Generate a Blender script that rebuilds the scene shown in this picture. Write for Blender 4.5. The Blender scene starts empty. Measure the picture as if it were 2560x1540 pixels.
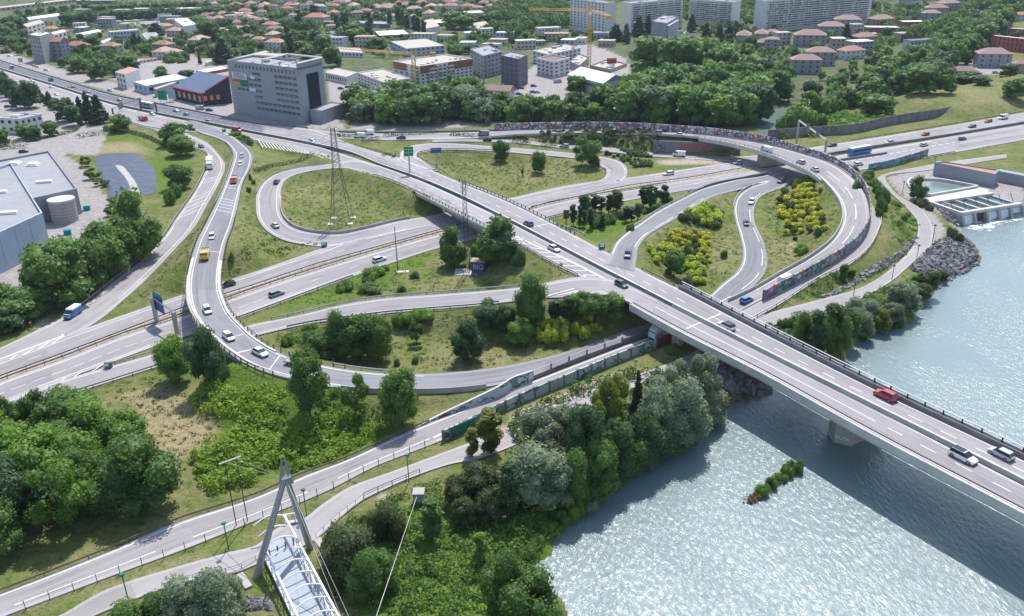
import bpy, math, random
import numpy as np
from mathutils import Vector, Matrix
SC = bpy.context.scene
COL = SC.collection
rnd = random.Random(7)
PI = math.pi
R = math.radians
# ------------------------------------------------------------------ camera
CAMH, FOC, PIT, ROL = 90.0, 2142.0, R(23.97), R(-1.208)      # metres, focal length in photo pixels (2560 wide)
c_, s_ = math.cos(ROL), math.sin(ROL)
FW = np.array([0, math.cos(PIT), -math.sin(PIT)]); UP = np.array([0, math.sin(PIT), math.cos(PIT)]); RT = np.array([1.0, 0, 0])
cam = bpy.data.cameras.new('camera'); camo = bpy.data.objects.new('camera', cam); COL.objects.link(camo)
cx_ = c_ * RT + s_ * UP; cy_ = -s_ * RT + c_ * UP
m = Matrix.Identity(4)
for i in range(3):
    m[i][0] = cx_[i]; m[i][1] = cy_[i]; m[i][2] = -FW[i]
m[2][3] = CAMH
camo.matrix_world = m
cam.sensor_width = 36; cam.lens = FOC / 2560 * 36; cam.clip_end = 8000; cam.clip_start = 1
SC.camera = camo
# ------------------------------------------------------------------ light
SUN_EL, SUN_AZ = R(58), math.atan2(0.208, 0.978)             # azimuth measured from +Y towards +X
w = bpy.data.worlds.new('World'); SC.world = w; w.use_nodes = True
nt = w.node_tree; bg = nt.nodes['Background']
sky = nt.nodes.new('ShaderNodeTexSky'); sky.sky_type = 'NISHITA'; sky.sun_disc = False
sky.sun_elevation = SUN_EL; sky.sun_rotation = SUN_AZ; sky.air_density = 1.2; sky.dust_density = 1.0; sky.ozone_density = 1.5
nt.links.new(sky.outputs[0], bg.inputs[0]); bg.inputs[1].default_value = 0.15
sl = bpy.data.lights.new('sun', 'SUN'); sl.energy = 3.7; sl.angle = R(0.53); sl.color = (1, 0.97, 0.94)
so = bpy.data.objects.new('sun', sl); COL.objects.link(so)
sd = Vector((math.sin(SUN_AZ) * math.cos(SUN_EL), math.cos(SUN_AZ) * math.cos(SUN_EL), math.sin(SUN_EL)))
so.rotation_euler = sd.to_track_quat('Z', 'Y').to_euler(); so.location = (0, 100, 300)
SC.view_settings.view_transform = 'Standard'; SC.view_settings.look = 'None'; SC.view_settings.exposure = 0.64
SC.cycles.max_bounces = 5; SC.cycles.diffuse_bounces = 2; SC.cycles.glossy_bounces = 2; SC.cycles.transparent_max_bounces = 4
SC.cycles.transmission_bounces = 2; SC.cycles.volume_bounces = 0
# ------------------------------------------------------------------ pixel <-> world
def ray(px, py):
    x = (px - 1280) / FOC; y = -(py - 770) / FOC
    X = c_ * x - s_ * y; Y = s_ * x + c_ * y
    return X * RT + Y * UP + FW
def U(px, py, z=0.0):
    d = ray(px, py); t = (CAMH - z) / (-d[2])
    return np.array([d[0] * t, d[1] * t, z])
def S(t, x, y):                                              # zoom-tile coordinates -> photo pixels ; t None = photo pixels
    if t is None: return (x, y)
    return (640 * (t % 4) + x / 3.855, 385 * (t // 4) + y / 3.855)
def PR(p):                                                   # world -> photo pixel
    q = np.array(p, float) - np.array([0, 0, CAMH]); f = q @ FW; x = q[0] / f; y = (q @ UP) / f
    X = c_ * x + s_ * y; Y = -s_ * x + c_ * y
    return X * FOC + 1280, 770 - Y * FOC
def hgt(base, topy):                                         # height of something standing at base (world) whose top is at photo row topy
    lo, hi = 0.0, 80.0
    for _ in range(30):
        mid = (lo + hi) / 2
        if PR(base + np.array([0, 0, mid]))[1] > topy: lo = mid
        else: hi = mid
    return lo
def pts(s):                                                  # 'tile: x,y x,y | tile: x,y' -> photo pixels
    out = []
    for blk in s.split('|'):
        t, b = blk.split(':'); t = t.strip(); t = None if t == 's' else int(t)
        for tok in b.split():
            v = [float(a) for a in tok.split(',')]
            out.append(S(t, v[0], v[1]) + tuple(v[2:]))
    return out
# ------------------------------------------------------------------ objects
def mesh(name, V, F, mat=None, smooth=False):
    me = bpy.data.meshes.new(name); V = np.asarray(V, float)
    if isinstance(F, np.ndarray):
        n, k = F.shape
        me.vertices.add(len(V)); me.vertices.foreach_set('co', V.ravel())
        me.loops.add(n * k); me.loops.foreach_set('vertex_index', F.astype(np.int32).ravel())
        me.polygons.add(n); me.polygons.foreach_set('loop_start', np.arange(0, n * k, k, dtype=np.int32))
        me.update(calc_edges=True)
    else:
        me.from_pydata([tuple(v) for v in V], [], [tuple(int(i) for i in f) for f in F]); me.update()
    if smooth: me.polygons.foreach_set('use_smooth', [True] * len(me.polygons))
    if mat: me.materials.append(mat)
    return me
def tag(o, label=None, cat=None, group=None, kind=None):
    if label: o['label'] = label
    if cat: o['category'] = cat
    if group: o['group'] = group
    if kind: o['kind'] = kind
    return o
def link(name, me, parent=None, loc=(0, 0, 0), rz=0.0, sc=None):
    o = bpy.data.objects.new(name, me); COL.objects.link(o)
    if parent: o.parent = parent
    o.location = loc; o.rotation_euler = (0, 0, rz)
    if sc is not None: o.scale = sc
    return o
def empty(name, label, cat, loc=(0, 0, 0), rz=0.0, group=None):
    return tag(link(name, None, None, loc, rz), label, cat, group)
def copy_tree(o, parent=None):
    c = o.copy(); COL.objects.link(c)
    if parent: c.parent = parent
    for ch in KIDS.get(o, []) if False else list(o.children): copy_tree(ch, c)
    return c
class MB:                                                    # mesh builder: collects boxes, prisms, bars
    def __init__(s): s.V = []; s.F = []
    def add(s, V, F):
        n = len(s.V); s.V += [tuple(v) for v in V]; s.F += [tuple(i + n for i in f) for f in F]; return s
    def box(s, x0, y0, z0, x1, y1, z1):
        return s.add([(x0, y0, z0), (x1, y0, z0), (x1, y1, z0), (x0, y1, z0), (x0, y0, z1), (x1, y0, z1), (x1, y1, z1), (x0, y1, z1)],
                     [(3, 2, 1, 0), (4, 5, 6, 7), (0, 1, 5, 4), (1, 2, 6, 5), (2, 3, 7, 6), (3, 0, 4, 7)])
    def bar(s, a, b, w=0.1, n=4, w2=None):                   # tube from a to b
        a = Vector(a); b = Vector(b); d = b - a
        if d.length < 1e-6: return s
        d.normalize(); u = d.orthogonal().normalized(); v = d.cross(u); w2 = w if w2 is None else w2
        V = []
        for p, r_ in ((a, w), (b, w2)):
            for k in range(n):
                an = 2 * PI * (k + .5) / n; V.append(p + (u * math.cos(an) + v * math.sin(an)) * r_)
        return s.add(V, [(k, (k + 1) % n, n + (k + 1) % n, n + k) for k in range(n)] + [tuple(range(n))[::-1], tuple(range(n, 2 * n))])
    def prism(s, P, z0, z1):                                 # P: xy outline, vertical walls
        n = len(P); z0 = [z0] * n if np.isscalar(z0) else z0; z1 = [z1] * n if np.isscalar(z1) else z1
        a = sum(P[i][0] * P[(i + 1) % n][1] - P[(i + 1) % n][0] * P[i][1] for i in range(n))
        idx = list(range(n)) if a > 0 else list(range(n))[::-1]
        V = [(P[i][0], P[i][1], z0[i]) for i in idx] + [(P[i][0], P[i][1], z1[i]) for i in idx]
        return s.add(V, [tuple(range(n))[::-1], tuple(range(n, 2 * n))] + [(k, (k + 1) % n, n + (k + 1) % n, n + k) for k in range(n)])
    def mesh(s, name, mat=None, smooth=False): return mesh(name, s.V, s.F, mat, smooth)
    def obj(s, name, mat=None, parent=None, loc=(0, 0, 0), rz=0.0, smooth=False): return link(name, s.mesh(name, mat, smooth), parent, loc, rz)
# ------------------------------------------------------------------ materials
def mat(name, col, rough=0.8, metal=0.0, noise=None, bump=None, spec=0.3, coat=0.0):
    # noise = (scale, amount) or list ; bump = (scale, strength, distance)
    m = bpy.data.materials.new(name); m.use_nodes = True; N = m.node_tree.nodes; L = m.node_tree.links; b = N['Principled BSDF']
    b.inputs['Base Color'].default_value = (*col, 1); b.inputs['Roughness'].default_value = rough; b.inputs['Metallic'].default_value = metal
    b.inputs['Specular IOR Level'].default_value = spec; b.inputs['Coat Weight'].default_value = coat
    tc = N.new('ShaderNodeTexCoord')
    if noise:
        prev = None
        for sc_, am in (noise if isinstance(noise, list) else [noise]):
            t = N.new('ShaderNodeTexNoise'); t.inputs['Scale'].default_value = sc_; t.inputs['Detail'].default_value = 4; L.new(tc.outputs['Object'], t.inputs['Vector'])
            r = N.new('ShaderNodeMapRange'); r.inputs[1].default_value = .3; r.inputs[2].default_value = .7; r.inputs[3].default_value = 1 - am; r.inputs[4].default_value = 1 + am
            L.new(t.outputs[0], r.inputs[0])
            if prev is not None:
                mu = N.new('ShaderNodeMath'); mu.operation = 'MULTIPLY'; L.new(prev, mu.inputs[0]); L.new(r.outputs[0], mu.inputs[1]); prev = mu.outputs[0]
            else: prev = r.outputs[0]
        mx = N.new('ShaderNodeVectorMath'); mx.operation = 'SCALE'; mx.inputs[0].default_value = col; L.new(prev, mx.inputs['Scale']); L.new(mx.outputs[0], b.inputs['Base Color'])
    if bump:
        t = N.new('ShaderNodeTexNoise'); t.inputs['Scale'].default_value = bump[0]; L.new(tc.outputs['Object'], t.inputs['Vector'])
        bp = N.new('ShaderNodeBump'); bp.inputs['Strength'].default_value = bump[1]; bp.inputs['Distance'].default_value = bump[2]; L.new(t.outputs[0], bp.inputs['Height']); L.new(bp.outputs[0], b.inputs['Normal'])
    return m
def mixc(N, L, fac, a, b):
    x = N.new('ShaderNodeMix'); x.data_type = 'RGBA'
    for i, v in ((0, fac), (6, a), (7, b)):
        if hasattr(v, 'is_output') or isinstance(v, bpy.types.NodeSocket): L.new(v, x.inputs[i])
        elif i == 0: x.inputs[0].default_value = v
        else: x.inputs[i].default_value = (*v, 1)
    return x.outputs[2]
def ntex(N, L, vec, scale, det=4, lo=.35, hi=.65, rough=.55):
    t = N.new('ShaderNodeTexNoise'); t.inputs['Scale'].default_value = scale; t.inputs['Detail'].default_value = det; t.inputs['Roughness'].default_value = rough
    L.new(vec, t.inputs['Vector'])
    r = N.new('ShaderNodeMapRange'); r.inputs[1].default_value = lo; r.inputs[2].default_value = hi; L.new(t.outputs[0], r.inputs[0]); return r.outputs[0]
def leafmat(name, c1, c2, c3=None, trans=.5, clump=.25):
    # leaf colour varies per tree, per clump and per leaf; c3 = flowers
    m = bpy.data.materials.new(name); m.use_nodes = True; N = m.node_tree.nodes; L = m.node_tree.links
    b = N['Principled BSDF']; out = N['Material Output']; b.inputs['Roughness'].default_value = .55; b.inputs['Specular IOR Level'].default_value = .35
    tc = N.new('ShaderNodeTexCoord'); oi = N.new('ShaderNodeObjectInfo'); geo = N.new('ShaderNodeNewGeometry')
    f1 = ntex(N, L, tc.outputs['Object'], clump)
    a = N.new('ShaderNodeMath'); a.operation = 'MULTIPLY_ADD'; L.new(geo.outputs['Random Per Island'], a.inputs[0]); a.inputs[1].default_value = .7; L.new(f1, a.inputs[2])
    a2 = N.new('ShaderNodeMath'); a2.operation = 'MULTIPLY_ADD'; L.new(oi.outputs['Random'], a2.inputs[0]); a2.inputs[1].default_value = 1.1; L.new(a.outputs[0], a2.inputs[2])
    a3 = N.new('ShaderNodeMath'); a3.operation = 'MULTIPLY'; L.new(a2.outputs[0], a3.inputs[0]); a3.inputs[1].default_value = .36; a3.use_clamp = True
    c = mixc(N, L, a3.outputs[0], c1, c2)
    if c3:
        sp = N.new('ShaderNodeSeparateXYZ'); L.new(geo.outputs['Normal'], sp.inputs[0])
        g = N.new('ShaderNodeMath'); g.operation = 'GREATER_THAN'; L.new(geo.outputs['Random Per Island'], g.inputs[0]); g.inputs[1].default_value = .38
        c = mixc(N, L, g.outputs[0], c, c3)
    L.new(c, b.inputs['Base Color'])
    tr = N.new('ShaderNodeBsdfTranslucent'); L.new(c, tr.inputs[0]); mx = N.new('ShaderNodeMixShader'); mx.inputs[0].default_value = trans
    L.new(b.outputs[0], mx.inputs[1]); L.new(tr.outputs[0], mx.inputs[2]); L.new(mx.outputs[0], out.inputs[0])
    return m
def asphalt(name, c1, c2, sc=.12):
    m = bpy.data.materials.new(name); m.use_nodes = True; N = m.node_tree.nodes; L = m.node_tree.links; b = N['Principled BSDF']
    b.inputs['Roughness'].default_value = .9; b.inputs['Specular IOR Level'].default_value = .2
    tc = N.new('ShaderNodeTexCoord'); uv = N.new('ShaderNodeUVMap')
    mp = N.new('ShaderNodeMapping'); mp.inputs['Scale'].default_value = (1.2, .02, 1); L.new(uv.outputs[0], mp.inputs[0])
    f = ntex(N, L, mp.outputs[0], 1.0, 5, .4, .6); g = ntex(N, L, tc.outputs['Object'], sc, 5, .35, .65); h = ntex(N, L, tc.outputs['Object'], 5, 3, .3, .7)
    c = mixc(N, L, f, c1, c2); c = mixc(N, L, g, c, tuple((a + b_) / 2 * 1.12 for a, b_ in zip(c1, c2)))
    at = N.new('ShaderNodeAttribute'); at.attribute_name = 'across'; ab = N.new('ShaderNodeMath'); ab.operation = 'PINGPONG'; L.new(at.outputs['Fac'], ab.inputs[0]); ab.inputs[1].default_value = .5
    sh = N.new('ShaderNodeMapRange'); sh.inputs[1].default_value = .125; sh.inputs[2].default_value = .145; sh.inputs[3].default_value = .55; sh.inputs[4].default_value = 0; L.new(ab.outputs[0], sh.inputs[0]); c = mixc(N, L, sh.outputs[0], c, tuple(q * 1.25 + .03 for q in c2))
    fr = N.new('ShaderNodeAttribute'); fr.attribute_name = 'fresh'; c = mixc(N, L, fr.outputs['Fac'], c, (.125, .13, .15))
    # patches: resurfaced rectangles
    v = N.new('ShaderNodeTexVoronoi'); v.distance = 'CHEBYCHEV'; mp2 = N.new('ShaderNodeMapping'); mp2.inputs['Scale'].default_value = (.12, .018, 1); L.new(uv.outputs[0], mp2.inputs[0]); L.new(mp2.outputs[0], v.inputs['Vector']); v.inputs['Scale'].default_value = 1
    sp = N.new('ShaderNodeSeparateColor'); L.new(v.outputs['Color'], sp.inputs[0]); r = N.new('ShaderNodeMapRange'); r.inputs[3].default_value = .84; r.inputs[4].default_value = 1.08; L.new(sp.outputs[0], r.inputs[0])
    r2 = N.new('ShaderNodeMapRange'); r2.inputs[3].default_value = .93; r2.inputs[4].default_value = 1.07; L.new(h, r2.inputs[0])
    mu = N.new('ShaderNodeMath'); mu.operation = 'MULTIPLY'; L.new(r.outputs[0], mu.inputs[0]); L.new(r2.outputs[0], mu.inputs[1])
    x = N.new('ShaderNodeVectorMath'); x.operation = 'SCALE'; L.new(c, x.inputs[0]); L.new(mu.outputs[0], x.inputs['Scale']); L.new(x.outputs[0], b.inputs['Base Color'])
    return m
M = {}
M['asph'] = asphalt('asphalt_pale', (.215, .20, .20), (.305, .28, .275))
M['asph_dark'] = asphalt('asphalt_dark', (.15, .15, .16), (.235, .225, .23))
M['path'] = asphalt('asphalt_path', (.26, .24, .235), (.31, .285, .275))
M['conc'] = mat('concrete', (.36, .34, .31), .9, noise=[(.3, .15), (3, .08)])
M['conc_l'] = mat('concrete_light', (.5, .48, .45), .9, noise=[(.3, .12), (3, .06)])
M['conc_d'] = mat('concrete_dark', (.17, .165, .17), .9, noise=[(.4, .2), (3, .1)])
M['paint'] = mat('road_paint', (.6, .59, .58), .7, noise=[(1.5, .12), (12, .1)])
M['paint_y'] = mat('road_paint_worn', (.5, .46, .4), .7, noise=(2, .15))
M['steel'] = mat('galvanised_steel', (.32, .33, .35), .5, .6, noise=(4, .1))
M['rust'] = mat('weathered_steel', (.16, .12, .09), .8, noise=(2, .25))
M['dsteel'] = mat('dark_steel', (.07, .075, .08), .6, .3)
M['white'] = mat('white_metal', (.75, .75, .75), .5, noise=(1, .04))
M['green'] = mat('green_metal', (.02, .16, .11), .5)
M['glass'] = mat('window_glass', (.03, .04, .055), .12, 0, spec=.6)
M['glass_m'] = mat('grey_window', (.1, .12, .15), .4, spec=.4)  # paler and rougher than the plain window glass
# ------------------------------------------------------------------ roads: cross sections  xa,ya,xb,yb,z  in tile coordinates
RS = {
'm1': ('asph', '8:-300,610,-300,785,0 0,500,0,672,0 700,240,700,415,0 1380,0,1380,158,0|4:1790,1345,1790,1484,0|5:0,1130,0,1265,0 640,905,640,1052,0 1100,745,1100,922,0 1690,595,1690,760,0|6:0,420,0,560,0 600,290,600,425,0 1100,230,1100,318,0 1700,140,1700,235,0 2200,65,2200,148,0|3:0,1500,0,1590,0 310,1440,310,1534,0 925,1345,925,1432,0 1700,1220,1700,1310,0 2467,1084,2467,1183,0 3300,940,3300,1045,0'),
'm2': ('asph', '8:-300,835,-300,1040,0 0,715,0,920,0 700,460,700,660,0 1200,265,1200,475,0 1600,135,1600,330,0 1880,35,1880,240,0|5:0,1310,0,1520,0 300,1210,300,1410,0 1000,990,1000,1155,0 1760,775,1760,905,0|6:0,600,0,730,0 370,480,370,612,0 1000,372,1000,470,0 1800,240,1800,325,0 2467,132,2467,197,0|7:60,120,60,345,0 400,65,400,210,0|3:960,1450,960,1640,0 1400,1378,1400,1540,0 1800,1308,1800,1468,0 2467,1200,2467,1347,0 3300,1060,3300,1200,0'),
'up': ('asph', '0:-400,450,-400,520,0 0,585,0,658,0 625,780,625,850,0 1125,925,1125,1006,0 1500,1000,1500,1090,0 2150,1130,2150,1215,.2 2467,1195,2467,1280,.5|1:500,1240,500,1378,1.2 900,1385,900,1470,2.2|5:1200,-8,1200,106,3.8 1550,95,1550,228,5 1850,225,1850,350,6 2467,475,2467,652,7|6:430,690,430,876,7 890,935,890,1117,7 1250,1120,1250,1302,7 1600,1293,1600,1484,7|10:2467,258,2467,440,7|11:1030,778,1030,955,7 2467,1462,2467,1680,7 3800,2120,3800,2380,7'),
'dn': ('asph', '0:-400,540,-400,610,0 0,672,0,775,0 625,865,625,975,0 1125,1020,1125,1130,0 1500,1104,1500,1245,0 1900,1186,1900,1275,.2 2467,1297,2467,1350,.6|1:560,1405,560,1487,1.5|5:740,-28,740,95,2.8 1000,55,1000,172,3.8 1240,132,1240,235,4.6 1560,250,1560,372,5.5 2200,540,2200,692,7|6:40,690,40,850,7 470,910,470,1090,7 630,990,630,1165,7 1200,1288,1200,1468,7 1600,1494,1600,1690,7|10:2467,454,2467,645,7|11:1030,972,1030,1214,7|15:2467,228,2467,480,7 3800,860,3800,1190,7'),
'fly': ('asph_dark', '0:1750,1185,1850,1150,.3 1950,1285,2150,1262,.8 2130,1345,2290,1350,1.4|4:2252,-10,2425,-5,2.4 2232,100,2418,120,3.2 2175,270,2335,290,4.2 2100,440,2290,480,5.2 1995,650,2240,700,6.2 1900,840,2175,880,7 1815,1130,2130,1140,7 1797,1300,2133,1300,7|8:1820,-10,2190,-15,7 1880,110,2240,70,7 1985,235,2320,155,7 2150,385,2467,290,7|9:0,580,180,400,7 300,672,370,480,6.6 640,745,650,545,5.6 1000,792,1000,602,4.2 1500,804,1400,632,2.6 1950,788,1800,628,1.3 2467,712,2467,547,.4|10:460,560,600,400,0 1050,348,1100,220,0 1450,195,1500,90,0 1800,60,1800,-60,0|6:2467,1270,2130,1262,0'),
'rl': ('asph', '0:1250,1165,1380,1120,.0 1480,1245,1640,1195,0 1610,1300,1790,1280,0 1780,1390,1990,1370,0|4:1990,-10,2095,-10,0 1992,120,2168,100,0 1900,325,2125,250,0 1700,620,2000,480,0 1580,800,1870,710,0 1400,990,1690,910,0 1100,1225,1480,1135,0 780,1475,1230,1370,0|8:400,190,800,210,0 0,385,300,400,0 -300,515,-200,590,0'),
'low': ('asph', '6:2300,1340,2467,1400,0 2050,1440,2200,1530,0|10:1800,80,1990,160,0 1500,215,1650,270,0 1270,300,1420,362,0 1050,378,1180,450,0 500,590,600,690,0 0,782,0,945,0|9:2100,935,2200,1080,0 1560,1150,1800,1270,0 1400,1218,1600,1350,0 850,1468,1150,1525,0|13:480,120,680,280,0 0,330,0,560,0|12:1700,580,1800,830,0 1140,820,1200,1050,0 0,1265,0,1500,0 -500,1445,-500,1690,0'),
'upr': ('asph', '1:500,1238,500,1330,.6 800,1275,800,1330,.9 1100,1285,1100,1345,1.2 1600,1280,1600,1343,1.6|1:2200,1268,2200,1325,2.4|2:0,1253,0,1303,3.2 500,1242,500,1290,4.5 1000,1245,1000,1288,5.6 1500,1268,1400,1296,6.6 2000,1312,1900,1342,7 2467,1392,2467,1478,7|7:300,-12,200,75,7 600,90,440,190,7 800,220,600,335,7 905,340,690,460,7 960,470,722,560,6.8 972,600,718,650,6.2 940,730,665,770,5.4 850,860,590,860,4.6 650,1010,400,1002,3.3 300,1210,110,1165,1.8 0,1370,-130,1305,.9 -250,1500,-380,1425,.2 -560,1660,-700,1570,0'),
'gr': ('asph', '1:1700,1325,1700,1370,1.6 2000,1338,2000,1362,1.7 2467,1346,2467,1374,1.5|2:500,1392,500,1426,1.1 1000,1430,1000,1468,.8|6:1200,-25,1200,10,.4 1560,0,1560,35,.1 2080,28,2100,65,0 2467,5,2467,50,0'),
'lp1': ('asph', '5:1150,110,1200,215,4.4 940,60,1000,168,3.8 740,92,840,134,3.5 400,135,570,156,3.2 200,190,390,196,3.0 80,268,300,238,2.7 10,375,245,320,2.3 0,500,235,430,1.9 20,625,240,560,1.4 110,742,290,650,.9 280,832,400,722,.5 500,876,580,762,.1 690,890,800,771,0 1000,830,1070,718,0 1400,745,1400,640,0 1690,690,1690,597,0'),
'lp2': ('asph', '5:1640,150,1760,165,5.2 1480,95,1660,100,4.8 1390,50,1560,30,4.5|s:1000,394,1042,391,4.3 1005,377,1044,384,4.2 1030,364,1068,378,4 1081,358,1110,374,3.7 1237,366,1237,378,2.8 1358,376,1345,387,1.9 1430,383,1415,393,1.3 1503,392,1470,401,.8 1545,402,1497,413,.4 1565,417,1514,425,.1 1568,432,1516,436,0 1560,447,1503,449,0 1520,457,1470,458,0'),
'r3': ('asph_dark', '6:890,1060,1180,1130,7 935,990,1200,1010,7 1005,852,1215,905,6.8 1110,755,1300,790,6.3 1240,665,1440,700,5.4 1400,555,1600,608,4.2 1680,408,1790,490,2.6 1850,330,1950,405,1.5 2150,252,2220,335,.6 2467,200,2467,262,0|7:60,165,60,262,0 400,90,400,210,0'),
'r4': ('asph_dark', '7:400,100,400,208,0 60,195,60,350,0|6:2467,262,2467,374,0 2310,312,2410,400,0 2195,390,2355,465,0 2142,500,2330,560,0 2152,630,2347,680,0 2195,780,2415,820,0 2225,930,2457,960,0 2212,1050,2452,1100,0 2150,1150,2400,1200,0 2030,1245,2260,1320,0 1870,1395,2060,1425,0 1650,1530,1850,1560,0 1500,1640,1650,1690,0'),
's2': ('asph', '8:-300,1010,-300,1180,0 0,905,0,1067,0 590,700,590,857,0 1110,545,1110,692,0 1600,402,1600,537,0 2050,250,2050,380,.1|9:0,150,0,265,.3 500,45,500,152,.8|5:800,1455,800,1592,1.4 1250,1385,1250,1535,2.4 1700,1352,1700,1495,3.6 2150,1318,2150,1460,4.8|6:0,1290,0,1420,5.6 330,1240,350,1385,6.6 640,1185,680,1375,7 900,1200,900,1355,7 1150,1290,1130,1425,7 1400,1400,1350,1540,7'),
'service_path': ('path', '7:905,350,930,380,6.6 962,470,1010,500,6.2 975,600,1084,630,5.6 945,730,1060,750,4.8 855,865,950,930,4 655,1015,790,1060,2.7 305,1215,500,1200,1.4 5,1375,90,1460,.5 -280,1530,-200,1620,.1'),
'cycle_path': ('path', '3:2300,1485,2300,1520,0|7:1500,115,1500,160,0 1060,225,1150,205,0 1110,290,1180,320,0 1180,370,1260,400,0 1330,510,1460,520,0 1435,640,1570,660,0 1440,780,1590,790,0 1400,880,1570,880,0 1250,1050,1400,1040,0 900,1285,1180,1230,0 620,1370,840,1420,0 350,1440,650,1500,0|10:2467,50,2467,230,0 2100,190,2300,380,0 1700,450,1900,560,0|10:1380,580,1400,640,0 1050,690,1150,780,0 400,930,500,1060,0|9:2467,1185,2467,1330,0 2080,1290,2100,1460,0|s:1128,1124,1130,1159,0 1050,1153,1052,1184,0|13:1250,112,1280,240,0 900,242,960,410,0 620,420,780,565,0 480,530,640,690,0 200,640,540,765,0|12:2467,800,2467,985,0 2200,870,2280,1060,0 1700,1010,1700,1175,0 1000,1240,1100,1400,0 560,1484,860,1500,0 -200,1760,100,1800,0'),
}
ROADS = {}
def crom(P, k):
    P = np.asarray(P, float); n = len(P); E_ = np.vstack([2 * P[0] - P[1], P, 2 * P[-1] - P[-2]]); out = []
    for i in range(n - 1):
        p0, p1, p2, p3 = E_[i], E_[i + 1], E_[i + 2], E_[i + 3]
        # centripetal-ish: limit tangents by chord lengths
        d1 = np.linalg.norm(p1 - p0) + 1e-6; d2 = np.linalg.norm(p2 - p1) + 1e-6; d3 = np.linalg.norm(p3 - p2) + 1e-6
        m1 = ((p1 - p0) / d1 * d2 + (p2 - p1)) * .5; m2 = ((p2 - p1) + (p3 - p2) / d3 * d2) * .5
        for j in range(k):
            t = j / k; out.append((2 * t**3 - 3 * t**2 + 1) * p1 + (t**3 - 2 * t**2 + t) * m1 + (-2 * t**3 + 3 * t**2) * p2 + (t**3 - t**2) * m2)
    out.append(P[-1]); return np.array(out)
KS = 10
for ri, (rn, (mt, st)) in enumerate(RS.items()):
    A = []; B = []
    for blk in st.split('|'):
        t, b = blk.split(':'); t = None if t == 's' else int(t)
        for tok in b.split():
            xa, ya, xb, yb, z = [float(v) for v in tok.split(',')]
            z += .008 * ri
            A.append(U(*S(t, xa, ya), z)); B.append(U(*S(t, xb, yb), z))
    ROADS[rn] = (crom(A, KS), crom(B, KS), mt)
def rp(rn, t, s):                                            # point on road: t across, s = section index (float)
    A, B, _ = ROADS[rn]; s = max(0, min(s * KS, len(A) - 1.001)); i = int(s); f = s - i
    a = A[i] * (1 - f) + A[i + 1] * f; b = B[i] * (1 - f) + B[i + 1] * f; return a * (1 - t) + b * t
# bridge parts of roads (section ranges without embankment): s-ranges
BR = {'up': [(11.4, 12.9), (15.9, 30)], 'dn': [(11.1, 12.9), (15.9, 30)], 'fly': [(9.2, 14.6)], 'upr': [(8.9, 12.3)]}
# ------------------------------------------------------------------ terrain height field
GX0, GX1, GY0, GY1, GS = -420.0, 460.0, 60.0, 620.0, 1.25
nx = int((GX1 - GX0) / GS) + 1; ny = int((GY1 - GY0) / GS) + 1
gx = GX0 + np.arange(nx) * GS; gy = GY0 + np.arange(ny) * GS; XX, YY = np.meshgrid(gx, gy)
HG = np.full((ny, nx), -0.12)
def vnoise(x, y, sc, seed=0):
    r = np.random.RandomState(seed).rand(64, 64); x = x / sc; y = y / sc; xi = np.floor(x).astype(int); yi = np.floor(y).astype(int); fx = x - xi; fy = y - yi
    fx = fx * fx * (3 - 2 * fx); fy = fy * fy * (3 - 2 * fy); g = lambda a, b: r[b % 64, a % 64]
    return (g(xi, yi) * (1 - fx) + g(xi + 1, yi) * fx) * (1 - fy) + (g(xi, yi + 1) * (1 - fx) + g(xi + 1, yi + 1) * fx) * fy
def samples(rn, step=1.5):
    A, B, _ = ROADS[rn]; C = (A + B) / 2; out = []
    for i in range(len(C) - 1):
        L_ = np.linalg.norm(C[i + 1] - C[i]); n = max(1, int(L_ / step)); tv = (C[i + 1] - C[i])[:2]; tv = tv / (np.linalg.norm(tv) + 1e-9)
        w_ = B[i] - A[i]; hw = abs(w_[0] * tv[1] - w_[1] * tv[0]) / 2
        s = i / KS; br = any(a <= s <= b for a, b in BR.get(rn, []))
        for k in range(n): out.append((*(C[i] + (C[i + 1] - C[i]) * k / n), hw, br, tv[0], tv[1], s))
    return out
SMP = {rn: samples(rn) for rn in ROADS}
def window(x, y, r):
    i0 = max(0, int((x - r - GX0) / GS)); i1 = min(nx, int((x + r - GX0) / GS) + 2); j0 = max(0, int((y - r - GY0) / GS)); j1 = min(ny, int((y + r - GY0) / GS) + 2)
    return i0, i1, j0, j1
for rn, sm in SMP.items():
    for x, y, z, hw, br, tx, ty, s in sm:
        if br or z < .35: continue
        r = hw + 3 + z * 2; i0, i1, j0, j1 = window(x, y, r)
        if i1 <= i0 or j1 <= j0: continue
        dx = XX[j0:j1, i0:i1] - x; dy = YY[j0:j1, i0:i1] - y; al = np.abs(dx * tx + dy * ty); ac = np.abs(dx * ty - dy * tx)
        h = z - .2 - np.maximum(0, ac - hw - .6) * .55 - np.maximum(0, al - 1.5) * .6
        HG[j0:j1, i0:i1] = np.maximum(HG[j0:j1, i0:i1], h)
for rn, sm in SMP.items():
    for x, y, z, hw, br, tx, ty, s in sm:
        r = hw + 6; i0, i1, j0, j1 = window(x, y, r)
        if i1 <= i0 or j1 <= j0: continue
        dx = XX[j0:j1, i0:i1] - x; dy = YY[j0:j1, i0:i1] - y; al = np.abs(dx * tx + dy * ty); ac = np.abs(dx * ty - dy * tx)
        if br: h = z - 1.9 + np.maximum(0, ac - hw) * 3 + np.maximum(0, al - 1.2) * 4
        else: h = z - .2 + np.maximum(0, ac - hw - 1.2) * (.9 if z < 1 else 3) + np.maximum(0, al - 1.8) * 3
        HG[j0:j1, i0:i1] = np.minimum(HG[j0:j1, i0:i1], h)
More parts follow.
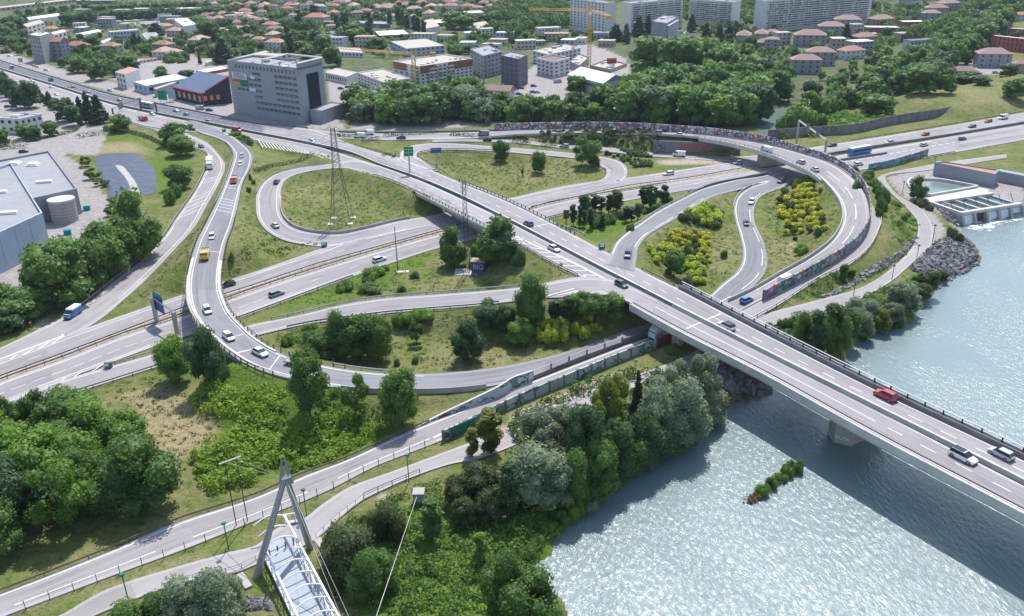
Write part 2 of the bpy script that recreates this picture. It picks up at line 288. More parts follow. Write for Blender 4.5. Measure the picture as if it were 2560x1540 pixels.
def inpoly(x, y, P):
    x = np.asarray(x, float); y = np.asarray(y, float); c = np.zeros(np.broadcast(x, y).shape, bool); n = len(P)
    for i in range(n):
        x0, y0 = P[i][:2]; x1, y1 = P[(i + 1) % n][:2]
        if y0 == y1: continue
        c ^= ((y0 > y) != (y1 > y)) & (x < (x1 - x0) * (y - y0) / (y1 - y0) + x0)
    return c
# river
ZW = -3.2
BANK = pts('14:430,1700 540,1484 470,1330 330,1230 200,1110 205,1000 290,950 380,890 400,780 560,590 720,510 920,320 1050,190 1320,10|10:1560,1370 1740,1240 1880,1110 2030,980 2200,880 2420,800|11:60,720 330,620 600,530 730,500 850,335 1010,260 1180,190 1360,160 1390,20|7:1440,1460 1560,1380 1650,1240 1780,1160 1900,1095 2045,1020 2020,930 1940,870 1880,800 1830,700 1900,665 2467,600 3300,470')
BW = [U(p[0], p[1], ZW) for p in BANK]
RIV = [tuple(b[:2]) for b in BW] + [(900, BW[-1][1]), (900, 20), (BW[0][0], 20)]
BS = crom(np.array(BW), 10)
dist = np.full_like(HG, 60.0)
for i in range(len(BS) - 1):
    L_ = np.linalg.norm(BS[i + 1] - BS[i]); n = max(1, int(L_ / 2.5))
    for k in range(n):
        x, y, _ = BS[i] + (BS[i + 1] - BS[i]) * k / n; i0, i1, j0, j1 = window(x, y, 26)
        if i1 <= i0 or j1 <= j0: continue
        dist[j0:j1, i0:i1] = np.minimum(dist[j0:j1, i0:i1], np.hypot(XX[j0:j1, i0:i1] - x, YY[j0:j1, i0:i1] - y))
inr = inpoly(XX, YY, RIV)
HG = np.where(inr, np.maximum(ZW - .35 * dist, -5.2) + .05, np.minimum(HG, ZW + .3 + .42 * dist + 1.0 * vnoise(XX, YY, 4, 3)))
HG += np.where(inr | (dist > 59), 0, 0) + (vnoise(XX, YY, 9, 5) - .6) * .0
ISL = [U(*p[:2], ZW)[:2] for p in pts('s:1858,1272 1875,1245 1910,1212 1955,1178 2000,1158 2010,1166 1980,1192 1950,1214 1920,1244 1885,1274')]
HG = np.where(inpoly(XX, YY, ISL), ZW + .3, HG)
# grassy mound at the upper right, canal
MND = [U(*p[:2], 0)[:2] for p in pts('3:1250,950 1700,900 2200,800 2467,760 3000,650 3000,900 2467,1000 2100,1120 1850,1150 1700,1120 1300,1060')]
CAN = [U(*p[:2], 0)[:2] for p in pts('2:2467,1040|3:270,1030 420,960 760,880 1000,760 1240,650 1500,540 1560,520 1560,560 1330,690 1160,860 800,950 420,1030 240,1070 120,1180 180,1300 -60,1300 -150,1150')]
mm = inpoly(XX, YY, MND); md = np.zeros_like(HG); md[mm] = 1
for _ in range(10): md = (md + np.roll(md, 2, 0) + np.roll(md, -2, 0) + np.roll(md, 2, 1) + np.roll(md, -2, 1)) / 5
HG = np.where(HG > -.2, HG + md * 5 * np.clip((dist - 10) / 20, 0, 1), HG)
for rn in ('m1', 'm2'):
    for x, y, z, hw, br, tx, ty, s in SMP[rn]:
        if x < 60: continue
        i0, i1, j0, j1 = window(x, y, hw + 14)
        if i1 <= i0 or j1 <= j0: continue
        ac = np.hypot(XX[j0:j1, i0:i1] - x, YY[j0:j1, i0:i1] - y); HG[j0:j1, i0:i1] = np.minimum(HG[j0:j1, i0:i1], np.maximum(-.2 + np.maximum(0, ac - hw - 2) * .45, HG[j0:j1, i0:i1] * 0 - .2))
def height(x, y):
    fx = (x - GX0) / GS; fy = (y - GY0) / GS
    if fx < 0 or fy < 0 or fx >= nx - 1 or fy >= ny - 1: return -.12
    i = int(fx); j = int(fy); fx -= i; fy -= j
    return (HG[j, i] * (1 - fx) + HG[j, i + 1] * fx) * (1 - fy) + (HG[j + 1, i] * (1 - fx) + HG[j + 1, i + 1] * fx) * fy
def G(px, py):                                               # photo pixel -> point on the terrain
    z = 0.0
    for _ in range(14):
        p = U(px, py, z); z = .5 * z + .5 * height(p[0], p[1])
    p = U(px, py, z); p[2] = height(p[0], p[1]); return p
def GT(t, x, y): return G(*S(t, x, y))
# terrain mesh: fan grid
ry = [45.0]
while ry[-1] < 3600: ry.append(ry[-1] * 1.0078 + (0 if ry[-1] > 45 else 0))
ry = np.array(ry); cu = np.linspace(-1.0, 1.0, 430); TY = np.repeat(ry[:, None], len(cu), 1); TX = TY * cu[None, :]
fx = np.clip((TX - GX0) / GS, 0, nx - 1.001); fy = np.clip((TY - GY0) / GS, 0, ny - 1.001); ii = fx.astype(int); jj = fy.astype(int); fx = fx - ii; fy = fy - jj
TZ = (HG[jj, ii] * (1 - fx) + HG[jj, ii + 1] * fx) * (1 - fy) + (HG[jj + 1, ii] * (1 - fx) + HG[jj + 1, ii + 1] * fx) * fy
out = (TX < GX0) | (TX > GX1) | (TY > GY1); TZ = np.where(out, -.12, TZ)
TZ = np.where(inpoly(TX, TY, RIV) & ~inpoly(TX, TY, ISL), np.minimum(TZ, ZW - .3), TZ)
TZ = np.where(inpoly(TX, TY, CAN), TZ - .9, TZ)
TZ += np.where((TZ > -.3) | (TZ < ZW), 0, 0)
R_, C_ = TX.shape; idx = np.arange(R_ * C_).reshape(R_, C_)
FQ = np.stack([idx[:-1, :-1], idx[:-1, 1:], idx[1:, 1:], idx[1:, :-1]], -1).reshape(-1, 4)
tme = mesh('ground', np.stack([TX, TY, TZ], -1).reshape(-1, 3), FQ, None, True)
# ground cover masks (real surface colours): dry, lush, paved, soil
PL = []
def paint(polys, z=0):
    m_ = np.zeros(TX.shape)
    for s in polys: PL.append(s); m_[inpoly(TX, TY, [U(*p[:2], z)[:2] for p in pts(s)])] = 1
    return m_
def blur(m_, n=2):
    for _ in range(n): m_ = (m_ * 2 + np.roll(m_, 1, 0) + np.roll(m_, -1, 0) + np.roll(m_, 1, 1) + np.roll(m_, -1, 1)) / 6
    return m_
DRY = blur(np.maximum(paint(['8:1050,850 1500,760 1850,900 1900,1050 2150,1200 2000,1300 1700,1484 1500,1400 1400,1100 1250,900', '0:750,1400 1300,1350 1500,1484 760,1484', '4:480,700 760,690 740,830 500,900', '4:500,900 500,1000 100,1150 0,1200 0,1150 480,880', '12:2200,830 1300,1200 700,1400 640,1380 1250,1130 1700,930 2000,850', '8:700,1300 850,1150 1300,1100 1500,1200 1480,1484 800,1484', '4:1300,1050 1250,1200 700,1484 600,1484 900,1250']), .5 * paint(['9:1650,400 1900,300 2200,350 2467,400 2467,550 1900,640 1700,560', '9:1230,190 1480,200 1500,250 1300,300', '5:330,300 500,250 560,420 400,480 340,420', '5:500,360 700,340 700,480 520,520', '7:0,780 250,830 350,1000 200,1150 0,1200', '6:2000,800 2150,750 2200,1000 2100,1150 1900,1150 1850,950', '6:1220,880 1330,850 1500,1100 1700,1250 1850,1330 1700,1330 1300,1050', '7:1150,560 1280,600 1160,1000 950,1130 1060,900 1130,760', '5:1650,1150 2467,1180 2467,1260 1500,1240', '3:1400,1000 2200,850 2300,830 2000,960 1400,1060', '3:1900,950 2467,950 2467,1050 1900,1130', '6:0,120 500,100 700,200 300,280 0,330', '9:250,330 450,450 200,420'])), 5)
LUSH = blur(paint(['8:1860,900 2000,720 2260,700 2467,800|9:700,760 1230,1170 1230,1250 850,1480|13:200,120|12:2467,190 2050,310 1860,0|8:2150,1230 2100,1060', '14:1320,10 560,600 400,800 205,1000|13:2467,1484 1000,1484 700,900 1100,500 2000,300','0:900,1330 1250,1280 1600,1484 1150,1484', '6:450,640 700,640 1180,640 1400,560 1750,380 1700,420 1180,760 800,840', '4:1450,50 1700,0 1850,150 1700,500 1560,450','5:100,1350 900,1000 1700,950 1700,1000 1000,1400 200,1484','3:430,1180 1180,1000 1200,1150 600,1280']), 3)
PL.clear(); PAVE = paint(['0:-200,860 200,930 620,1060 1000,1180 1050,1240 950,1484 -200,1484', '4:-200,-100 560,-50 760,100 1080,480 1000,700 740,850 560,1100 0,1500 -300,1500', '0:-300,400 0,480 640,680 1150,800 2467,1130 2467,1195 1500,1000 0,590 -300,500','0:1050,760 1500,900 2200,1080 2467,1100 2467,900 1900,700 1300,700',
  '1:-100,1100 400,1160 640,1180 800,1100 850,1260 0,1200','1:680,640 1000,820 1000,1100 700,960','2:0,780 0,1130 520,1130 560,950 860,930 1350,830 1150,700 1100,560 700,400 200,640','1:1650,1250 2467,1180 2467,900 1900,1100 1500,1000 1000,1100 900,1250','7:1130,230 1650,100 2467,230 2467,600 1870,690 1560,520 1330,430','7:1450,520 1560,520 1730,740 1700,800 1560,880 1580,700','3:1600,700 1950,580 2467,640 2250,720','3:1950,400 2200,330 2250,600 2000,560',
  '0:0,720 450,1090 400,1120 0,960','2:1650,680 1800,690 1780,800 1640,790','0:1630,280 1900,560 2000,640 1950,660 1800,560 1560,330','0:600,190 2000,170 2467,250 2467,290 1400,250 600,230','0:1300,560 2467,560 2467,720 1300,740','0:1250,620 1900,600 1950,640 1300,700'])
PAVL = [[U(*p[:2], 0)[:2] for p in pts(s)] for s in PL]
SOIL = blur(paint(['s:1850,1285 1850,1240 1960,1160 2030,1150 1990,1200 1920,1290','9:2040,1200 2250,1190 2467,1100 2467,1200 2100,1340','10:0,1000 300,900 800,680 1050,600 1050,690 300,1000 0,1120','13:1150,320 1300,290 1280,450 1200,470','6:2040,1240 2110,1190 1900,1320 1860,1360','7:200,820 280,850 240,920 180,880','6:1350,60 2000,50 2080,90 1500,110','4:950,1300 1350,1080 1450,950 1550,850 1580,900 1400,1060 600,1484 500,1484','8:350,100 520,90 400,190 300,200']), 2)
YB = 330 + 0 * TX
# everything north of the interchange: town ground
CITY = inpoly(TX, TY, [U(*p[:2], 0)[:2] for p in pts('0:-2000,-200|0:-600,300 0,470 640,670 1150,780 2467,1120|1:640,1180 1600,1250|2:0,1190 1000,1190 1900,1240|3:0,1200 500,960 1300,600 2000,300 2467,200 4500,-400')] + [(1500, 3600), (-3600, 3600), (-3600, 1500)])
CITY = blur(CITY.astype(float), 2)
for nm, arr in (('dry', DRY), ('lush', LUSH), ('pave', PAVE), ('soil', SOIL), ('city', CITY)):
    at = tme.attributes.new(nm, 'FLOAT', 'POINT'); at.data.foreach_set('value', arr.reshape(-1).astype(np.float32))
gm = bpy.data.materials.new('ground_cover'); gm.use_nodes = True; N = gm.node_tree.nodes; L = gm.node_tree.links; b = N['Principled BSDF']; b.inputs['Roughness'].default_value = 1; b.inputs['Specular IOR Level'].default_value = .1
tc = N.new('ShaderNodeTexCoord'); O = tc.outputs['Object']
def attr(n):
    a = N.new('ShaderNodeAttribute'); a.attribute_name = n; return a.outputs['Fac']
f1 = ntex(N, L, O, .035, 5, .35, .65, .6); f2 = ntex(N, L, O, .25, 6, .3, .7, .7); f3 = ntex(N, L, O, 1.8, 4, .3, .7, .7); f4 = ntex(N, L, O, .09, 6, .4, .6, .7)
def thr(a, n_, lo, hi):                                       # mask + noise -> soft edged patch
    q = N.new('ShaderNodeMath'); q.operation = 'MULTIPLY_ADD'; L.new(n_, q.inputs[0]); q.inputs[1].default_value = .5; L.new(a, q.inputs[2])
    r = N.new('ShaderNodeMapRange'); r.inputs[1].default_value = lo; r.inputs[2].default_value = hi; L.new(q.outputs[0], r.inputs[0]); return r.outputs[0]
green = mixc(N, L, f2, (.075, .11, .024), (.165, .195, .055)); green = mixc(N, L, f1, green, (.12, .165, .035)); 
olive = mixc(N, L, f3, (.15, .155, .055), (.27, .235, .11)); g = mixc(N, L, f4, green, olive); g = mixc(N, L, ntex(N, L, O, .45, 5, .56, .66, .7), g, (.06, .105, .02))
g = mixc(N, L, thr(attr('lush'), f2, .45, .95), g, mixc(N, L, f3, (.065, .12, .015), (.15, .215, .035)))
g = mixc(N, L, thr(attr('dry'), f2, .45, 1.25), g, mixc(N, L, f3, (.22, .18, .085), (.38, .31, .18)))
g = mixc(N, L, thr(attr('soil'), f3, .5, 1.1), g, mixc(N, L, f3, (.33, .25, .18), (.5, .43, .36)))
cityc = mixc(N, L, f4, (.055, .09, .022), (.2, .18, .14)); cityc = mixc(N, L, f2, cityc, (.09, .12, .04))
g = mixc(N, L, attr('city'), g, cityc)
g = mixc(N, L, attr('pave'), g, mixc(N, L, f2, (.29, .26, .245), (.38, .345, .325)))
dk = N.new('ShaderNodeMapRange'); dk.inputs[3].default_value = .7; dk.inputs[4].default_value = 1.25; f5 = ntex(N, L, O, .7, 6, .3, .7, .75); L.new(f5, dk.inputs[0])
sx = N.new('ShaderNodeVectorMath'); sx.operation = 'SCALE'; L.new(g, sx.inputs[0]); L.new(dk.outputs[0], sx.inputs['Scale']); L.new(sx.outputs[0], b.inputs['Base Color'])
bp = N.new('ShaderNodeBump'); bp.inputs['Strength'].default_value = .6; bp.inputs['Distance'].default_value = .5; L.new(f3, bp.inputs['Height']); L.new(bp.outputs[0], b.inputs['Normal'])
tme.materials.append(gm); tag(link('ground', tme), kind='structure')
# ------------------------------------------------------------------ road meshes
def ribbon(name, A, B, mt, drop=0.0, kind='structure', fresh=0):
    n = len(A); V = np.vstack([A, B]); F = [(i, i + n, i + 1 + n, i + 1) for i in range(n - 1)]
    me_v = list(map(tuple, V))
    if drop:
        V2 = V.copy(); V2[:, 2] -= drop; me_v += list(map(tuple, V2)); k = 2 * n
        F += [(i + k, i, i + 1, i + 1 + k) for i in range(n - 1)] + [(i + n, i + n + k, i + n + 1 + k, i + n + 1) for i in range(n - 1)]
    me = mesh(name, me_v, F, M[mt]); uv = me.uv_layers.new(name='UVMap'); le = np.concatenate([[0], np.cumsum(np.linalg.norm(np.diff((A + B) / 2, axis=0), axis=1))])
    wd = np.linalg.norm(B - A, axis=1); nv = len(me_v); U_ = np.zeros((nv, 2))
    for q in range(0, nv, 2 * n): U_[q:q + n, 1] = le; U_[q + n:q + 2 * n, 1] = le; U_[q + n:q + 2 * n, 0] = wd
    li = np.zeros(len(me.loops), np.int32); me.loops.foreach_get('vertex_index', li); uv.data.foreach_set('uv', U_[li].ravel()); ac = me.attributes.new('across', 'FLOAT', 'POINT'); tt = np.zeros(nv, np.float32); tt[n:2 * n] = 1; tt[3 * n:] = 1; ac.data.foreach_set('value', tt)
    if fresh: fa = me.attributes.new('fresh', 'FLOAT', 'POINT'); ff = np.zeros(nv, np.float32); [ff.__setitem__(slice(q * n, q * n + fresh), 1) for q in range(nv // n)]; fa.data.foreach_set('value', ff)
    return tag(link(name, me), kind=kind)
for rn, (A, B, mt) in ROADS.items():
    ribbon({'service_path': 'path', 'cycle_path': 'path'}.get(rn, 'road'), A, B, mt, .45, 'structure', 62 if rn == 'up' else 0)
# ------------------------------------------------------------------ road markings (one sheet)
PV = []; PF = []
def strip(P, w_, lift=.02):
    P = np.asarray(P); n = len(P)
    if n < 2: return
    T = np.gradient(P, axis=0); T[:, 2] = 0; T /= np.linalg.norm(T, axis=1)[:, None] + 1e-9; Nn = np.stack([-T[:, 1], T[:, 0], 0 * T[:, 0]], 1); k = len(PV)
    for q in (P - Nn * w_ / 2, P + Nn * w_ / 2):
        for v in q: PV.append((v[0], v[1], v[2] + lift))
    for i in range(n - 1): PF.append((k + i, k + i + 1, k + n + i + 1, k + n + i))
def line(rn, t0, s0, s1, w_=.2, dash=None, t1=None, off=0.0):
    t1 = t0 if t1 is None else t1; n = max(2, int((s1 - s0) * 40)); P = np.array([rp(rn, t0 + (t1 - t0) * i / n, s0 + (s1 - s0) * i / n) for i in range(n + 1)])
    if dash is None: strip(P, w_); return
    cl = np.concatenate([[0], np.cumsum(np.linalg.norm(np.diff(P, axis=0), axis=1))]); d = off; on, gap = dash
    at_ = lambda q: np.array([np.interp(q, cl, P[:, k]) for k in range(3)])
    while d < cl[-1]:
        e = min(d + on, cl[-1]); strip([at_(d + (e - d) * k / 4) for k in range(5)], w_); d += on + gap
def pline(s, z, w_=.25, dash=None):                           # marking drawn from photo points on a plane of known height
    P = np.array([U(p[0], p[1], z + .06) for p in pts(s)])
    if len(P) > 2: P = crom(P, 6)
    if dash is None: return strip(P, w_)
    cl = np.concatenate([[0], np.cumsum(np.linalg.norm(np.diff(P, axis=0), axis=1))]); d = 0; on, gap = dash
    while d < cl[-1]:
        e = min(d + on, cl[-1]); strip([[np.interp(q, cl, P[:, k]) for k in range(3)] for q in np.linspace(d, e, 4)], w_); d += on + gap
T1, T2, T3, TP3 = (3, 10), (3, 3.5), (3, 1.33), (20, 6)
# m1
line('m1', .06, 13.3, 19, .2); line('m1', .95, 0, 19, .2); line('m1', .23, 0, 6.1, .25); line('m1', .59, 0, 7.6, .18, T1); line('m1', .38, 8, 14, .18, T2); line('m1', .66, 8, 14, .18, T2); line('m1', .5, 14, 19, .18, T2); line('m1', .12, 8.3, 10.8, .2); line('m1', .12, 11.3, 13, .2)
# m2
line('m2', .13, 0, 12, .22); line('m2', .56, 0, 6.5, .18, T3); line('m2', .5, 6.5, 13.5, .18, T1); line('m2', .88, 1.5, 4.6, .22); line('m2', .85, 5, 8, .2); line('m2', .9, 9, 12, .2, T2); line('m2', .25, 13, 19, .18, T2); line('m2', .41, 15.6, 19, .45, T3); line('m2', .62, 14, 19, .18, T2); line('m2', .95, 13, 19, .2); line('m2', .46, 12.3, 15, .2)
# main road
line('up', .07, 0, 7.5, .2); line('up', .95, 0, 20, .2); line('up', .4, 0, 6, .2, (2.4, 2.2)); line('up', .7, 0, 6, .15, (2.4, 4)); line('up', .55, 6, 16.2, .2, T2); line('up', .55, 16.4, 20, .2, T2); line('up', .3, 7, 8, .25); line('up', .09, 9.5, 13.6, .2, T2); line('up', .1, 15.2, 20, .2)
line('dn', .05, 0, 21, .2); line('dn', .5, 1, 5, .18, (2.4, 4)); line('dn', .5, 6.5, 13.2, .2, T2); line('dn', .93, 1, 4.2, .2); line('dn', .75, 9, 13.2, .2, T2); line('dn', .62, 5, 7, .2); line('dn', .5, 16.2, 19, .2); line('dn', .5, 19.1, 21, .2, T2); line('dn', .93, 16.4, 21, .2); line('dn', .42, 13.4, 16, .2)
for a in ('fly',): line(a, .14, 1, 19.5, .22); line(a, .87, 1, 19.5, .22)
line('rl', .1, 1.5, 9, .22, (14, 7)); line('rl', .12, 9, 12, .22); line('rl', .8, 1.5, 11, .22)
line('low', .11, 3.2, 17, .25); line('low', .72, 9.3, 17, .22, TP3); line('low', .93, 3, 9.2, .2)
line('upr', .12, 1, 14, .18); line('upr', .9, 2.3, 21, .22); line('upr', .5, 12.2, 18.3, .25, (14, 6)); line('upr', .17, 18.2, 21, .25)
line('gr', .15, 1, 8, .2); line('gr', .85, 1, 8, .2)
for a, e in (('lp1', 14.2), ('lp2', 12.5)): line(a, .12, .5, e, .18); line(a, .84, .5, e, .18)
line('r3', .08, 1.2, 9, .22); line('r3', .84, 2, 6.5, .22, (16, 6)); line('r4', .1, 2, 15, .22); line('r4', .8, 3, 14, .22, (14, 6)); line('s2', .16, 0, 15, .18); line('s2', .84, 1, 15, .18)
for i in range(17):                                           # rumble bars across the curves
    pass
for rn, ss in (('fly', (4.7, 5.15, 5.3, 5.9, 6.02, 6.16, 6.3, 6.45, 8.3, 13.6, 15.4)), ('rl', (5.7, 5.85, 6.4, 6.55, 6.75, 6.9, 7.1))):
    for q in ss:
        strip([rp(rn, .15, q), rp(rn, .5, q), rp(rn, .86, q)], .25, .024)
for q in ('8:100,495 160,455', '8:0,490 640,255', '8:215,455 325,395', '8:370,395 480,325', '8:500,345 640,255', '8:590,262 640,255'): pline(q, 0, .5)
for q in ('8:0,940 100,880 130,905 0,950', '8:20,920 110,870', '8:160,885 270,815', '8:160,885 460,830', '8:340,820 460,740', '8:340,820 640,760', '8:515,750 640,670', '8:515,750 800,690', '8:670,690 800,610', '8:670,690 960,640', '8:860,630 1010,530', '8:860,630 1000,600', '8:0,985 1430,560'): pline(q, 0, .3)
for q in ('6:60,860 190,872', '6:40,822 150,834', '6:180,905 290,914', '6:255,945 370,956', '6:330,985 460,996', '6:405,1028 545,1036', '6:490,1075 645,1081', '6:580,1122 730,1126', '6:690,1165 820,1172', '6:690,1165 722,1200', '6:30,790 760,1135 990,1265'): pline(q, 7, .45)
for q in ('6:810,1205 985,1262', '6:830,1197 960,1230', '6:350,1365 600,1295', '6:450,1360 700,1300', '6:600,1340 700,1295', '6:700,1335 790,1300', '6:820,1330 870,1305'): pline(q, 7, .4)
for q in ('6:1970,395 2030,370', '6:2050,365 2110,345', '6:2110,345 2160,325', '6:2170,330 2230,305', '6:2240,318 2290,293', '6:2300,300 2350,280', '6:2370,282 2467,262'): pline(q, .05, .8)
for k in range(9): pline(f'5:{1370+k*14},{28+k*5} {1330+k*16},{36+k*10}', 4.4, .4)
for k in range(16): pline(f'1:{20+k*34},{1345+k*9} {70+k*34},{1420+k*5}', 1.3, .35)
pline('1:0,1345 560,1484', 1.3, .2); pline('1:0,1470 -100,1440', 1, .2)
pline('5:560,0 760,90', 2.4, .25); pline('5:640,0 830,85', 2.4, .25)
for k in range(8): pline(f'5:{570+k*34},{5+k*10} {610+k*34},{-15+k*10}', 2.5, .3)
for q in ('5:620,962 850,868', '5:850,868 690,888', '5:880,862 975,845', '5:1055,825 1440,730', '6:985,270 1030,250', '6:1050,262 1075,235', '6:890,290 960,278', '5:0,1150 355,1040'): pline(q, 0, .35)
for q in ('10:1680,200 2010,55', '6:1240,1448 1370,1388', '6:180,705 350,672', '8:2270,435 2467,390'): pline(q, 7, .4)
pline('9:1710,1250 1870,1178', 0, .5)
pk = mesh('road_markings', PV, PF, M['paint']); tag(link('road_markings', pk), kind='structure')
# ------------------------------------------------------------------ swept edge furniture
def edge(rn, t, s0, s1, step=2.0):
    n = max(2, int((s1 - s0) * 30)); P = np.array([rp(rn, t, s0 + (s1 - s0) * i / n) for i in range(n + 1)])
    cl = np.concatenate([[0], np.cumsum(np.linalg.norm(np.diff(P, axis=0), axis=1))]); k = max(2, int(cl[-1] / step) + 1); q = np.linspace(0, cl[-1], k)
    P = np.stack([np.interp(q, cl, P[:, j]) for j in range(3)], 1); return P
def wpts(s, z, step=2.0):
    sm = s[0] != '!'; P = np.array([U(p[0], p[1], p[2] if len(p) > 2 else z) for p in pts(s.strip('!'))]); P = crom(P, 8) if len(P) > 2 and sm else P
    cl = np.concatenate([[0], np.cumsum(np.linalg.norm(np.diff(P, axis=0), axis=1))]); k = max(2, int(cl[-1] / step) + 1); q = np.linspace(0, cl[-1], k)
    return np.stack([np.interp(q, cl, P[:, j]) for j in range(3)], 1)
def sweep(name, P, prof, mt, parent=None, ends=True, uvs=False):
    P = np.asarray(P); T = np.gradient(P, axis=0); T[:, 2] = 0; T /= np.linalg.norm(T, axis=1)[:, None] + 1e-9; Nn = np.stack([T[:, 1], -T[:, 0]], 1); n = len(P); k = len(prof); V = []
    for i in range(n):
        for o_, z_ in prof: V.append((P[i, 0] + Nn[i, 0] * o_, P[i, 1] + Nn[i, 1] * o_, P[i, 2] + z_))
    F = [(i * k + j, i * k + (j + 1) % k, (i + 1) * k + (j + 1) % k, (i + 1) * k + j) for i in range(n - 1) for j in range(k)]
    if ends: F += [tuple(range(k))[::-1], tuple((n - 1) * k + j for j in range(k))]
    me = mesh(name, V, F, M[mt] if isinstance(mt, str) else mt)
    if uvs:
        cl = np.concatenate([[0], np.cumsum(np.linalg.norm(np.diff(P, axis=0), axis=1))]); uv = me.uv_layers.new(name='UVMap'); UU = np.array([(cl[i], prof[j][1]) for i in range(n) for j in range(k)])
        li = np.zeros(len(me.loops), np.int32); me.loops.foreach_get('vertex_index', li); uv.data.foreach_set('uv', UU[li].ravel())
    return link(name, me, parent)
RECT = lambda w_, z0, z1, o=0: [(o - w_ / 2, z0), (o + w_ / 2, z0), (o + w_ / 2, z1), (o - w_ / 2, z1)]
POSTM = {}
def post_mesh(w_, h_, mt):
    k = (w_, h_, mt)
    if k not in POSTM: POSTM[k] = MB().box(-w_ / 2, -w_ / 2, -.3, w_ / 2, w_ / 2, h_).mesh('post', M[mt])
    return POSTM[k]
def root(name, P, label, cat, group=None):
    c = P[len(P) // 2]; e = empty(name, label, cat, (0, 0, 0), 0, group); return e
def along(P, spacing):
    cl = np.concatenate([[0], np.cumsum(np.linalg.norm(np.diff(P, axis=0), axis=1))]); n = max(1, int(cl[-1] / spacing)); q = np.linspace(0, cl[-1], n + 1); T = np.gradient(P, axis=0)
    return [(np.array([np.interp(a, cl, P[:, j]) for j in range(3)]), math.atan2(np.interp(a, cl, T[:, 1]), np.interp(a, cl, T[:, 0]))) for a in q]
def posts(P, e, spacing, w_, h_, mt, name='post'):
    L_ = along(P, spacing); pm = post_mesh(w_, h_, mt)
    if len(L_) > 96: L_ = along(P, spacing * len(L_) / 96)
    for p, a in L_: link(name, pm, e, tuple(p), a)
def guardrail(P, label, mt='steel', h=.75, sp=4.0, double=False, group=None):
    e = root('guardrail', P, label, 'guardrail', group); sweep('beam', P, RECT(.12, h - .32, h), mt, e)
    posts(P, e, sp, .12, h - .05, 'rust' if mt == 'rust' else 'dsteel'); return e
def railing(P, label, h=1.0, sp=4.0, mt='dsteel', nm='railing', post=.16):
    e = root(nm, P, label, 'railing'); sweep('top_rail', P, RECT(.09, h - .09, h), mt, e); sweep('lower_rail', P, RECT(.06, h * .5, h * .5 + .06), mt, e); posts(P, e, sp, post, h - .02, mt); return e
def lowwall(P, label, h=.8, w_=.35, mt='conc', nm='concrete_barrier', cat='barrier', base=-.4):
    o = sweep(nm, P, [(-w_ / 2, base), (w_ / 2, base), (w_ / 2 * .6, h), (-w_ / 2 * .6, h)], mt); tag(o, label, cat); return o
# graffiti material: letter-like cells in sprayed colours over concrete, laid along the wall
def graffiti(name, base, cols, cov=.55, sx=.55, sy=.9, edge_=.09):
    m = bpy.data.materials.new(name); m.use_nodes = True; N = m.node_tree.nodes; L = m.node_tree.links; b = N['Principled BSDF']; b.inputs['Roughness'].default_value = .8
    uv = N.new('ShaderNodeUVMap'); mp = N.new('ShaderNodeMapping'); mp.inputs['Scale'].default_value = (sx, sy, 1); L.new(uv.outputs[0], mp.inputs[0])
    nz = N.new('ShaderNodeTexNoise'); nz.inputs['Scale'].default_value = 1.6; L.new(mp.outputs[0], nz.inputs['Vector'])
    ad = N.new('ShaderNodeVectorMath'); ad.operation = 'MULTIPLY_ADD'; L.new(nz.outputs['Color'], ad.inputs[0]); ad.inputs[1].default_value = (.9, .9, 0); L.new(mp.outputs[0], ad.inputs[2])
    v = N.new('ShaderNodeTexVoronoi'); v.inputs['Scale'].default_value = 1; L.new(ad.outputs[0], v.inputs['Vector'])
    ve = N.new('ShaderNodeTexVoronoi'); ve.feature = 'DISTANCE_TO_EDGE'; ve.inputs['Scale'].default_value = 1; L.new(ad.outputs[0], ve.inputs['Vector'])
    sp = N.new('ShaderNodeSeparateColor'); L.new(v.outputs['Color'], sp.inputs[0])
    mp2 = N.new('ShaderNodeMapping'); mp2.inputs['Scale'].default_value = (.16, .1, 1); L.new(uv.outputs[0], mp2.inputs[0]); n2 = N.new('ShaderNodeTexNoise'); n2.inputs['Scale'].default_value = 1; n2.inputs['Detail'].default_value = 3; L.new(mp2.outputs[0], n2.inputs['Vector'])
    rr = N.new('ShaderNodeMath'); rr.operation = 'MULTIPLY_ADD'; L.new(n2.outputs[0], rr.inputs[0]); rr.inputs[1].default_value = 1.5; q = N.new('ShaderNodeMath'); q.operation = 'MULTIPLY_ADD'; L.new(sp.outputs[0], q.inputs[0]); q.inputs[1].default_value = .35; q.inputs[2].default_value = -.42; L.new(q.outputs[0], rr.inputs[2])
    cr = N.new('ShaderNodeValToRGB'); cr.color_ramp.interpolation = 'CONSTANT'; els = cr.color_ramp.elements
    while len(els) < len(cols): els.new(.5)
    for i, c in enumerate(cols): els[i].position = i / len(cols); els[i].color = (*c, 1)
    L.new(rr.outputs[0], cr.inputs[0])
    e1 = N.new('ShaderNodeMath'); e1.operation = 'LESS_THAN'; L.new(ve.outputs[0], e1.inputs[0]); e1.inputs[1].default_value = edge_
    c = mixc(N, L, e1.outputs[0], cr.outputs[0], (.03, .03, .04))
    ms = N.new('ShaderNodeMath'); ms.operation = 'LESS_THAN'; L.new(sp.outputs[1], ms.inputs[0]); ms.inputs[1].default_value = cov
    c = mixc(N, L, ms.outputs[0], base, c); f = ntex(N, L, mp.outputs[0], 3, 3, .2, .8); c = mixc(N, L, .12, c, (.4, .4, .4)); L.new(c, b.inputs['Base Color']); return m
M['graf_w'] = graffiti('graffiti_pale_wall', (.42, .4, .42), [(.72, .7, .72), (.14, .2, .55), (.55, .53, .56), (.55, .1, .1), (.65, .62, .66), (.1, .1, .14), (.5, .5, .55), (.2, .25, .5)], .8, .5, .8, .1)
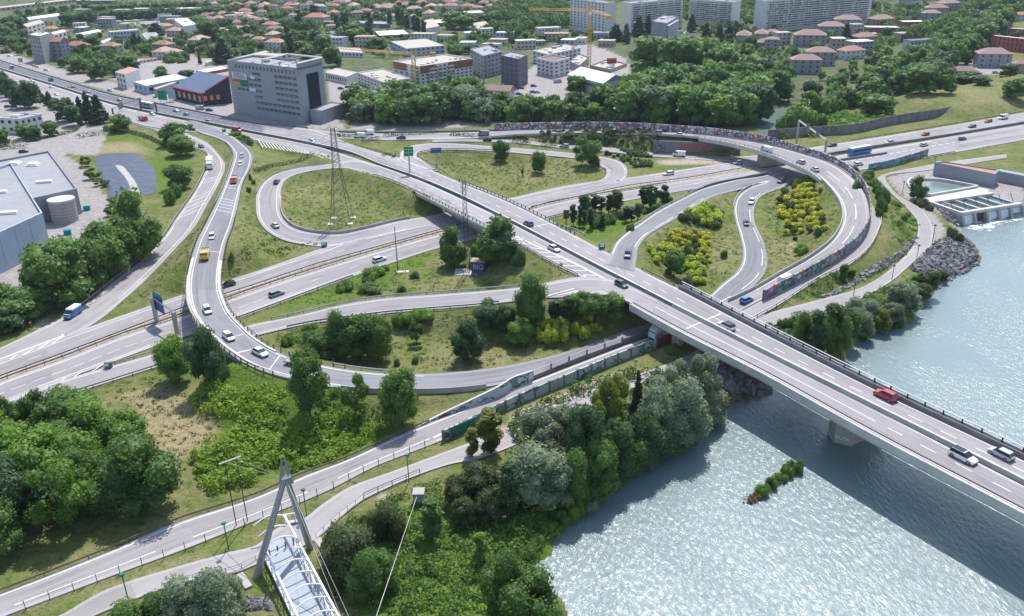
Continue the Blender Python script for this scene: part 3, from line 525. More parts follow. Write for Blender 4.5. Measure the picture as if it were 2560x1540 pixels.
M['graf_c'] = graffiti('graffiti_colour_wall', (.3, .3, .33), [(.04, .26, .7), (.5, .5, .52), (.35, .08, .25), (.06, .42, .25), (.7, .2, .05), (.1, .12, .3), (.65, .06, .08), (.08, .5, .65)], .75, .45, .8, .08)
M['graf_t'] = graffiti('painted_teal_wall', (.02, .22, .36), [(.02, .3, .45), (.01, .15, .3), (.03, .4, .5), (.5, .1, .06), (.05, .35, .3), (.02, .22, .45)], .8, .4, .6, .05)
M['graf_g'] = graffiti('painted_green_grey_panels', (.36, .43, .41), [(.40, .47, .44), (.3, .38, .37), (.46, .52, .48), (.1, .22, .15), (.42, .48, .46), (.08, .1, .12)], .7, .35, .55, .06)
M['graf_d'] = graffiti('graffiti_dark_wall', (.16, .14, .15), [(.2, .18, .18), (.1, .1, .14), (.15, .12, .12), (.3, .3, .33)], .3, .4, .6, .06)
def text(body, loc, size, rz, mt, parent, name='lettering', tilt=PI / 2, align='CENTER'):
    cu_ = bpy.data.curves.new(name, 'FONT'); cu_.body = body; cu_.size = size; cu_.extrude = .02; cu_.align_x = align; cu_.align_y = 'CENTER'
    o = bpy.data.objects.new(name, cu_); COL.objects.link(o); bpy.context.view_layer.update(); me = bpy.data.meshes.new_from_object(o.evaluated_get(bpy.context.evaluated_depsgraph_get())); bpy.data.objects.remove(o)
    me.name = name; me.materials.clear(); me.materials.append(M[mt]); q = link(name, me, parent, tuple(loc)); q.rotation_euler = (tilt, 0, rz); return q
M['red_paint'] = mat('red_spray_paint', (.55, .04, .06), .7); M['redp'] = mat('dark_red_panel', (.28, .06, .05), .7, noise=(1, .15)); M['purple_paint'] = mat('purple_spray_paint', (.25, .15, .42), .7); M['w_lime'] = mat('lime_spray_paint', (.42, .45, .3), .7); M['greenp'] = mat('dark_green_screen', (.02, .13, .09), .7, noise=(.8, .3))
# --- motorway median rails and side rails
guardrail(edge('m1', 1.03, 0, 9.2), 'far rail of the central reserve west of the city overpass', 'rust'); guardrail(edge('m2', -.05, 0, 9.2), 'near rail of the central reserve west of the city overpass', 'rust')
guardrail(edge('m1', 1.03, 9.3, 13.8), 'far rail of the central reserve between the two overpasses', 'rust'); guardrail(edge('m2', -.05, 9.6, 12.6), 'near rail of the central reserve between the two overpasses', 'rust')
tag(sweep('median_strip', edge('m1', 1.0, 0, 13.6), [(-.3, -.4), (3.2, -.4), (3.2, -.02), (-.3, -.02)], mat('median_soil', (.3, .26, .19), 1, noise=[(.6, .25), (3, .2)])), kind='structure')
lowwall(edge('m1', 1.04, 14, 19), 'dark concrete barrier between the two motorway carriageways east of the ramp bridge', .9, 1.0, 'conc_d')
lowwall(wpts('7:620,80 800,50 1140,0', 0), 'short dark concrete barrier beside the coach and the collector lane', .9, .9, 'conc_d')
guardrail(edge('m2', 1.04, 5, 7.9), 'dark rail along the grass with the antenna mast', 'dsteel'); guardrail(edge('m2', 1.04, 9.9, 11.4), 'rail in front of the slender tree clump beside the motorway', 'dsteel')
lowwall(wpts('6:1700,380 1800,345 1950,295 2200,245 2467,193', 0), 'curved dark wall between the motorway and the two merging slip roads', .9, .9, 'conc_d')
guardrail(edge('m1', -.05, 15.8, 19), 'thin rail below the grassy mound by the motorway', 'rust'); guardrail(edge('m2', 1.03, 15.4, 19), 'rail between the motorway and the rough grass behind the power station', 'dsteel')
# --- city road
for a, b_, lb in ((1, 6, 'dark central barrier of the city road in front of the office block'), (6, 11.3, 'central barrier of the city road climbing to the overpass'), (11.3, 15.9, 'central barrier of the city road over the motorway'), (15.9, 20, 'central barrier of the bridge over the river')):
    P = edge('up', 1.0, a, b_); e = root('central_barrier', P, lb, 'barrier'); sweep('wall', P, [(0, -.3), (.75, -.3), (.6, .8), (.15, .8)], 'conc_d' if a < 15 else 'conc', e); sweep('cap', P, RECT(.5, .81, .9, .37), 'conc_l', e)  # sides coloured dark as shaded faces, except over the river; cap pale
e = None
lowwall(edge('up', -.02, 1, 7), 'dark retaining wall between the city road and the frontage street', .7, .6, 'conc_d', 'retaining_wall', 'wall')
guardrail(edge('up', -.03, 8.2, 9.4), 'guardrail beside the low hedges north of the city road', 'rust')
railing(edge('up', -.03, 11.2, 13.4), 'heavy posted railing on the far side of the city overpass', 1.0, 2.4, 'dsteel', 'railing', .24)
guardrail(edge('dn', 1.04, 9.5, 11.2), 'guardrail above the pylon meadow on the near side of the city road', 'rust')
railing(edge('dn', 1.04, 11.1, 12.8), 'heavy posted railing on the near side of the city overpass', 1.0, 2.4, 'dsteel', 'railing', .24)
guardrail(edge('dn', 1.03, 13.1, 15.0), 'guardrail between the hatched lane and the antenna mast meadow', 'steel')
guardrail(wpts('6:470,705 600,740 700,790', 7), 'short curved guardrail above the slender tree clump', 'steel')
guardrail(edge('up', -.02, 15.0, 15.9), 'curved guardrail beside the yellow broom island', 'rust')
guardrail(edge('dn', 1.0, 3.2, 4.4), 'guardrail by the car park trees where the left ramp leaves', 'dsteel')
# --- bridges
def bridge(nm, label, decks, piers, rail=True):
    e = empty(nm, label, 'bridge')
    for rn, s0, s1, tA, tB, dep in decks:
        A = edge(rn, tA, s0, s1, 3); n = len(A); k = max(2, int((s1 - s0) * 30)); Bp = np.array([rp(rn, tB, s0 + (s1 - s0) * i / k) for i in range(k + 1)]); Aa = np.array([rp(rn, tA, s0 + (s1 - s0) * i / k) for i in range(k + 1)])
        V = []; F = []
        for i in range(k + 1):
            a, b_ = Aa[i], Bp[i]; V += [(*a[:2], a[2] - .06), (*b_[:2], b_[2] - .06), (*(b_[:2] * .8 + a[:2] * .2), b_[2] - dep), (*(a[:2] * .8 + b_[:2] * .2), a[2] - dep)]
        for i in range(k): F += [(i * 4 + j, i * 4 + (j + 1) % 4, i * 4 + 4 + (j + 1) % 4, i * 4 + 4 + j) for j in range(4)]
        F += [(3, 2, 1, 0), (k * 4, k * 4 + 1, k * 4 + 2, k * 4 + 3)]
        link('deck', mesh('deck', V, F, M['conc']), e)
    return e
FASC = [(0, -1.5), (.55, -1.5), (.75, -.1), (.75, .62), (.4, .62), (.4, .12), (0, .12)]       # outward = +
def fascia(e, P, prof, mt, sg=1, nm='fascia'):
    return sweep(nm, P, [(o_ * sg, z_) for o_, z_ in (prof if sg > 0 else prof[::-1])], mt, e)
rb = bridge('river_bridge', 'long concrete road bridge crossing the pale river at the right', [('up', 15.9, 20, 0, 1.03, 1.9), ('dn', 15.9, 21, -.04, 1, 1.9)], [])
dnE = edge('dn', 1.0, 15.95, 21, 4); fascia(rb, dnE, [(0, -1.8), (.5, -1.8), (1.0, -1.4), (1.25, -1.0), (1.25, .5), (.95, .5), (.95, .1), (0, .1)], 'conc_l', 1)
sweep('guard_beam', dnE, RECT(.15, .55, .8, .2), 'rust', rb)
upE = edge('up', 0.0, 16.0, 20, 4); fascia(rb, upE, [(0, -2.3), (.5, -2.3), (1.4, -1.2), (1.4, .9), (1.2, .9), (1.1, .1), (0, .1)], 'conc', -1); sweep('guard_wall', upE, [(-.25, -.1), (.0, -.1), (.0, .95), (-.25, .95)], 'conc_d', rb)
sweep('hand_rail', upE, RECT(.12, 1.5, 1.65, -1.1), 'white', rb); 
for p, a in along(upE, 3.6)[:96]: link('rail_post', post_mesh(.22, 1.5, 'dsteel'), rb, tuple(p + np.array([math.sin(a) * -1.1, math.cos(a) * 1.1, 0])), a)
sweep('near_hand_rail', dnE, RECT(.1, .85, .95, 1.1), 'steel', rb)
# river pier (hexagonal, cut-water ends) and abutment column
pc = U(*S(11, 690, 1290), ZW); 
def pier(e, c, L_, w_, z0, z1, ang, mt='conc', nm='pier'):
    ux, uy = math.cos(ang), math.sin(ang); P = []
    for a, b_ in ((-L_, 0), (-L_ * .8, -w_), (L_ * .8, -w_), (L_, 0), (L_ * .8, w_), (-L_ * .8, w_)): P.append((c[0] + ux * a - uy * b_, c[1] + uy * a + ux * b_))
    return MB().prism(P, z0, z1).obj(nm, M[mt], e)
bt = rp('dn', .5, 18.8) - rp('up', .5, 17.6); bd = rp('dn', .5, 19.5) - rp('dn', .5, 18.5); ba = math.atan2(bd[1], bd[0])
bd = (bd / np.linalg.norm(bd)); inw = np.array([-bd[1], bd[0], 0]); foot = U(*S(11, 672, 1275), ZW); pq = foot + inw * 6.0
pier(rb, (pq[0], pq[1]), 7.2, 2.7, ZW - 2, 5.2, math.atan2(inw[1], inw[0]))
tip = pq - inw * 7.2; sd = pq - inw * 5.76 + bd * 2.7; fv = sd - tip; text('RUSK', (tip + sd) / 2 + np.array([fv[1], -fv[0], 0]) / np.linalg.norm(fv) * .06 + [0, 0, 1.3], 1.15, math.atan2(fv[1], fv[0]), 'white', rb, 'spray_lettering')
ab = U(*S(10, 1590, 380), 0); MB().box(-1.3, -.6, -3, 1.3, .6, 5.6).obj('abutment_column', M['conc'], rb, (ab[0], ab[1], 0), ba)
# abutment wing wall at the near left end, retaining wall on the far side
for q, lb in (('10:915,190,.2 1050,80,.2 1185,0,.2', 0),):
    P = wpts(q, 0, 2); o = sweep('wing_wall', P, [(-.3, -1), (.3, -1), (.3, 6.4), (-.3, 6.4)], 'conc_d', rb)
cb = bridge('city_overpass', 'concrete overpass carrying the city road over the motorway in the centre', [('up', 11.4, 12.95, 0, 1.03, 1.3), ('dn', 11.0, 12.95, -.04, 1, 1.3)], [])
fascia(cb, edge('dn', 1.0, 11.0, 12.95, 3), [(0, -1.3), (.4, -1.3), (.9, -.5), (.9, .25), (0, .25)], 'conc', 1); fascia(cb, edge('up', 0, 11.3, 12.95, 3), [(0, -1.3), (.4, -1.3), (.9, -.5), (.9, .25), (0, .25)], 'conc', -1)
mq = rp('m1', 1.08, 8.45); mr = rp('dn', .5, 12) - rp('up', .5, 12)
pier(cb, (mq[0], mq[1]), 12, .7, -1, 5.6, R(-60)); 
for q in ('5:1600,400,5 1700,590,0', '5:2130,830,0 2330,720,5'):
    P = wpts(q, 0, 3)
fo = bridge('ramp_flyover', 'curved concrete ramp flyover crossing the motorway at the left', [('fly', 9.2, 14.7, -.02, 1.02, 1.3)], [])
for t_, sg, a, b_ in ((0.0, -1, 8.6, 15.0), (1.0, 1, 8.6, 15.2)):
    P = edge('fly', t_, a, b_, 2.5); T = np.gradient(P, axis=0); fascia(fo, P, [(0, -1.3), (.4, -1.3), (.8, -.5), (.8, .35), (.4, .35), (.4, .05), (0, .05)], 'conc_l', sg)
for t_, a, b_, lb in ((-.03, 6.2, 15.6, 'brown railing on the outer edge of the ramp flyover'), (1.03, 6.6, 17.6, 'brown railing on the inner edge of the ramp flyover')):
    railing(edge('fly', t_, a, b_), lb, .95, 2.5, 'rust', 'railing', .2)
for q in (10.6, 13.4):
    c0 = (rp('fly', .5, q)); pier(fo, (c0[0], c0[1]), 2.2, .7, -1, 5.6, R(25))
ub = bridge('ramp_bridge', 'curved concrete ramp bridge over the motorway at the upper right', [('upr', 8.8, 12.4, -.05, 1.03, 1.4)], [])
fascia(ub, edge('upr', 1.0, 8.8, 12.5, 2.5), [(0, -1.4), (.4, -1.4), (.8, -.5), (.8, .4), (.4, .4), (.4, .05), (0, .05)], 'conc_l', 1)
fascia(ub, edge('upr', 0.0, 8.6, 13.0, 2.5), [(0, -1.4), (.4, -1.4), (.8, -.5), (.8, .4), (0, .4)], 'conc', -1)
P = edge('upr', 1.03, 8.7, 12.4); railing(P, 'thin posted railing along the inner edge of the ramp bridge', 1.0, 2.5, 'dsteel', 'railing', .15)
c0 = U(1935, 418, 0); pier(ub, (c0[0], c0[1] + 4), 7, .9, -1, 5.8, R(20))
# graffiti abutment wall below the ramp bridge
aw = sweep('retaining_wall', wpts('s:1632,383,0 1680,384,0 1740,386,0 1790,386,0 1850,384,0', 0, 2), [(-.3, -1), (.3, -1), (.3, 5.4), (-.3, 5.4)], 'graf_d', None, True, True); tag(aw, 'grey retaining wall with red lettered graffiti under the ramp bridge', 'wall')
p0 = U(1735, 385.9, 0); t0 = U(1790, 386, 0) - U(1680, 384, 0); text('SIMEON', p0 + np.array([.3, -.75, 3.1]), 3.6, math.atan2(t0[1], t0[0]), 'red_paint', aw, 'spray_lettering')
M_ = None
# walls along the upper ramp
def wall(P, label, mt, h=2.6, w_=.35, nm='graffiti_wall', base=-.5, panel=4.0):
    e = root(nm, P, label, 'wall'); sweep('panels', P, RECT(w_, base, h), mt, e, True, True)
    if panel: posts(P, e, panel, w_ + .16, h + .12, 'conc_d')
    return e
wall(edge('upr', -.06, 4.4, 10.2, 3), 'long pale wall covered in graffiti behind the upper ramp', 'graf_w', 3.0)
wall(edge('upr', -.06, 10.2, 14.6, 3), 'pale graffiti wall on the outer curve of the ramp bridge', 'graf_w', 2.6)
wall(edge('upr', -.03, 14.6, 17.2, 3), 'dark brown graffiti panels on the tight outer bend of the ramp', 'graf_d', 2.4)
wall(edge('upr', -.03, 17.2, 21.2, 3), 'multicoloured graffiti wall between the ramp and the service path', 'graf_c', 2.5)
lowwall(edge('upr', -.02, 1.0, 4.4), 'dark low wall below the wood north of the city road', .9, .5, 'conc_d')
lowwall(edge('upr', 1.03, 3.9, 8.8), 'low concrete kerb wall above the shrub embankment', .5, .3, 'conc')
lowwall(edge('upr', 1.03, 12.4, 22), 'low concrete barrier round the two yellow broom meadows', .9, .4, 'conc')
guardrail(edge('service_path', 1.02, 2, 8.3), 'white guardrail on the outer side of the service path', 'steel', .9)
wall(wpts('7:965,160 1140,125 1535,10', 0, 2), 'bright teal painted wall beside the motorway and the power station', 'graf_t', 2.6, .4, 'painted_wall', -.5, 0)
wall(wpts('3:0,1340 540,1300 740,1290 1180,1200 1500,1150 1730,1110 1810,1050 1830,1020', 0, 3), 'dark brown panel noise barrier curving up to the grassy mound', 'graf_d', 4.2, .3, 'noise_barrier', -.5, 4.5)
# lower road walls
wall(edge('low', 1.03, 3.5, 4.15, 2), 'dark red panel wall under the river bridge', 'redp', 2.2, .3, 'panel_wall')
w8 = wall(edge('low', 1.03, 4.15, 9.0, 2), 'grey green graffiti panel wall beside the lower road and the willows', 'graf_g', 2.2, .3, 'panel_wall')
wall(wpts('9:1872,1255 2120,1145', 0, 2), 'short dark green mesh screen at the start of the lower road', 'greenp', 2.3, .2, 'screen_fence')
w9 = wall(wpts('4:560,1484 660,1425 780,1345 900,1265 1150,1120 1290,1050 1480,905 1560,800', 0, 3), 'dark grey boundary wall with purple graffiti below the trees of the left ramp', 'graf_d', 2.0, .3, 'boundary_wall', -.5, 0); q9 = U(*S(4, 740, 1370), 0); text('OMF', q9 + [-.2, -.5, 1.1], 2.6, R(38), 'purple_paint', w9, 'spray_lettering')
q9 = rp('low', 1.03, 6.2); t9 = rp('low', 1.03, 5.9) - rp('low', 1.03, 6.5); a9 = math.atan2(t9[1], t9[0]); text('QIRAN', q9 + [math.sin(a9) * .32, -math.cos(a9) * .32, 1.4], 1.9, a9, 'w_lime', w8, 'spray_lettering')
P = wpts('10:1265,262 1170,310 1060,345', 0, 2); lowwall(P, 'dark dividing wall between the two carriageways under the bridge', 1.3, .6, 'conc_d')
P = wpts('10:1060,352 600,520 200,685', 0, 2); e = wall(P, 'low graffiti dividing wall with posts between ramp and lower road', 'graf_d', .9, .5, 'dividing_wall', -.5, 0)
for p, a in along(P, 5): link('post', post_mesh(.3, 2.0, 'conc_d'), e, tuple(p), a)
sweep('hand_rail', P, RECT(.1, 1.9, 2.0), 'steel', e)
P = wpts('10:200,700 0,775|9:2380,835 2140,925 1830,1035 1600,1125', 0, 1.5); V = []; n = len(P)
hh = np.interp(np.linspace(0, 1, n), [0, .3, .6, 1], [2.4, 2.6, 1.5, .15]); Pt = P.copy(); Pt[:, 2] = hh
T = np.gradient(P, axis=0); T[:, 2] = 0; T /= np.linalg.norm(T, axis=1)[:, None]; Nn = np.stack([T[:, 1], -T[:, 0], 0 * T[:, 0]], 1); off = .2
V = []
for i in range(n): V += [P[i] - Nn[i] * off - [0, 0, .5], P[i] + Nn[i] * off - [0, 0, .5], Pt[i] + Nn[i] * off, Pt[i] - Nn[i] * off]
F = [(i * 4 + j, i * 4 + (j + 1) % 4, i * 4 + 4 + (j + 1) % 4, i * 4 + 4 + j) for i in range(n - 1) for j in range(4)] + [(3, 2, 1, 0), tuple(4 * n - 4 + j for j in range(4))]
me = mesh('tapered_wall', V, F, M['graf_g']); uv = me.uv_layers.new(name='UVMap')
for lp in me.loops: co = me.vertices[lp.vertex_index].co; uv.data[lp.index].uv = ((lp.vertex_index // 4) * 1.5, co.z)
tw = link('tapered_wall', me); tag(tw, 'tapering pale green grey graffiti wall with a white cap by the lower road', 'wall'); sweep('cap', Pt, RECT(.42, 0, .12), 'conc_l', tw)
lowwall(edge('fly', -.02, 17.5, 20.5), 'low grey wall along the outer edge of the descending ramp', .8, .4, 'conc')
guardrail(edge('low', -.02, 8.8, 17), 'long brown guardrail along the far side of the lower road', 'rust', .75, 6)
guardrail(edge('s2', -.02, 3.0, 5.2), 'grey guardrail on the gore island beside the green marker', 'steel'); guardrail(edge('s2', 1.03, 1.5, 5.6), 'guardrail between the slip road and the dry meadow', 'steel')
guardrail(edge('s2', -.03, 6.3, 12.2), 'grey guardrail along the far side of the climbing slip road', 'steel'); guardrail(edge('s2', 1.03, 6.6, 11.6), 'dark guardrail on the near side of the climbing slip road', 'dsteel')
lowwall(edge('lp1', 1.03, 7, 14.3), 'curved concrete barrier inside the left loop round the pylon meadow', .9, .4, 'conc'); guardrail(edge('lp1', -.02, 2.2, 6), 'steel rail outside the left loop', 'steel')
guardrail(edge('lp2', 1.05, 2.5, 7), 'thin rail along the oval tree meadow', 'dsteel'); guardrail(wpts('5:1560,35 1700,110 1850,205', 5.5), 'guardrail at the merge behind the blue direction sign', 'rust')
guardrail(edge('rl', -.04, 2.2, 11), 'long pale guardrail on the outer side of the left ramp', 'steel', .8, 4)
guardrail(edge('r3', -.02, 3.4, 7), 'steel guardrail above the slender trees on the slip road', 'steel'); guardrail(edge('r4', -.03, 3, 5.2), 'thin rail on the inner bend of the double curved slip road', 'steel')
guardrail(edge('fly', -.03, 2.2, 6.2), 'guardrail on the left of the ramp before the flyover', 'steel'); guardrail(edge('fly', 1.03, 2.2, 6.4), 'guardrail on the right of the ramp before the flyover', 'steel'); guardrail(edge('fly', 1.03, 17.3, 18.7), 'guardrail above the locust thicket at the end of the curve', 'steel')
# posts fence between lower road and path; chain fence along path
P = edge('low', 1.04, 9.9, 17, 2); e = root('post_fence', P, 'line of thin grey posts between the lower road and the path', 'fence'); posts(P, e, 3.2, .1, 1.6, 'dsteel')
P = wpts('13:1580,115 1160,295 1040,350', 0, 2); railing(P, 'thin railing on the river side of the path', 1.1, 2.4, 'dsteel', 'railing', .1)
P = wpts('13:1040,352 860,490 680,640 580,735', 0, 1.5); e = wall(P, 'low path wall with blue and red graffiti by the footbridge', 'graf_c', .05, .4, 'path_wall', -2.4, 0); sweep('hand_rail', P, RECT(.06, 1.0, 1.08), 'steel', e); [link('post', post_mesh(.07, 1.0, 'steel'), e, tuple(p), a) for p, a in along(P, 2)]
P = wpts('12:2467,950 2280,1045 2000,1100 1700,1170', 0, 1.5); railing(P, 'pale thin railing above the willow shrubs left of the footbridge', 1.0, 2.4, 'steel', 'railing', .07)
# ------------------------------------------------------------------ vegetation
M['bark'] = mat('bark', (.09, .07, .055), .95, noise=(2, .25))
M['lf_mid'] = leafmat('leaves_mid_green', (.045, .11, .022), (.19, .31, .062))
M['lf_dark'] = leafmat('leaves_dark_green', (.035, .085, .03), (.13, .22, .075))
M['lf_bright'] = leafmat('leaves_bright_green', (.07, .17, .018), (.25, .40, .06))
M['lf_willow'] = leafmat('leaves_silvery', (.115, .165, .085), (.34, .41, .25))
M['lf_yel'] = leafmat('leaves_yellow_green', (.10, .14, .018), (.30, .34, .06))
M['lf_con'] = leafmat('needles', (.016, .04, .018), (.055, .10, .045), trans=.12)
M['lf_broom'] = leafmat('broom_flowers', (.14, .23, .02), (.3, .4, .05), (.72, .66, .05))
M['lf_lime'] = leafmat('broom_lime_flowers', (.12, .2, .02), (.3, .38, .04), (.56, .64, .06))
M['lf_hedge'] = leafmat('hedge_leaves', (.05, .08, .03), (.14, .18, .06))
M['lf_dry'] = leafmat('dry_reeds', (.16, .13, .05), (.30, .24, .10))
def quads(C, Nn, size, rs, elong=1.0):                       # leaf clumps: one quad per point, roughly facing its normal
    n = len(C); T = rs.normal(size=(n, 3)); Nn = Nn + rs.normal(size=(n, 3)) * .55; Nn /= np.linalg.norm(Nn, axis=1)[:, None] + 1e-9
    a = np.cross(Nn, T); a /= np.linalg.norm(a, axis=1)[:, None] + 1e-9; b_ = np.cross(Nn, a); s = (size * (.6 + .8 * rs.rand(n)))[:, None] / 2
    V = np.stack([C + a * s * elong, C + b_ * s * .75, C - a * s * elong, C - b_ * s * .75], 1).reshape(-1, 3); return V, np.arange(4 * n).reshape(-1, 4)
_ico = None
def ico():
    global _ico
    if _ico is None:
        import bmesh
        bm = bmesh.new(); bmesh.ops.create_icosphere(bm, subdivisions=2, radius=1); _ico = (np.array([v.co[:] for v in bm.verts]), np.array([[v.index for v in f.verts] for f in bm.faces])); bm.free()
    return _ico
def crown(kind, nq, seed, leaf):
    rs = np.random.RandomState(seed); lob = []
    if kind == 'round':
        for _ in range(17):
            d = rs.normal(size=3); d /= np.linalg.norm(d); r = rs.uniform(.35, 1) ** .6; c = np.array([d[0] * r * 2.6, d[1] * r * 2.6, 5.7 + d[2] * r * 3.2]); lob.append((c, rs.uniform(.85, 1.95)))
        for k in range(6): a = k * 1.05 + rs.uniform(0, .6); lob.append((np.array([math.cos(a) * 2.2, math.sin(a) * 2.2, rs.uniform(1.9, 3.2)]), rs.uniform(1.1, 1.5)))
    elif kind == 'open':
        for _ in range(13):
            d = rs.normal(size=3); d /= np.linalg.norm(d); c = np.array([d[0] * 2.9, d[1] * 2.9, 5.6 + d[2] * 3.2]); lob.append((c, rs.uniform(.8, 1.5)))
    elif kind == 'tall':
        for k in range(15):
            z = 2 + 7.4 * k / 14; w_ = .95 * math.sin(PI * (z - .8) / 10.2) ** .6; a = rs.uniform(0, 6.3); lob.append((np.array([math.cos(a) * w_ * .5, math.sin(a) * w_ * .5, z]), rs.uniform(.5, .85) * (.6 + w_ * .4)))
    elif kind == 'cone':
        for k in range(26):
            z = 1.2 + 8.6 * (k / 25) ** 1.1; w_ = 2.0 * (1 - z / 10.3); a = k * 2.4; lob.append((np.array([math.cos(a) * w_ * .75, math.sin(a) * w_ * .75, z]), .35 + .45 * w_))
    elif kind == 'bush':
        for _ in range(11):
            a = rs.uniform(0, 6.3); r = rs.uniform(0, 1) ** .5 * 2.6; lob.append((np.array([math.cos(a) * r, math.sin(a) * r, rs.uniform(.6, 2.6) * (1 - r / 6)]), rs.uniform(.9, 1.7)))
    elif kind == 'broom':
        for _ in range(5):
            a = rs.uniform(0, 6.3); r = rs.uniform(0, .5); lob.append((np.array([math.cos(a) * r, math.sin(a) * r, rs.uniform(.7, 1.0)]), rs.uniform(.55, .75)))
    w_ = np.array([l[1] ** 2 for l in lob]); w_ /= w_.sum(); pick = rs.choice(len(lob), nq, p=w_); C0 = np.array([l[0] for l in lob]); RR = np.array([l[1] for l in lob])
    d = rs.normal(size=(nq, 3)); d[:, 2] = d[:, 2] * .9 + .15; d /= np.linalg.norm(d, axis=1)[:, None]; rad = rs.uniform(.8, 1.22, nq)
    P = C0[pick] + d * (RR[pick] * rad)[:, None]; keep = P[:, 2] > .15; P = P[keep]; d = d[keep]
    V, F = quads(P, d, leaf, rs); iv, if_ = ico(); VV = [V]; FF = [F]; n = len(V)
    # solid inner lobes (tri -> quad by repeating would break; build as separate triangle soup of quads)
    tv = []; 
    for c, r in lob:
        J = 1 + .28 * (rs.rand(len(iv)) - .5); X = c + iv * (r * .84) * J[:, None]; X[:, 2] = np.maximum(X[:, 2], .05); tv.append(X)
    me_v = np.vstack([V] + tv); F2 = []; off = n
    for X in tv: F2 += [tuple(int(i) + off for i in f) for f in if_]; off += len(X)
    return me_v, [tuple(f) for f in F.tolist()] + F2
def trunk(kind, seed):
    rs = random.Random(seed); m_ = MB(); h = {'tall': 7, 'cone': 8, 'bush': 1.2, 'broom': .7}.get(kind, 5.2); r = {'bush': .12, 'broom': .06, 'tall': .16}.get(kind, .22)
    m_.bar((0, 0, -.6), (0.05, 0, h), r, 6, r * .35)
    if kind in ('round', 'open'):
        for k in range(6):
            a = k * 1.05 + rs.random(); z = 2.2 + k * .45; m_.bar((0, 0, z), (math.cos(a) * 2.3, math.sin(a) * 2.3, z + 2.6), r * .5, 5, r * .12)
    return m_
PROTO = {}
LOD = {'n': (6500, .38), 'm': (2800, .55), 'f': (900, 1.0)}
def proto(kind, mt, lod, var):
    k = (kind, mt, lod, var)
    if k not in PROTO:
        nq, lf = LOD[lod]; sc_ = {'tall': .5, 'broom': .14, 'bush': .6, 'cone': .8, 'open': .65}.get(kind, 1); lf *= {'broom': .55, 'tall': .8, 'bush': .85}.get(kind, 1)
        V, F = crown(kind, int(nq * sc_), hash((kind, lod)) % 7 * 0 + 11 * var + len(kind) * 3 + ord(lod), lf)
        nm = 'foliage' if kind in ('bush', 'broom') else 'crown'
        PROTO[k] = (mesh(nm, V, F, M[mt]), trunk(kind, var).mesh('trunk', M['bark']))
    return PROTO[k]
SIZE = {'round': (6.9, 9.5), 'open': (7.2, 9.5), 'tall': (2.4, 10), 'cone': (4.4, 10), 'bush': (7.4, 3.6), 'broom': (1.9, 1.55)}     # proto width, height
NTREE = {}
def tree(kind, mt, p, H, W, label, group=None, name=None, cat=None, solo=False):
    d = math.hypot(p[1], p[0]); lod = 'n' if d < 215 else ('m' if d < 420 else 'f'); cm_, tm_ = proto(kind, mt, lod, rnd.randrange(3 if lod != 'n' else 4)); w0, h0 = SIZE[kind]
    nm = name or {'tall': 'poplar_tree', 'cone': 'conifer_tree', 'bush': 'shrub', 'broom': 'broom_shrub'}.get(kind, 'willow_tree' if mt == 'lf_willow' else 'broadleaf_tree')
    e = empty(nm, label, cat or ('shrub' if kind in ('bush', 'broom') else 'tree'), tuple(p), rnd.uniform(0, 6.28), group); NTREE[nm] = NTREE.get(nm, 0) + 1
    s = (W / w0, W / w0 * rnd.uniform(.9, 1.1), H / h0)
    link(cm_.name.split('.')[0], cm_, e, sc=s)
    if d < 330 and kind != 'broom': link('trunk', tm_, e, sc=s)
    return e
def trees(s, kind, mt, label, group=None, name=None, fb=1.0):         # 'tile: x,ybase,ytop,width ...'
    out = []
    for x, y, yt, w_ in pts_raw(s):
        y = yt + (y - yt) * fb; p = G(x, y)
        while p[2] < ZW + .15: y -= 4; p = G(x, y)
        H = max(1, hgt(p, yt)) * (.84 if fb < 1 else 1); w_ *= .84 if fb < 1 else 1; dep = np.dot(p - np.array([0, 0, CAMH]), FW); out.append(tree(kind, mt, p, H, w_ * dep / FOC, label, group, name))
    return out
def pts_raw(s):
    out = []
    for blk in s.split('|'):
        t, b = blk.split(':'); t = None if t.strip() == 's' else int(t)
        for tok in b.split():
            v = [float(a) for a in tok.split(',')]
            if t is None: out.append(tuple(v))
            else:
                a = S(t, v[0], v[1]); c = S(t, v[0], v[2]); out.append((a[0], a[1], c[1], v[3] / 3.855))
    return out
BLOCK = []                                                    # footprints that scattered trees must avoid
def scatter(s, spacing, kinds, H, label, group, seed=1, avoid=True, mx=999, wf=.85, name=None):
    P = [U(p[0], p[1], 0)[:2] for p in pts(s)]; r = random.Random(seed); xs = [p[0] for p in P]; ys = [p[1] for p in P]; n = 0; out = []
    x = min(xs)
    cand = []
    while x < max(xs):
        y = min(ys)
        while y < max(ys): cand.append((x + r.uniform(-.42, .42) * spacing, y + r.uniform(-.42, .42) * spacing)); y += spacing
        x += spacing
    r.shuffle(cand)
    for x, y in cand:
        if n >= mx: break
        if not bool(inpoly(x, y, P)): continue
        if avoid and any(abs(x - bx) < br and abs(y - by) < br and math.hypot(x - bx, y - by) < br for bx, by, br in BLOCK): continue
        k, mt = r.choice(kinds); h = r.uniform(*H); z = height(x, y)
        if z < ZW: continue
        tree(k, mt, np.array([x, y, z]), h, h * wf * {'tall': .32, 'cone': .5, 'bush': 1.9, 'broom': 1.2}.get(k, 1) * r.uniform(.85, 1.2), label, group, name); n += 1
    return n
RSM = [(q[0], q[1], q[3]) for r_ in ('fly', 'low', 'cycle_path') for q in SMP[r_][::2] if q[1] < 260]
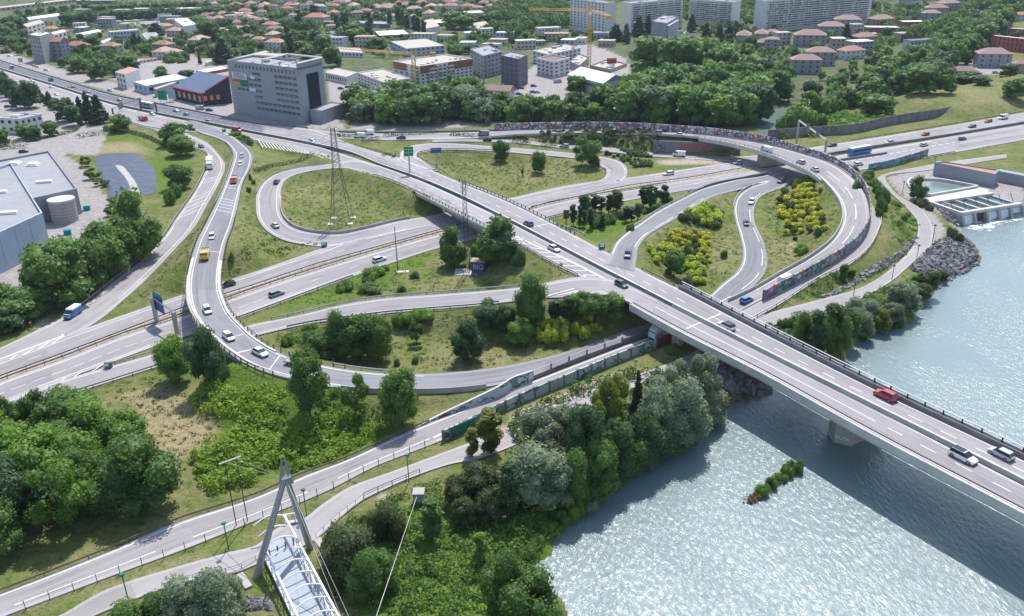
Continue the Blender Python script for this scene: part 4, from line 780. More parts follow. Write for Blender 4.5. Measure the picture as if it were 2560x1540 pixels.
def cover(name, s, dens, H, mt, label, cat='ground cover', seed=1, leaf=.5, z=0, per=44, rr=(.7, 1.6)):
    # knee to head high thicket that nobody could count: many leaf mounds in one mesh
    P = [G(p[0], p[1])[:2] for p in pts(s)]; rs = np.random.RandomState(seed); P_ = np.array(P); lo = P_.min(0); hi = P_.max(0); n = int(np.prod(hi - lo) * dens); X = rs.uniform(lo, hi, size=(n, 2)); X = X[inpoly(X[:, 0], X[:, 1], P)]
    hz = np.array([height(x, y) for x, y in X]); ok = hz > ZW + .1; ok &= np.array([all((x - a_) ** 2 + (y - b2) ** 2 > (h2 + .6) ** 2 for a_, b2, h2 in RSM) for x, y in X]) if name == 'knotweed' else True; X = X[ok]; hz = hz[ok]; vn = vnoise(X[:, 0], X[:, 1], 7, seed); n = len(X)
    rad = rs.uniform(*rr, n); hh = (H[0] + (H[1] - H[0]) * vn) * rs.uniform(.8, 1.2, n)
    d = rs.normal(size=(n, per, 3)); d[:, :, 2] = np.abs(d[:, :, 2]) + .1; d /= np.linalg.norm(d, axis=2)[:, :, None]
    C = np.stack([X[:, 0], X[:, 1], hz], 1)[:, None, :] + d * np.stack([rad, rad, hh], 1)[:, None, :]
    V, F = quads(C.reshape(-1, 3), d.reshape(-1, 3), leaf, rs); o = link(name, mesh(name, V, F, M[mt])); tag(o, label, cat, None, 'stuff'); return o
# ------------------------------------------------------------------ woods, near to far
MIX = [('round', 'lf_mid'), ('round', 'lf_mid'), ('round', 'lf_dark'), ('open', 'lf_mid'), ('round', 'lf_bright')]
scatter('s:-80,1180 60,1120 160,1095 260,1085 330,1130 380,1200 392,1260 330,1300 220,1320 120,1370 20,1410 -80,1440', 6.2, MIX + [('round', 'lf_bright'), ('open', 'lf_bright')], (9, 13), 'locust tree crowded in the dense grove at the lower left', 'trees of the lower left grove', 3)
trees('s:15,1110,985,70 105,1080,980,70 190,1060,975,60 60,1100,1010,60', 'round', 'lf_mid', 'locust tree on the upper edge of the lower left grove by the slip road guardrail', 'trees on the edge of the lower left grove')
trees('8:1720,700,240,330', 'round', 'lf_bright', 'bright green locust tree left of the pair below the flyover', None)
trees('8:2020,720,230,330', 'round', 'lf_dark', 'dark blue green tree right of the pair below the flyover', None)
trees('8:2150,700,540,150', 'bush', 'lf_mid', 'small round bush at the foot of the dark tree below the flyover', None)
trees('9:520,1030,450,400', 'open', 'lf_mid', 'tall locust tree hiding the cab of the flatbed truck', None); trees('9:960,1000,640,260', 'open', 'lf_mid', 'thin open locust tree between the two tall locusts below the ramp', None)
trees('9:1410,1130,560,360', 'round', 'lf_mid', 'tall dark locust tree at the right end below the ramp curve', None)
trees('9:1000,500,40,420', 'round', 'lf_mid', 'broad locust tree in the middle of the inner meadow thicket', None); trees('9:1180,500,100,300 820,480,60,260', 'round', 'lf_mid', 'locust tree leaning on the broad tree of the inner meadow', 'side trees of the inner meadow thicket')
trees('9:620,480,240,260 560,420,200,220 740,500,230,240', 'round', 'lf_mid', 'lower locust tree in the left half of the inner meadow thicket', 'lower trees of the inner meadow thicket')
trees('9:2040,500,150,300', 'round', 'lf_dark', 'round dark tree alone on the dry part of the inner meadow', None); trees('9:1550,340,140,150', 'open', 'lf_mid', 'small sapling standing alone in the inner meadow', None)
trees('9:520,220,130,130 300,350,250,150', 'bush', 'lf_bright', 'bright bush at the left tip of the inner meadow', 'bushes at the tip of the inner meadow'); trees('9:1380,160,40,200 1520,130,15,240 1640,90,5,200', 'bush', 'lf_bright', 'bright knotweed clump below the slip road rail', 'knotweed clumps below the slip road rail')
trees('9:1370,545,475,90 1525,530,455,80', 'bush', 'lf_mid', 'small round bush on the inner meadow near the ramp', 'small bushes on the inner meadow')
trees('5:2330,1040,640,380', 'round', 'lf_mid', 'tall tree right of the antenna mast', None); trees('5:1910,1080,730,260', 'round', 'lf_mid', 'round tree left of the antenna mast', None); trees('5:2420,1020,760,230', 'round', 'lf_dark', 'dark tree beside the graffiti hut', None)
trees('5:2140,1000,860,180 2230,1010,880,160', 'bush', 'lf_mid', 'bush between the mast and the tall tree', 'bushes beside the antenna mast'); trees('6:60,1060,900,190', 'bush', 'lf_dark', 'dark bush at the right end of the mast tree group', None)
trees('5:1535,1195,1130,110', 'bush', 'lf_mid', 'small dark bush right of the tall lamp column', None); trees('5:1130,1170,1080,230 1230,1120,1060,120', 'bush', 'lf_bright', 'bright shrub beside the lamp column in the mast meadow', 'bright shrubs beside the lamp column')
trees('5:880,1300,1220,220 1100,1320,1240,260 1410,1330,1270,110 1080,1230,1180,120', 'bush', 'lf_mid', 'low spreading shrub in the mast meadow near the slip road', 'low shrubs in the mast meadow')
# meadow south of slip road
trees('6:190,1640,1190,290', 'round', 'lf_mid', 'tall tree standing above the slip road island by the dark trees', None); trees('9:2250,190,-70,280 2420,210,-20,200', 'round', 'lf_dark', 'dark tree left of the tall one above the broom patch', 'dark trees above the broom patch')
trees('10:60,350,100,260', 'round', 'lf_bright', 'green tree at the left end of the lime broom patch', None); trees('10:540,150,-120,180 430,130,-80,160', 'tall', 'lf_dark', 'slender dark tree behind the lime broom patch', 'slender trees behind the broom patch')
trees('6:780,1570,1320,260 960,1590,1350,230', 'round', 'lf_mid', 'tree between the broom patch and the bridge abutment', 'trees beside the bridge abutment'); trees('6:650,1560,1330,200', 'round', 'lf_bright', 'bright tree above the lime broom patch', None)
for k, (x, y, yt, w_) in enumerate([(280, 330, 235, 80), (340, 350, 215, 80), (420, 345, 210, 80), (510, 340, 200, 95), (250, 300, 190, 80), (350, 280, 160, 80), (425, 260, 140, 75), (510, 270, 145, 80), (300, 240, 120, 70), (370, 200, 100, 75), (440, 190, 95, 75), (530, 190, 110, 80), (480, 300, 190, 80), (200, 260, 195, 90), (395, 300, 190, 75), (320, 190, 100, 60)]):
    trees(f'10:{x},{y},{yt},{w_}', 'broom', 'lf_lime', 'lime yellow broom bush in the square patch near the bridge abutment', 'lime broom bushes near the abutment')
trees('10:590,240,110,110 690,290,160,150 780,220,130,110 730,110,20,130 840,220,160,90', 'bush', 'lf_lime', 'larger lime green bush between the broom square and the abutment', 'lime bushes beside the abutment')
trees('10:820,150,20,150 900,100,-20,140', 'bush', 'lf_mid', 'green bush against the abutment wall', 'bushes against the abutment wall')
# slender clump
for x, y, yt, w_ in [(590, 690, 490, 80), (690, 640, 400, 110), (650, 700, 500, 60), (760, 720, 520, 80), (800, 560, 390, 110), (860, 560, 410, 90), (930, 570, 390, 90), (1010, 570, 345, 130), (875, 720, 580, 60), (1100, 650, 500, 90), (1150, 650, 510, 90), (1210, 640, 470, 90), (1265, 510, 320, 110), (1330, 540, 310, 110), (1370, 500, 320, 70), (695, 700, 540, 60), (720, 590, 420, 90), (980, 540, 400, 80)]:
    trees(f'6:{x},{y},{yt},{w_}', 'tall', 'lf_dark', 'slender upright alder in the clump between motorway and slip road', 'slender alders between motorway and slip road')
trees('6:1445,460,285,130', 'open', 'lf_con', 'round topped alder at the right end of the slender clump', None)
trees('6:850,700,600,200 950,660,580,180 780,640,560,120 1060,620,540,120 1500,470,410,120 1400,540,470,130 1300,570,520,140', 'bush', 'lf_mid', 'grey green bush under the slender alders', 'bushes under the slender alders')
trees('6:1150,740,670,100', 'bush', 'lf_mid', 'single bush beside the start of the slip road rail', None)
# oval meadow
trees('6:255,180,-25,135', 'round', 'lf_mid', 'lollipop shaped tree on the oval meadow', None)
trees('2:715,1600,1300,270', 'open', 'lf_mid', 'large spreading tree at the right end of the oval meadow', None); trees('6:790,120,10,120', 'round', 'lf_mid', 'small tree under the large spreading tree', None)
trees('1:2365,1560,1345,150', 'round', 'lf_mid', 'dense tree on the left of the oval meadow', None)
# broom patches right
def rows(s, n, jit, kind, mt, label, group, sz=(16, 24), seed=1):
    r = random.Random(seed); P = pts(s); a, b_, c, d = P
    for i in range(n[0]):
        for j in range(n[1]):
            u = (i + r.uniform(-jit, jit)) / (n[0] - 1); v = (j + r.uniform(-jit, jit)) / (n[1] - 1); u = min(max(u, 0), 1); v = min(max(v, 0), 1)
            x = (a[0] * (1 - u) + b_[0] * u) * (1 - v) + (d[0] * (1 - u) + c[0] * u) * v; y = (a[1] * (1 - u) + b_[1] * u) * (1 - v) + (d[1] * (1 - u) + c[1] * u) * v
            w_ = r.uniform(*sz); p = G(x, y); dep = np.dot(p - np.array([0, 0, CAMH]), FW); W = w_ * dep / FOC; tree(kind, mt if r.random() < .8 else 'lf_hedge', p, W * .8, W, label, group)
rows('7:270,300 410,290 545,740 170,780', (6, 11), .1, 'broom', 'lf_broom', 'yellow flowering broom bush in the rows inside the big ramp loop', 'yellow broom inside the big loop', (15, 22), 4)
rows('7:120,470 250,470 160,620 120,600', (3, 3), .2, 'broom', 'lf_broom', 'yellow green broom bush on the left side of the big loop rows', 'left broom inside the big loop', (20, 26), 5)
rows('6:1560,760 1880,800 1900,1050 1420,960', (8, 7), .3, 'broom', 'lf_broom', 'flowering broom bush in the scattered patch between the two slip roads', 'broom between the two slip roads', (12, 20), 6)
rows('6:1340,940 1620,960 1830,1150 1400,1060', (6, 5), .3, 'broom', 'lf_lime', 'lime yellow broom bush low in the patch between the slip roads', 'lime broom between the slip roads', (18, 28), 7)
rows('6:1660,1080 1840,1090 1840,1250 1750,1250', (4, 4), .3, 'broom', 'lf_lime', 'lime broom bush at the bottom tip of the patch between the slip roads', 'bottom broom between the slip roads', (20, 28), 8)
rows('6:1640,640 1960,720 1980,640 1860,540', (6, 4), .25, 'broom', 'lf_lime', 'dense yellow green bush in the upper rows between the slip roads', 'upper bushes between the slip roads', (22, 32), 9)
trees('6:1900,560,490,180 2000,600,530,110 1840,540,500,90', 'bush', 'lf_mid', 'green bush above the upper broom rows', 'green bushes above the upper broom'); trees('6:1560,1180,940,170', 'round', 'lf_mid', 'round dark tree inside the broom patch between the slip roads', None)
trees('6:1690,1280,1160,130', 'bush', 'lf_willow', 'grey leaved bush at the foot of the broom patch', None); trees('6:1690,1000,870,100 1510,880,810,100 1770,870,780,70', 'bush', 'lf_mid', 'green bush among the broom between the slip roads', 'green bushes among the broom'); trees('6:2040,1000,920,90', 'bush', 'lf_mid', 'small bush on the dry meadow beside the double curve', None)
trees('7:330,960,860,160', 'bush', 'lf_bright', 'single bright bush low in the big loop meadow', None); trees('7:480,790,710,90 260,830,790,50', 'bush', 'lf_dark', 'dark bush at the bottom of the broom rows in the big loop', 'dark bushes below the broom rows')
trees('7:400,290,240,100 160,370,320,80 510,360,320,60', 'bush', 'lf_mid', 'green bush around the broom rows in the big loop', 'green bushes round the big loop broom')
# outer right bank of the ramp
trees('7:800,200,110,160 900,270,180,170 1000,330,230,170 1060,400,290,150 1100,470,330,140 1080,560,400,130 740,150,95,120 860,330,250,110 960,250,150,140 1060,600,520,90', 'bush', 'lf_mid', 'dense bush on the slope between the bent ramp and the cycle path', 'bushes outside the ramp bend')
trees('7:1440,440,230,170', 'round', 'lf_mid', 'single dark tree in front of the settling basin', None); trees('7:720,1210,1060,80 800,1180,1110,80', 'round', 'lf_mid', 'small dark tree above the service path fence', 'small trees above the service path fence')
trees('7:1310,640,580,70 1270,700,630,80 1250,500,460,100 1350,600,560,70', 'bush', 'lf_mid', 'round bush on the meadow inside the cycle path bend', 'bushes inside the cycle path bend')
trees('7:1500,500,430,140 1450,480,420,110 1560,540,490,90 1750,790,700,110 1830,850,760,110 1790,820,730,100', 'bush', 'lf_hedge', 'low bush above the riprap below the power station', 'bushes above the riprap')
# river bank belt right of the bridge
trees('7:1250,1484,1230,250 1340,1500,1300,220', 'round', 'lf_willow', 'pale willow on the bank beyond the river bridge', 'pale willows beyond the river bridge'); trees('7:1390,1280,1170,140 1380,1320,1220,120', 'round', 'lf_bright', 'bright small tree beside the pale willows on the far bank', 'bright trees on the far bank'); trees('7:1530,1330,1130,190 1670,1230,1120,110 1480,1400,1250,150', 'round', 'lf_hedge', 'grey green riverside tree just below the riprap', 'riverside trees below the riprap')
trees('11:450,480,20,180 600,420,-30,200', 'tall', 'lf_dark', 'dark upright tree in the bank clump beside the river bridge', 'dark upright bank trees'); trees('11:330,370,60,200 530,440,20,200 700,440,60,200 760,330,-20,200', 'round', 'lf_mid', 'green bank tree in the clump beside the river bridge', 'green bank trees beside the bridge'); trees('11:1080,230,30,160', 'round', 'lf_yel', 'yellow green tree at the water edge beyond the bridge', None); trees('11:900,280,60,220 960,130,-60,200 1180,150,-60,200 820,150,-80,200', 'round', 'lf_willow', 'soft grey green tree on the bank clump beyond the bridge', 'soft bank trees beyond the bridge')
trees('11:1250,180,40,130 250,200,60,160 150,180,90,130 900,330,240,120', 'bush', 'lf_mid', 'bush on the bank slope beyond the river bridge', 'bushes on the far bank slope')
M['lf_kn'] = leafmat('knotweed_leaves', (.13, .25, .014), (.37, .49, .06), clump=.15)
# near river bank belt
trees('s:1228,1175,1005,80 1180,1170,1060,50', 'tall', 'lf_yel', 'yellow green feathery tree beside the path next to the green screen', 'yellow green feathery trees by the green screen', fb=.76); trees('s:1530,1165,912,95 1490,1180,960,70', 'open', 'lf_yel', 'tall yellow green tree in front of the panel wall', 'yellow green trees in front of the panel wall', fb=.76)
trees('s:1400,1170,1005,110 1345,1210,1010,120', 'open', 'lf_willow', 'silvery willow leaning over the path by the panel wall', 'silvery willows by the panel wall', fb=.76); trees('s:1340,1300,1100,170 1395,1290,1120,130', 'round', 'lf_willow', 'big silvery willow low in the near bank belt', 'big silvery willows of the near bank', fb=.76)
trees('s:1660,1140,895,120 1720,1110,862,110 1755,1080,860,90', 'open', 'lf_willow', 'tall silvery willow next to the river bridge', 'tall silvery willows next to the bridge', fb=.76); trees('s:1700,1190,930,150 1770,1130,960,110 1640,1200,950,130', 'round', 'lf_willow', 'grey green willow at the water side below the bridge', 'grey green willows below the bridge', fb=.76)
trees('s:1590,1080,930,45', 'cone', 'lf_con', 'small spruce behind the near bank willows', None); trees('s:1465,1270,980,110 1600,1240,980,100 1625,1270,1030,110 1540,1250,1010,110', 'round', 'lf_dark', 'tall dark tree in the middle of the near bank belt', 'dark trees of the near bank belt', fb=.76)
trees('s:1500,1290,1080,110 1580,1290,1060,110 1440,1300,1110,100 1660,1260,1080,100 1720,1180,1020,90', 'round', 'lf_mid', 'green tree on the water side of the near bank belt', 'green trees of the near bank belt', fb=.76); trees('s:1560,1320,1100,60 1645,1290,1090,36 1755,1220,1060,50', 'open', 'lf_bright', 'small light green tree at the water line', 'small light trees at the water line')
trees('s:1270,1350,1130,75', 'tall', 'lf_dark', 'dark ivy covered tall tree between willow and the anchor block', None, fb=.76); trees('s:1205,1300,1150,110 1150,1290,1170,100 1230,1330,1200,90 1160,1340,1230,80', 'round', 'lf_hedge', 'dull green tree in the scrub right of the anchor block', 'dull trees right of the anchor block', fb=.76)
trees('s:1080,1390,1230,70', 'tall', 'lf_mid', 'upright dark tree left of the stay cable', None, fb=.76); trees('s:970,1350,1260,100 930,1320,1290,60', 'bush', 'lf_hedge', 'brown green leafless looking bush below the path wall', 'dull bushes below the path wall')
trees('s:880,1440,1330,130 850,1410,1330,80', 'round', 'lf_hedge', 'large grey green bush right of the footbridge', 'large bushes right of the footbridge'); trees('s:950,1470,1370,100 920,1490,1390,90', 'round', 'lf_mid', 'bright leafy tree beside the large grey bush', 'leafy trees right of the footbridge')
trees('s:1202,1410,1330,38', 'tall', 'lf_bright', 'small golden green tree alone in the near bank grass', None); trees('s:1330,1600,1440,150 1265,1560,1400,110', 'round', 'lf_mid', 'dark tree at the bottom water edge', 'dark trees at the bottom water edge')
trees('s:545,1570,1440,130 470,1570,1455,120 590,1530,1445,60', 'round', 'lf_willow', 'silvery bush left of the footbridge', 'silvery bushes left of the footbridge'); trees('s:400,1590,1500,110 330,1620,1520,110', 'round', 'lf_mid', 'dark green bush in the bottom left corner below the path', 'dark bushes at the bottom left')
for k, (x, y) in enumerate([(1365, 1330), (1400, 1310), (1435, 1290), (1470, 1262), (1505, 1238), (1540, 1210), (1575, 1182), (1610, 1160), (1645, 1140), (1680, 1118), (1720, 1095), (1755, 1075), (1340, 1362), (1320, 1395)]): trees(f's:{x},{y},{y - 24 - k % 3 * 7},{44 + k % 4 * 8}', 'bush', ('lf_bright', 'lf_mid', 'lf_kn', 'lf_willow')[k % 4], 'leafy bush at the foot of the near bank belt by the water', 'bushes along the near water edge')
for x, y, w_ in ((1905, 1236, 34), (1928, 1222, 38), (1950, 1208, 36), (1968, 1194, 40), (1988, 1180, 42), (2000, 1168, 30)): trees(f's:{x},{y},{y - w_ * .8:.0f},{w_}', 'bush', 'lf_mid' if x % 3 else 'lf_bright', 'leafy bush on the gravel bar in the river', 'bushes on the river gravel bar')
cover('reeds', 's:1860,1272 1890,1235 1950,1182 2003,1160 1985,1190 1950,1214 1920,1244 1885,1274', 1.2, (.4, 1.1), 'lf_dry', 'ragged brownish reeds along the river gravel bar', seed=18, leaf=.4)
for x, y, w_ in ((1868, 1268, 22), (1882, 1256, 26), (1895, 1246, 24), (1908, 1250, 18)): trees(f's:{x},{y},{y - w_ * .6:.0f},{w_}', 'bush', 'lf_dry', 'brownish reed tuft on the tail of the gravel bar', 'reed tufts on the gravel bar')
# thickets nobody could count
KW = 'lf_kn'
cover('knotweed', '8:1860,900 2000,720 2230,700 2260,850 2240,1000 2100,1060 1940,1050', .8, (1.0, 2.6), KW, 'bright green knotweed thicket beside the dry meadow below the flyover', leaf=.5)
cover('knotweed', '8:2280,870 2467,780|9:60,760 260,760 300,900 240,1180 0,1120|8:2350,1120 2250,1020', .75, (.8, 2.4), KW, 'bright knotweed slope between the ramp curve and the locust trees', seed=2, leaf=.5)
cover('knotweed', '9:500,1050 900,1020 1230,1170 1220,1230 850,1380 700,1480|13:200,120|12:2467,100|9:0,1400 100,1200 380,1220', .8, (.8, 2.3), KW, 'bright knotweed thicket along the brown guardrail of the lower road', seed=3, leaf=.5)
cover('knotweed', '8:1980,1370 2150,1230 2467,1180|9:180,1250 200,1400 0,1500|12:2467,190 2300,250 2050,310 1900,150 1860,0', .9, (1.6, 2.8), 'lf_kn', 'dark edged knotweed thicket by the guardrail at the thin pylon', seed=4, leaf=.5)
cover('undergrowth', '9:0,620 300,700 650,790 1250,830 1230,1150 1080,1100 950,1120 700,1000 300,760', .3, (.6, 1.6), 'lf_mid', 'undergrowth between the locust trunks below the ramp', seed=5)
cover('undergrowth', '13:760,640 1100,420 1500,280 1900,150 2467,60|14:400,150 600,0 1100,200 900,350 560,600 400,800 250,920 100,1200 300,1484|13:1800,1484 1000,1484 680,1380 660,1000', .32, (.5, 1.9), 'lf_mid', 'wild undergrowth covering the near river bank', seed=6, leaf=.45)
cover('undergrowth', '14:1100,20 1300,20 1050,200 900,330 560,600 430,800 270,920 100,1000 0,800 0,450 400,350 700,150', .35, (.8, 1.7), 'lf_bright', 'bright herbs along the near water edge', seed=16, leaf=.45)
cover('undergrowth', '13:1400,700 1700,600 2100,700 2467,560 2467,1484 1300,1484 1300,1000', .25, (.3, .9), 'lf_bright', 'bright tall grass on the near river bank', seed=7, leaf=.5)
cover('undergrowth', '10:380,850 700,700 850,640 1100,600 1350,590 1500,640 1900,1000 1600,1250 1200,1400 500,1400 0,1480 0,1100', .2, (.8, 2), 'lf_mid', 'shaded undergrowth below the willow belt', seed=8)
cover('undergrowth', '7:500,1484 800,1440 1100,1300 1500,1180 1600,1290 1450,1400 1350,1700 700,1700', .3, (.6, 1.6), 'lf_mid', 'undergrowth on the bank beyond the river bridge', seed=9); cover('undergrowth', '11:0,170 300,60 1000,60 1350,30 1150,180 850,330 700,420 300,330', .3, (.6, 1.6), 'lf_mid', 'undergrowth on the slope beside the river bridge', seed=10)
cover('undergrowth', '7:1180,440 1400,560 1430,700 1390,800 1250,900 1200,800 1180,640', .18, (.3, .9), 'lf_bright', 'bright weeds on the meadow inside the cycle path bend', seed=11); cover('undergrowth', '7:900,1250 1350,900 1430,800 1420,870 1250,1030 900,1240 550,1350 60,1484 500,1220 750,1120', .2, (.3, .9), 'lf_mid', 'weeds between service path and cycle path', seed=12)
cover('undergrowth', '9:230,300 450,200 800,150 820,480 700,520 470,440 350,330', .3, (.6, 1.8), 'lf_bright', 'bright undergrowth at the left of the inner meadow', seed=13); cover('undergrowth', '3:430,1190 560,1100 900,1080 1180,1150 1100,1200 650,1270 400,1330 100,1340 300,1250', .1, (1, 2.4), 'lf_bright', 'rough green thicket behind the noise barrier', seed=14, leaf=1, rr=(1.5, 3))
cover('undergrowth', '2:100,1300 1300,1310 1750,1330 1350,1440 1000,1400 500,1360 0,1330', .12, (.5, 1.8), 'lf_hedge', 'low scrub on the bank between the two upper ramps', seed=15, leaf=.9, rr=(.8, 1.6)); 
cover('undergrowth', '4:2467,900 2220,860 2280,1050 2190,1080 2180,1180 2467,1040|5:600,880 0,700 0,1000', .05, (.2, .6), 'lf_mid', 'weeds on the meadow left of the left loop', seed=17); 
MEADOWS = (('5:330,200 800,150 1300,280 1600,420 1640,570 1100,690 640,740 300,620 240,420', 'left loop round the pylon'), ('5:200,1440 800,1250 1750,920 2400,1100|6:460,1110 300,1200 0,1260|5:1500,1340 600,1460', 'meadow of the antenna mast'), ('9:1280,200 2100,30 2467,200|10:600,380 0,520|9:2000,600 1500,620 850,560 1250,480', 'inner meadow'), ('s:1050,390 1200,382 1420,400 1500,420 1490,440 1290,485 1240,470', 'oval meadow'), ('6:1250,900 1400,760 1950,470 2150,370 2130,600 2210,1000 2000,1250 1850,1370 1350,1120', 'meadow between the two slip roads'), ('7:-50,400 200,260 470,240 640,440 700,600 600,780 0,1180 -80,1000 -30,800', 'big ramp loop'), ('8:700,850 1600,580 1900,900 2150,1220 1880,1380 1600,1484|12:1500,300 700,800 0,1130 0,900 1500,0|8:1350,1000', 'lower left meadow'), ('4:2440,150 2300,650 2200,1100 2467,1000|5:600,870 100,780 0,600 0,0', 'strip right of the flyover ramp'), ('4:1900,750 2100,480 1830,1150 1780,1330 1100,1480 1500,1200', 'strip between the two left ramps'))
for i, (q, lb) in enumerate(MEADOWS):
    cover('weeds', q, .16, (.12, .5), 'lf_mid', 'green weed tufts scattered over the ' + lb, seed=60 + i, leaf=.3, per=16, rr=(.25, .9)); cover('dry_grass', q, .12, (.12, .4), 'lf_dry', 'dry grass tufts scattered over the ' + lb, seed=80 + i, leaf=.28, per=14, rr=(.25, .8))
# hedge rows
def hedge(s, h, w_, label, mt='lf_hedge', z=0, nm='hedge'):
    P = wpts(s, z, 1.1); rs = np.random.RandomState(len(s)); C = []; D = []
    for p in P:
        zz = height(p[0], p[1])
        for _ in range(26):
            d = rs.normal(size=3); d[2] = abs(d[2]); d /= np.linalg.norm(d); C.append([p[0] + d[0] * w_ / 2 + rs.uniform(-.4, .4), p[1] + d[1] * w_ / 2 + rs.uniform(-.3, .3), zz + d[2] * h]); D.append(d)
    V, F = quads(np.array(C), np.array(D), .55, rs); return tag(link(nm, mesh(nm, V, F, M[mt])), label, 'hedge')
hedge('0:760,1330 1000,1290 1230,1270', 2.5, 2, 'clipped dark hedge above the striped lawn'); hedge('0:1250,1280 1420,1330 1620,1430', 2, 1.6, 'hedge between the striped lawn and the left ramp'); hedge('0:0,1440 240,1420', 2, 3, 'low hedge in front of the warehouse roof'); hedge('0:0,1400 440,1330 700,1270 760,1235', 1.6, 1.6, 'hedge along the car park of the left office')
for a, b_, lb in (('5:0,230 60,190 130,130 300,95 440,70', 0, 'row of dark shrubs outside the left loop'), ('5:440,50 540,40', 0, 'pair of dark shrubs outside the left loop'), ('1:790,1330 900,1340 1060,1350', 0, 'left low hedge north of the pylon'), ('1:1040,1370 1180,1370', 0, 'short low hedge behind the pylon'), ('1:1250,1345 1480,1330 1740,1320', 0, 'middle low hedge beside the upper ramp'), ('1:1890,1345 2100,1365', 0, 'clipped block hedge beside the upper ramp'), ('2:0,1400 170,1410', 0, 'small hedge left of the silver estate car'), ('2:300,1430 420,1430', 0, 'small hedge behind the silver estate car'), ('5:1560,-20 1660,70', 0, 'x'), ('1:1280,1440 1240,1500', 4, 'bush row at the oval meadow corner')):
    if lb != 'x': hedge(a, 1.6, 2.2, lb, 'lf_hedge', b_)
rows('2:1050,1450 1250,1480 1340,1520 1150,1500', (8, 4), .25, 'broom', 'lf_mid', 'small round shrub planted beside the right end of the oval ramp', 'small shrubs beside the oval ramp', (8, 13), 12)
rows('6:900,0 1340,90 1340,120 1180,130', (8, 4), .25, 'broom', 'lf_mid', 'small shrub in the planted triangle right of the oval ramp', 'small shrubs in the planted triangle', (9, 14), 13)
rows('2:300,1330 1300,1320 1600,1340 500,1350', (16, 3), .3, 'broom', 'lf_hedge', 'dark shrub planted on the bank between the upper ramps', 'dark shrubs on the bank between the ramps', (10, 16), 14)
trees('0:1800,1240,1195,120 1850,1260,1215,80 1740,1225,1190,80', 'bush', 'lf_mid', 'low bush on the gore where the two left ramps part', 'bushes on the left gore'); trees('0:2260,1310,1265,140 2350,1350,1290,140 2400,1400,1330,150 2240,1270,1250,60', 'bush', 'lf_mid', 'low bush on the grass triangle right of the flyover ramp', 'bushes right of the flyover ramp')
trees('0:1690,1400,1190,230 1760,1500,1300,260', 'round', 'lf_mid', 'roadside tree overhanging the left ramp', 'roadside trees overhanging the left ramp'); trees('0:1160,1270,1110,200', 'round', 'lf_mid', 'round tree behind the clipped hedge', None); trees('0:1070,1260,1190,140', 'bush', 'lf_bright', 'bush left of the round tree behind the hedge', None)
trees('4:1740,330,90,240', 'round', 'lf_mid', 'tree on the ramp bank right of the lined pond', None); trees('4:1680,420,270,160 1660,480,340,140', 'bush', 'lf_mid', 'bushes below the tree right of the lined pond', 'bushes right of the lined pond')
trees('4:1380,1000,390,430', 'round', 'lf_mid', 'tallest tree of the row along the left ramp wall', None); trees('4:1060,1180,650,430', 'round', 'lf_mid', 'second tree of the row along the left ramp wall', None); trees('4:640,1420,850,540 880,1320,820,380 420,1430,930,300 1230,1080,600,330', 'round', 'lf_mid', 'broad tree in the middle of the row by the warehouse', 'broad trees by the warehouse'); trees('4:230,1600,1300,420 0,1600,1250,280 380,1540,1340,260', 'round', 'lf_mid', 'tree at the left edge by the white and blue van', 'trees at the left edge by the van'); trees('8:100,220,0,300', 'round', 'lf_dark', 'dark tree at the left edge above the merging ramp', None)
trees('4:825,120,20,120 910,240,140,150 985,310,235,140 1090,480,410,90 1080,600,500,110', 'open', 'lf_mid', 'young tree in the row between yard and lined pond', 'young trees beside the lined pond')
trees('4:2230,1030,940,80 2415,250,180,40 2400,370,310,50 2440,290,240,50', 'bush', 'lf_mid', 'small bush on the bank right of the flyover ramp', 'small bushes on the ramp bank')
# ------------------------------------------------------------------ vehicles (front towards +X)
PAINT = {}
CC = {'white': (.72, .72, .71), 'silver': (.42, .43, .45), 'grey': (.17, .18, .2), 'black': (.02, .022, .028), 'blue': (.02, .07, .22), 'bright_blue': (.02, .16, .42), 'red': (.42, .01, .025), 'teal': (.02, .14, .18), 'greygreen': (.16, .24, .25), 'yellow': (.62, .38, .02), 'orange': (.6, .2, .02), 'darkblue': (.012, .025, .07), 'coach': (.015, .2, .46)}
def paintm(c):
    if c not in PAINT: PAINT[c] = mat('car_paint_' + c, CC[c], .35, 0.1, spec=.5, coat=.6)
    return PAINT[c]
M['tyre'] = mat('tyre_rubber', (.015, .015, .016), .9); M['cglass'] = mat('car_glass', (.015, .02, .028), .06, spec=.8); M['lampw'] = mat('headlight_glass', (.8, .8, .8), .1); M['lampr'] = mat('tail_light_red', (.35, .01, .01), .3); M['bumper'] = mat('bumper_plastic', (.04, .04, .045), .7); M['tarp'] = mat('load_bay', (.3, .29, .28), .8)
def loft(m_, st):                                             # st: (x, halfwidth, z0, z1) stations
    k = 8; n0 = len(m_.V); V = []
    for x, w_, z0, z1 in st:
        h = z1 - z0; V += [(x, -w_ * .93, z0), (x, -w_, z0 + h * .25), (x, -w_, z0 + h * .72), (x, -w_ * .86, z1), (x, w_ * .86, z1), (x, w_, z0 + h * .72), (x, w_, z0 + h * .25), (x, w_ * .93, z0)]
    F = []
    for i in range(len(st) - 1): F += [(i * k + j, i * k + (j + 1) % k, (i + 1) * k + (j + 1) % k, (i + 1) * k + j) for j in range(k)]
    F += [tuple(range(k))[::-1], tuple((len(st) - 1) * k + j for j in range(k))]
    m_.add(V, [f[::-1] for f in F]); return m_
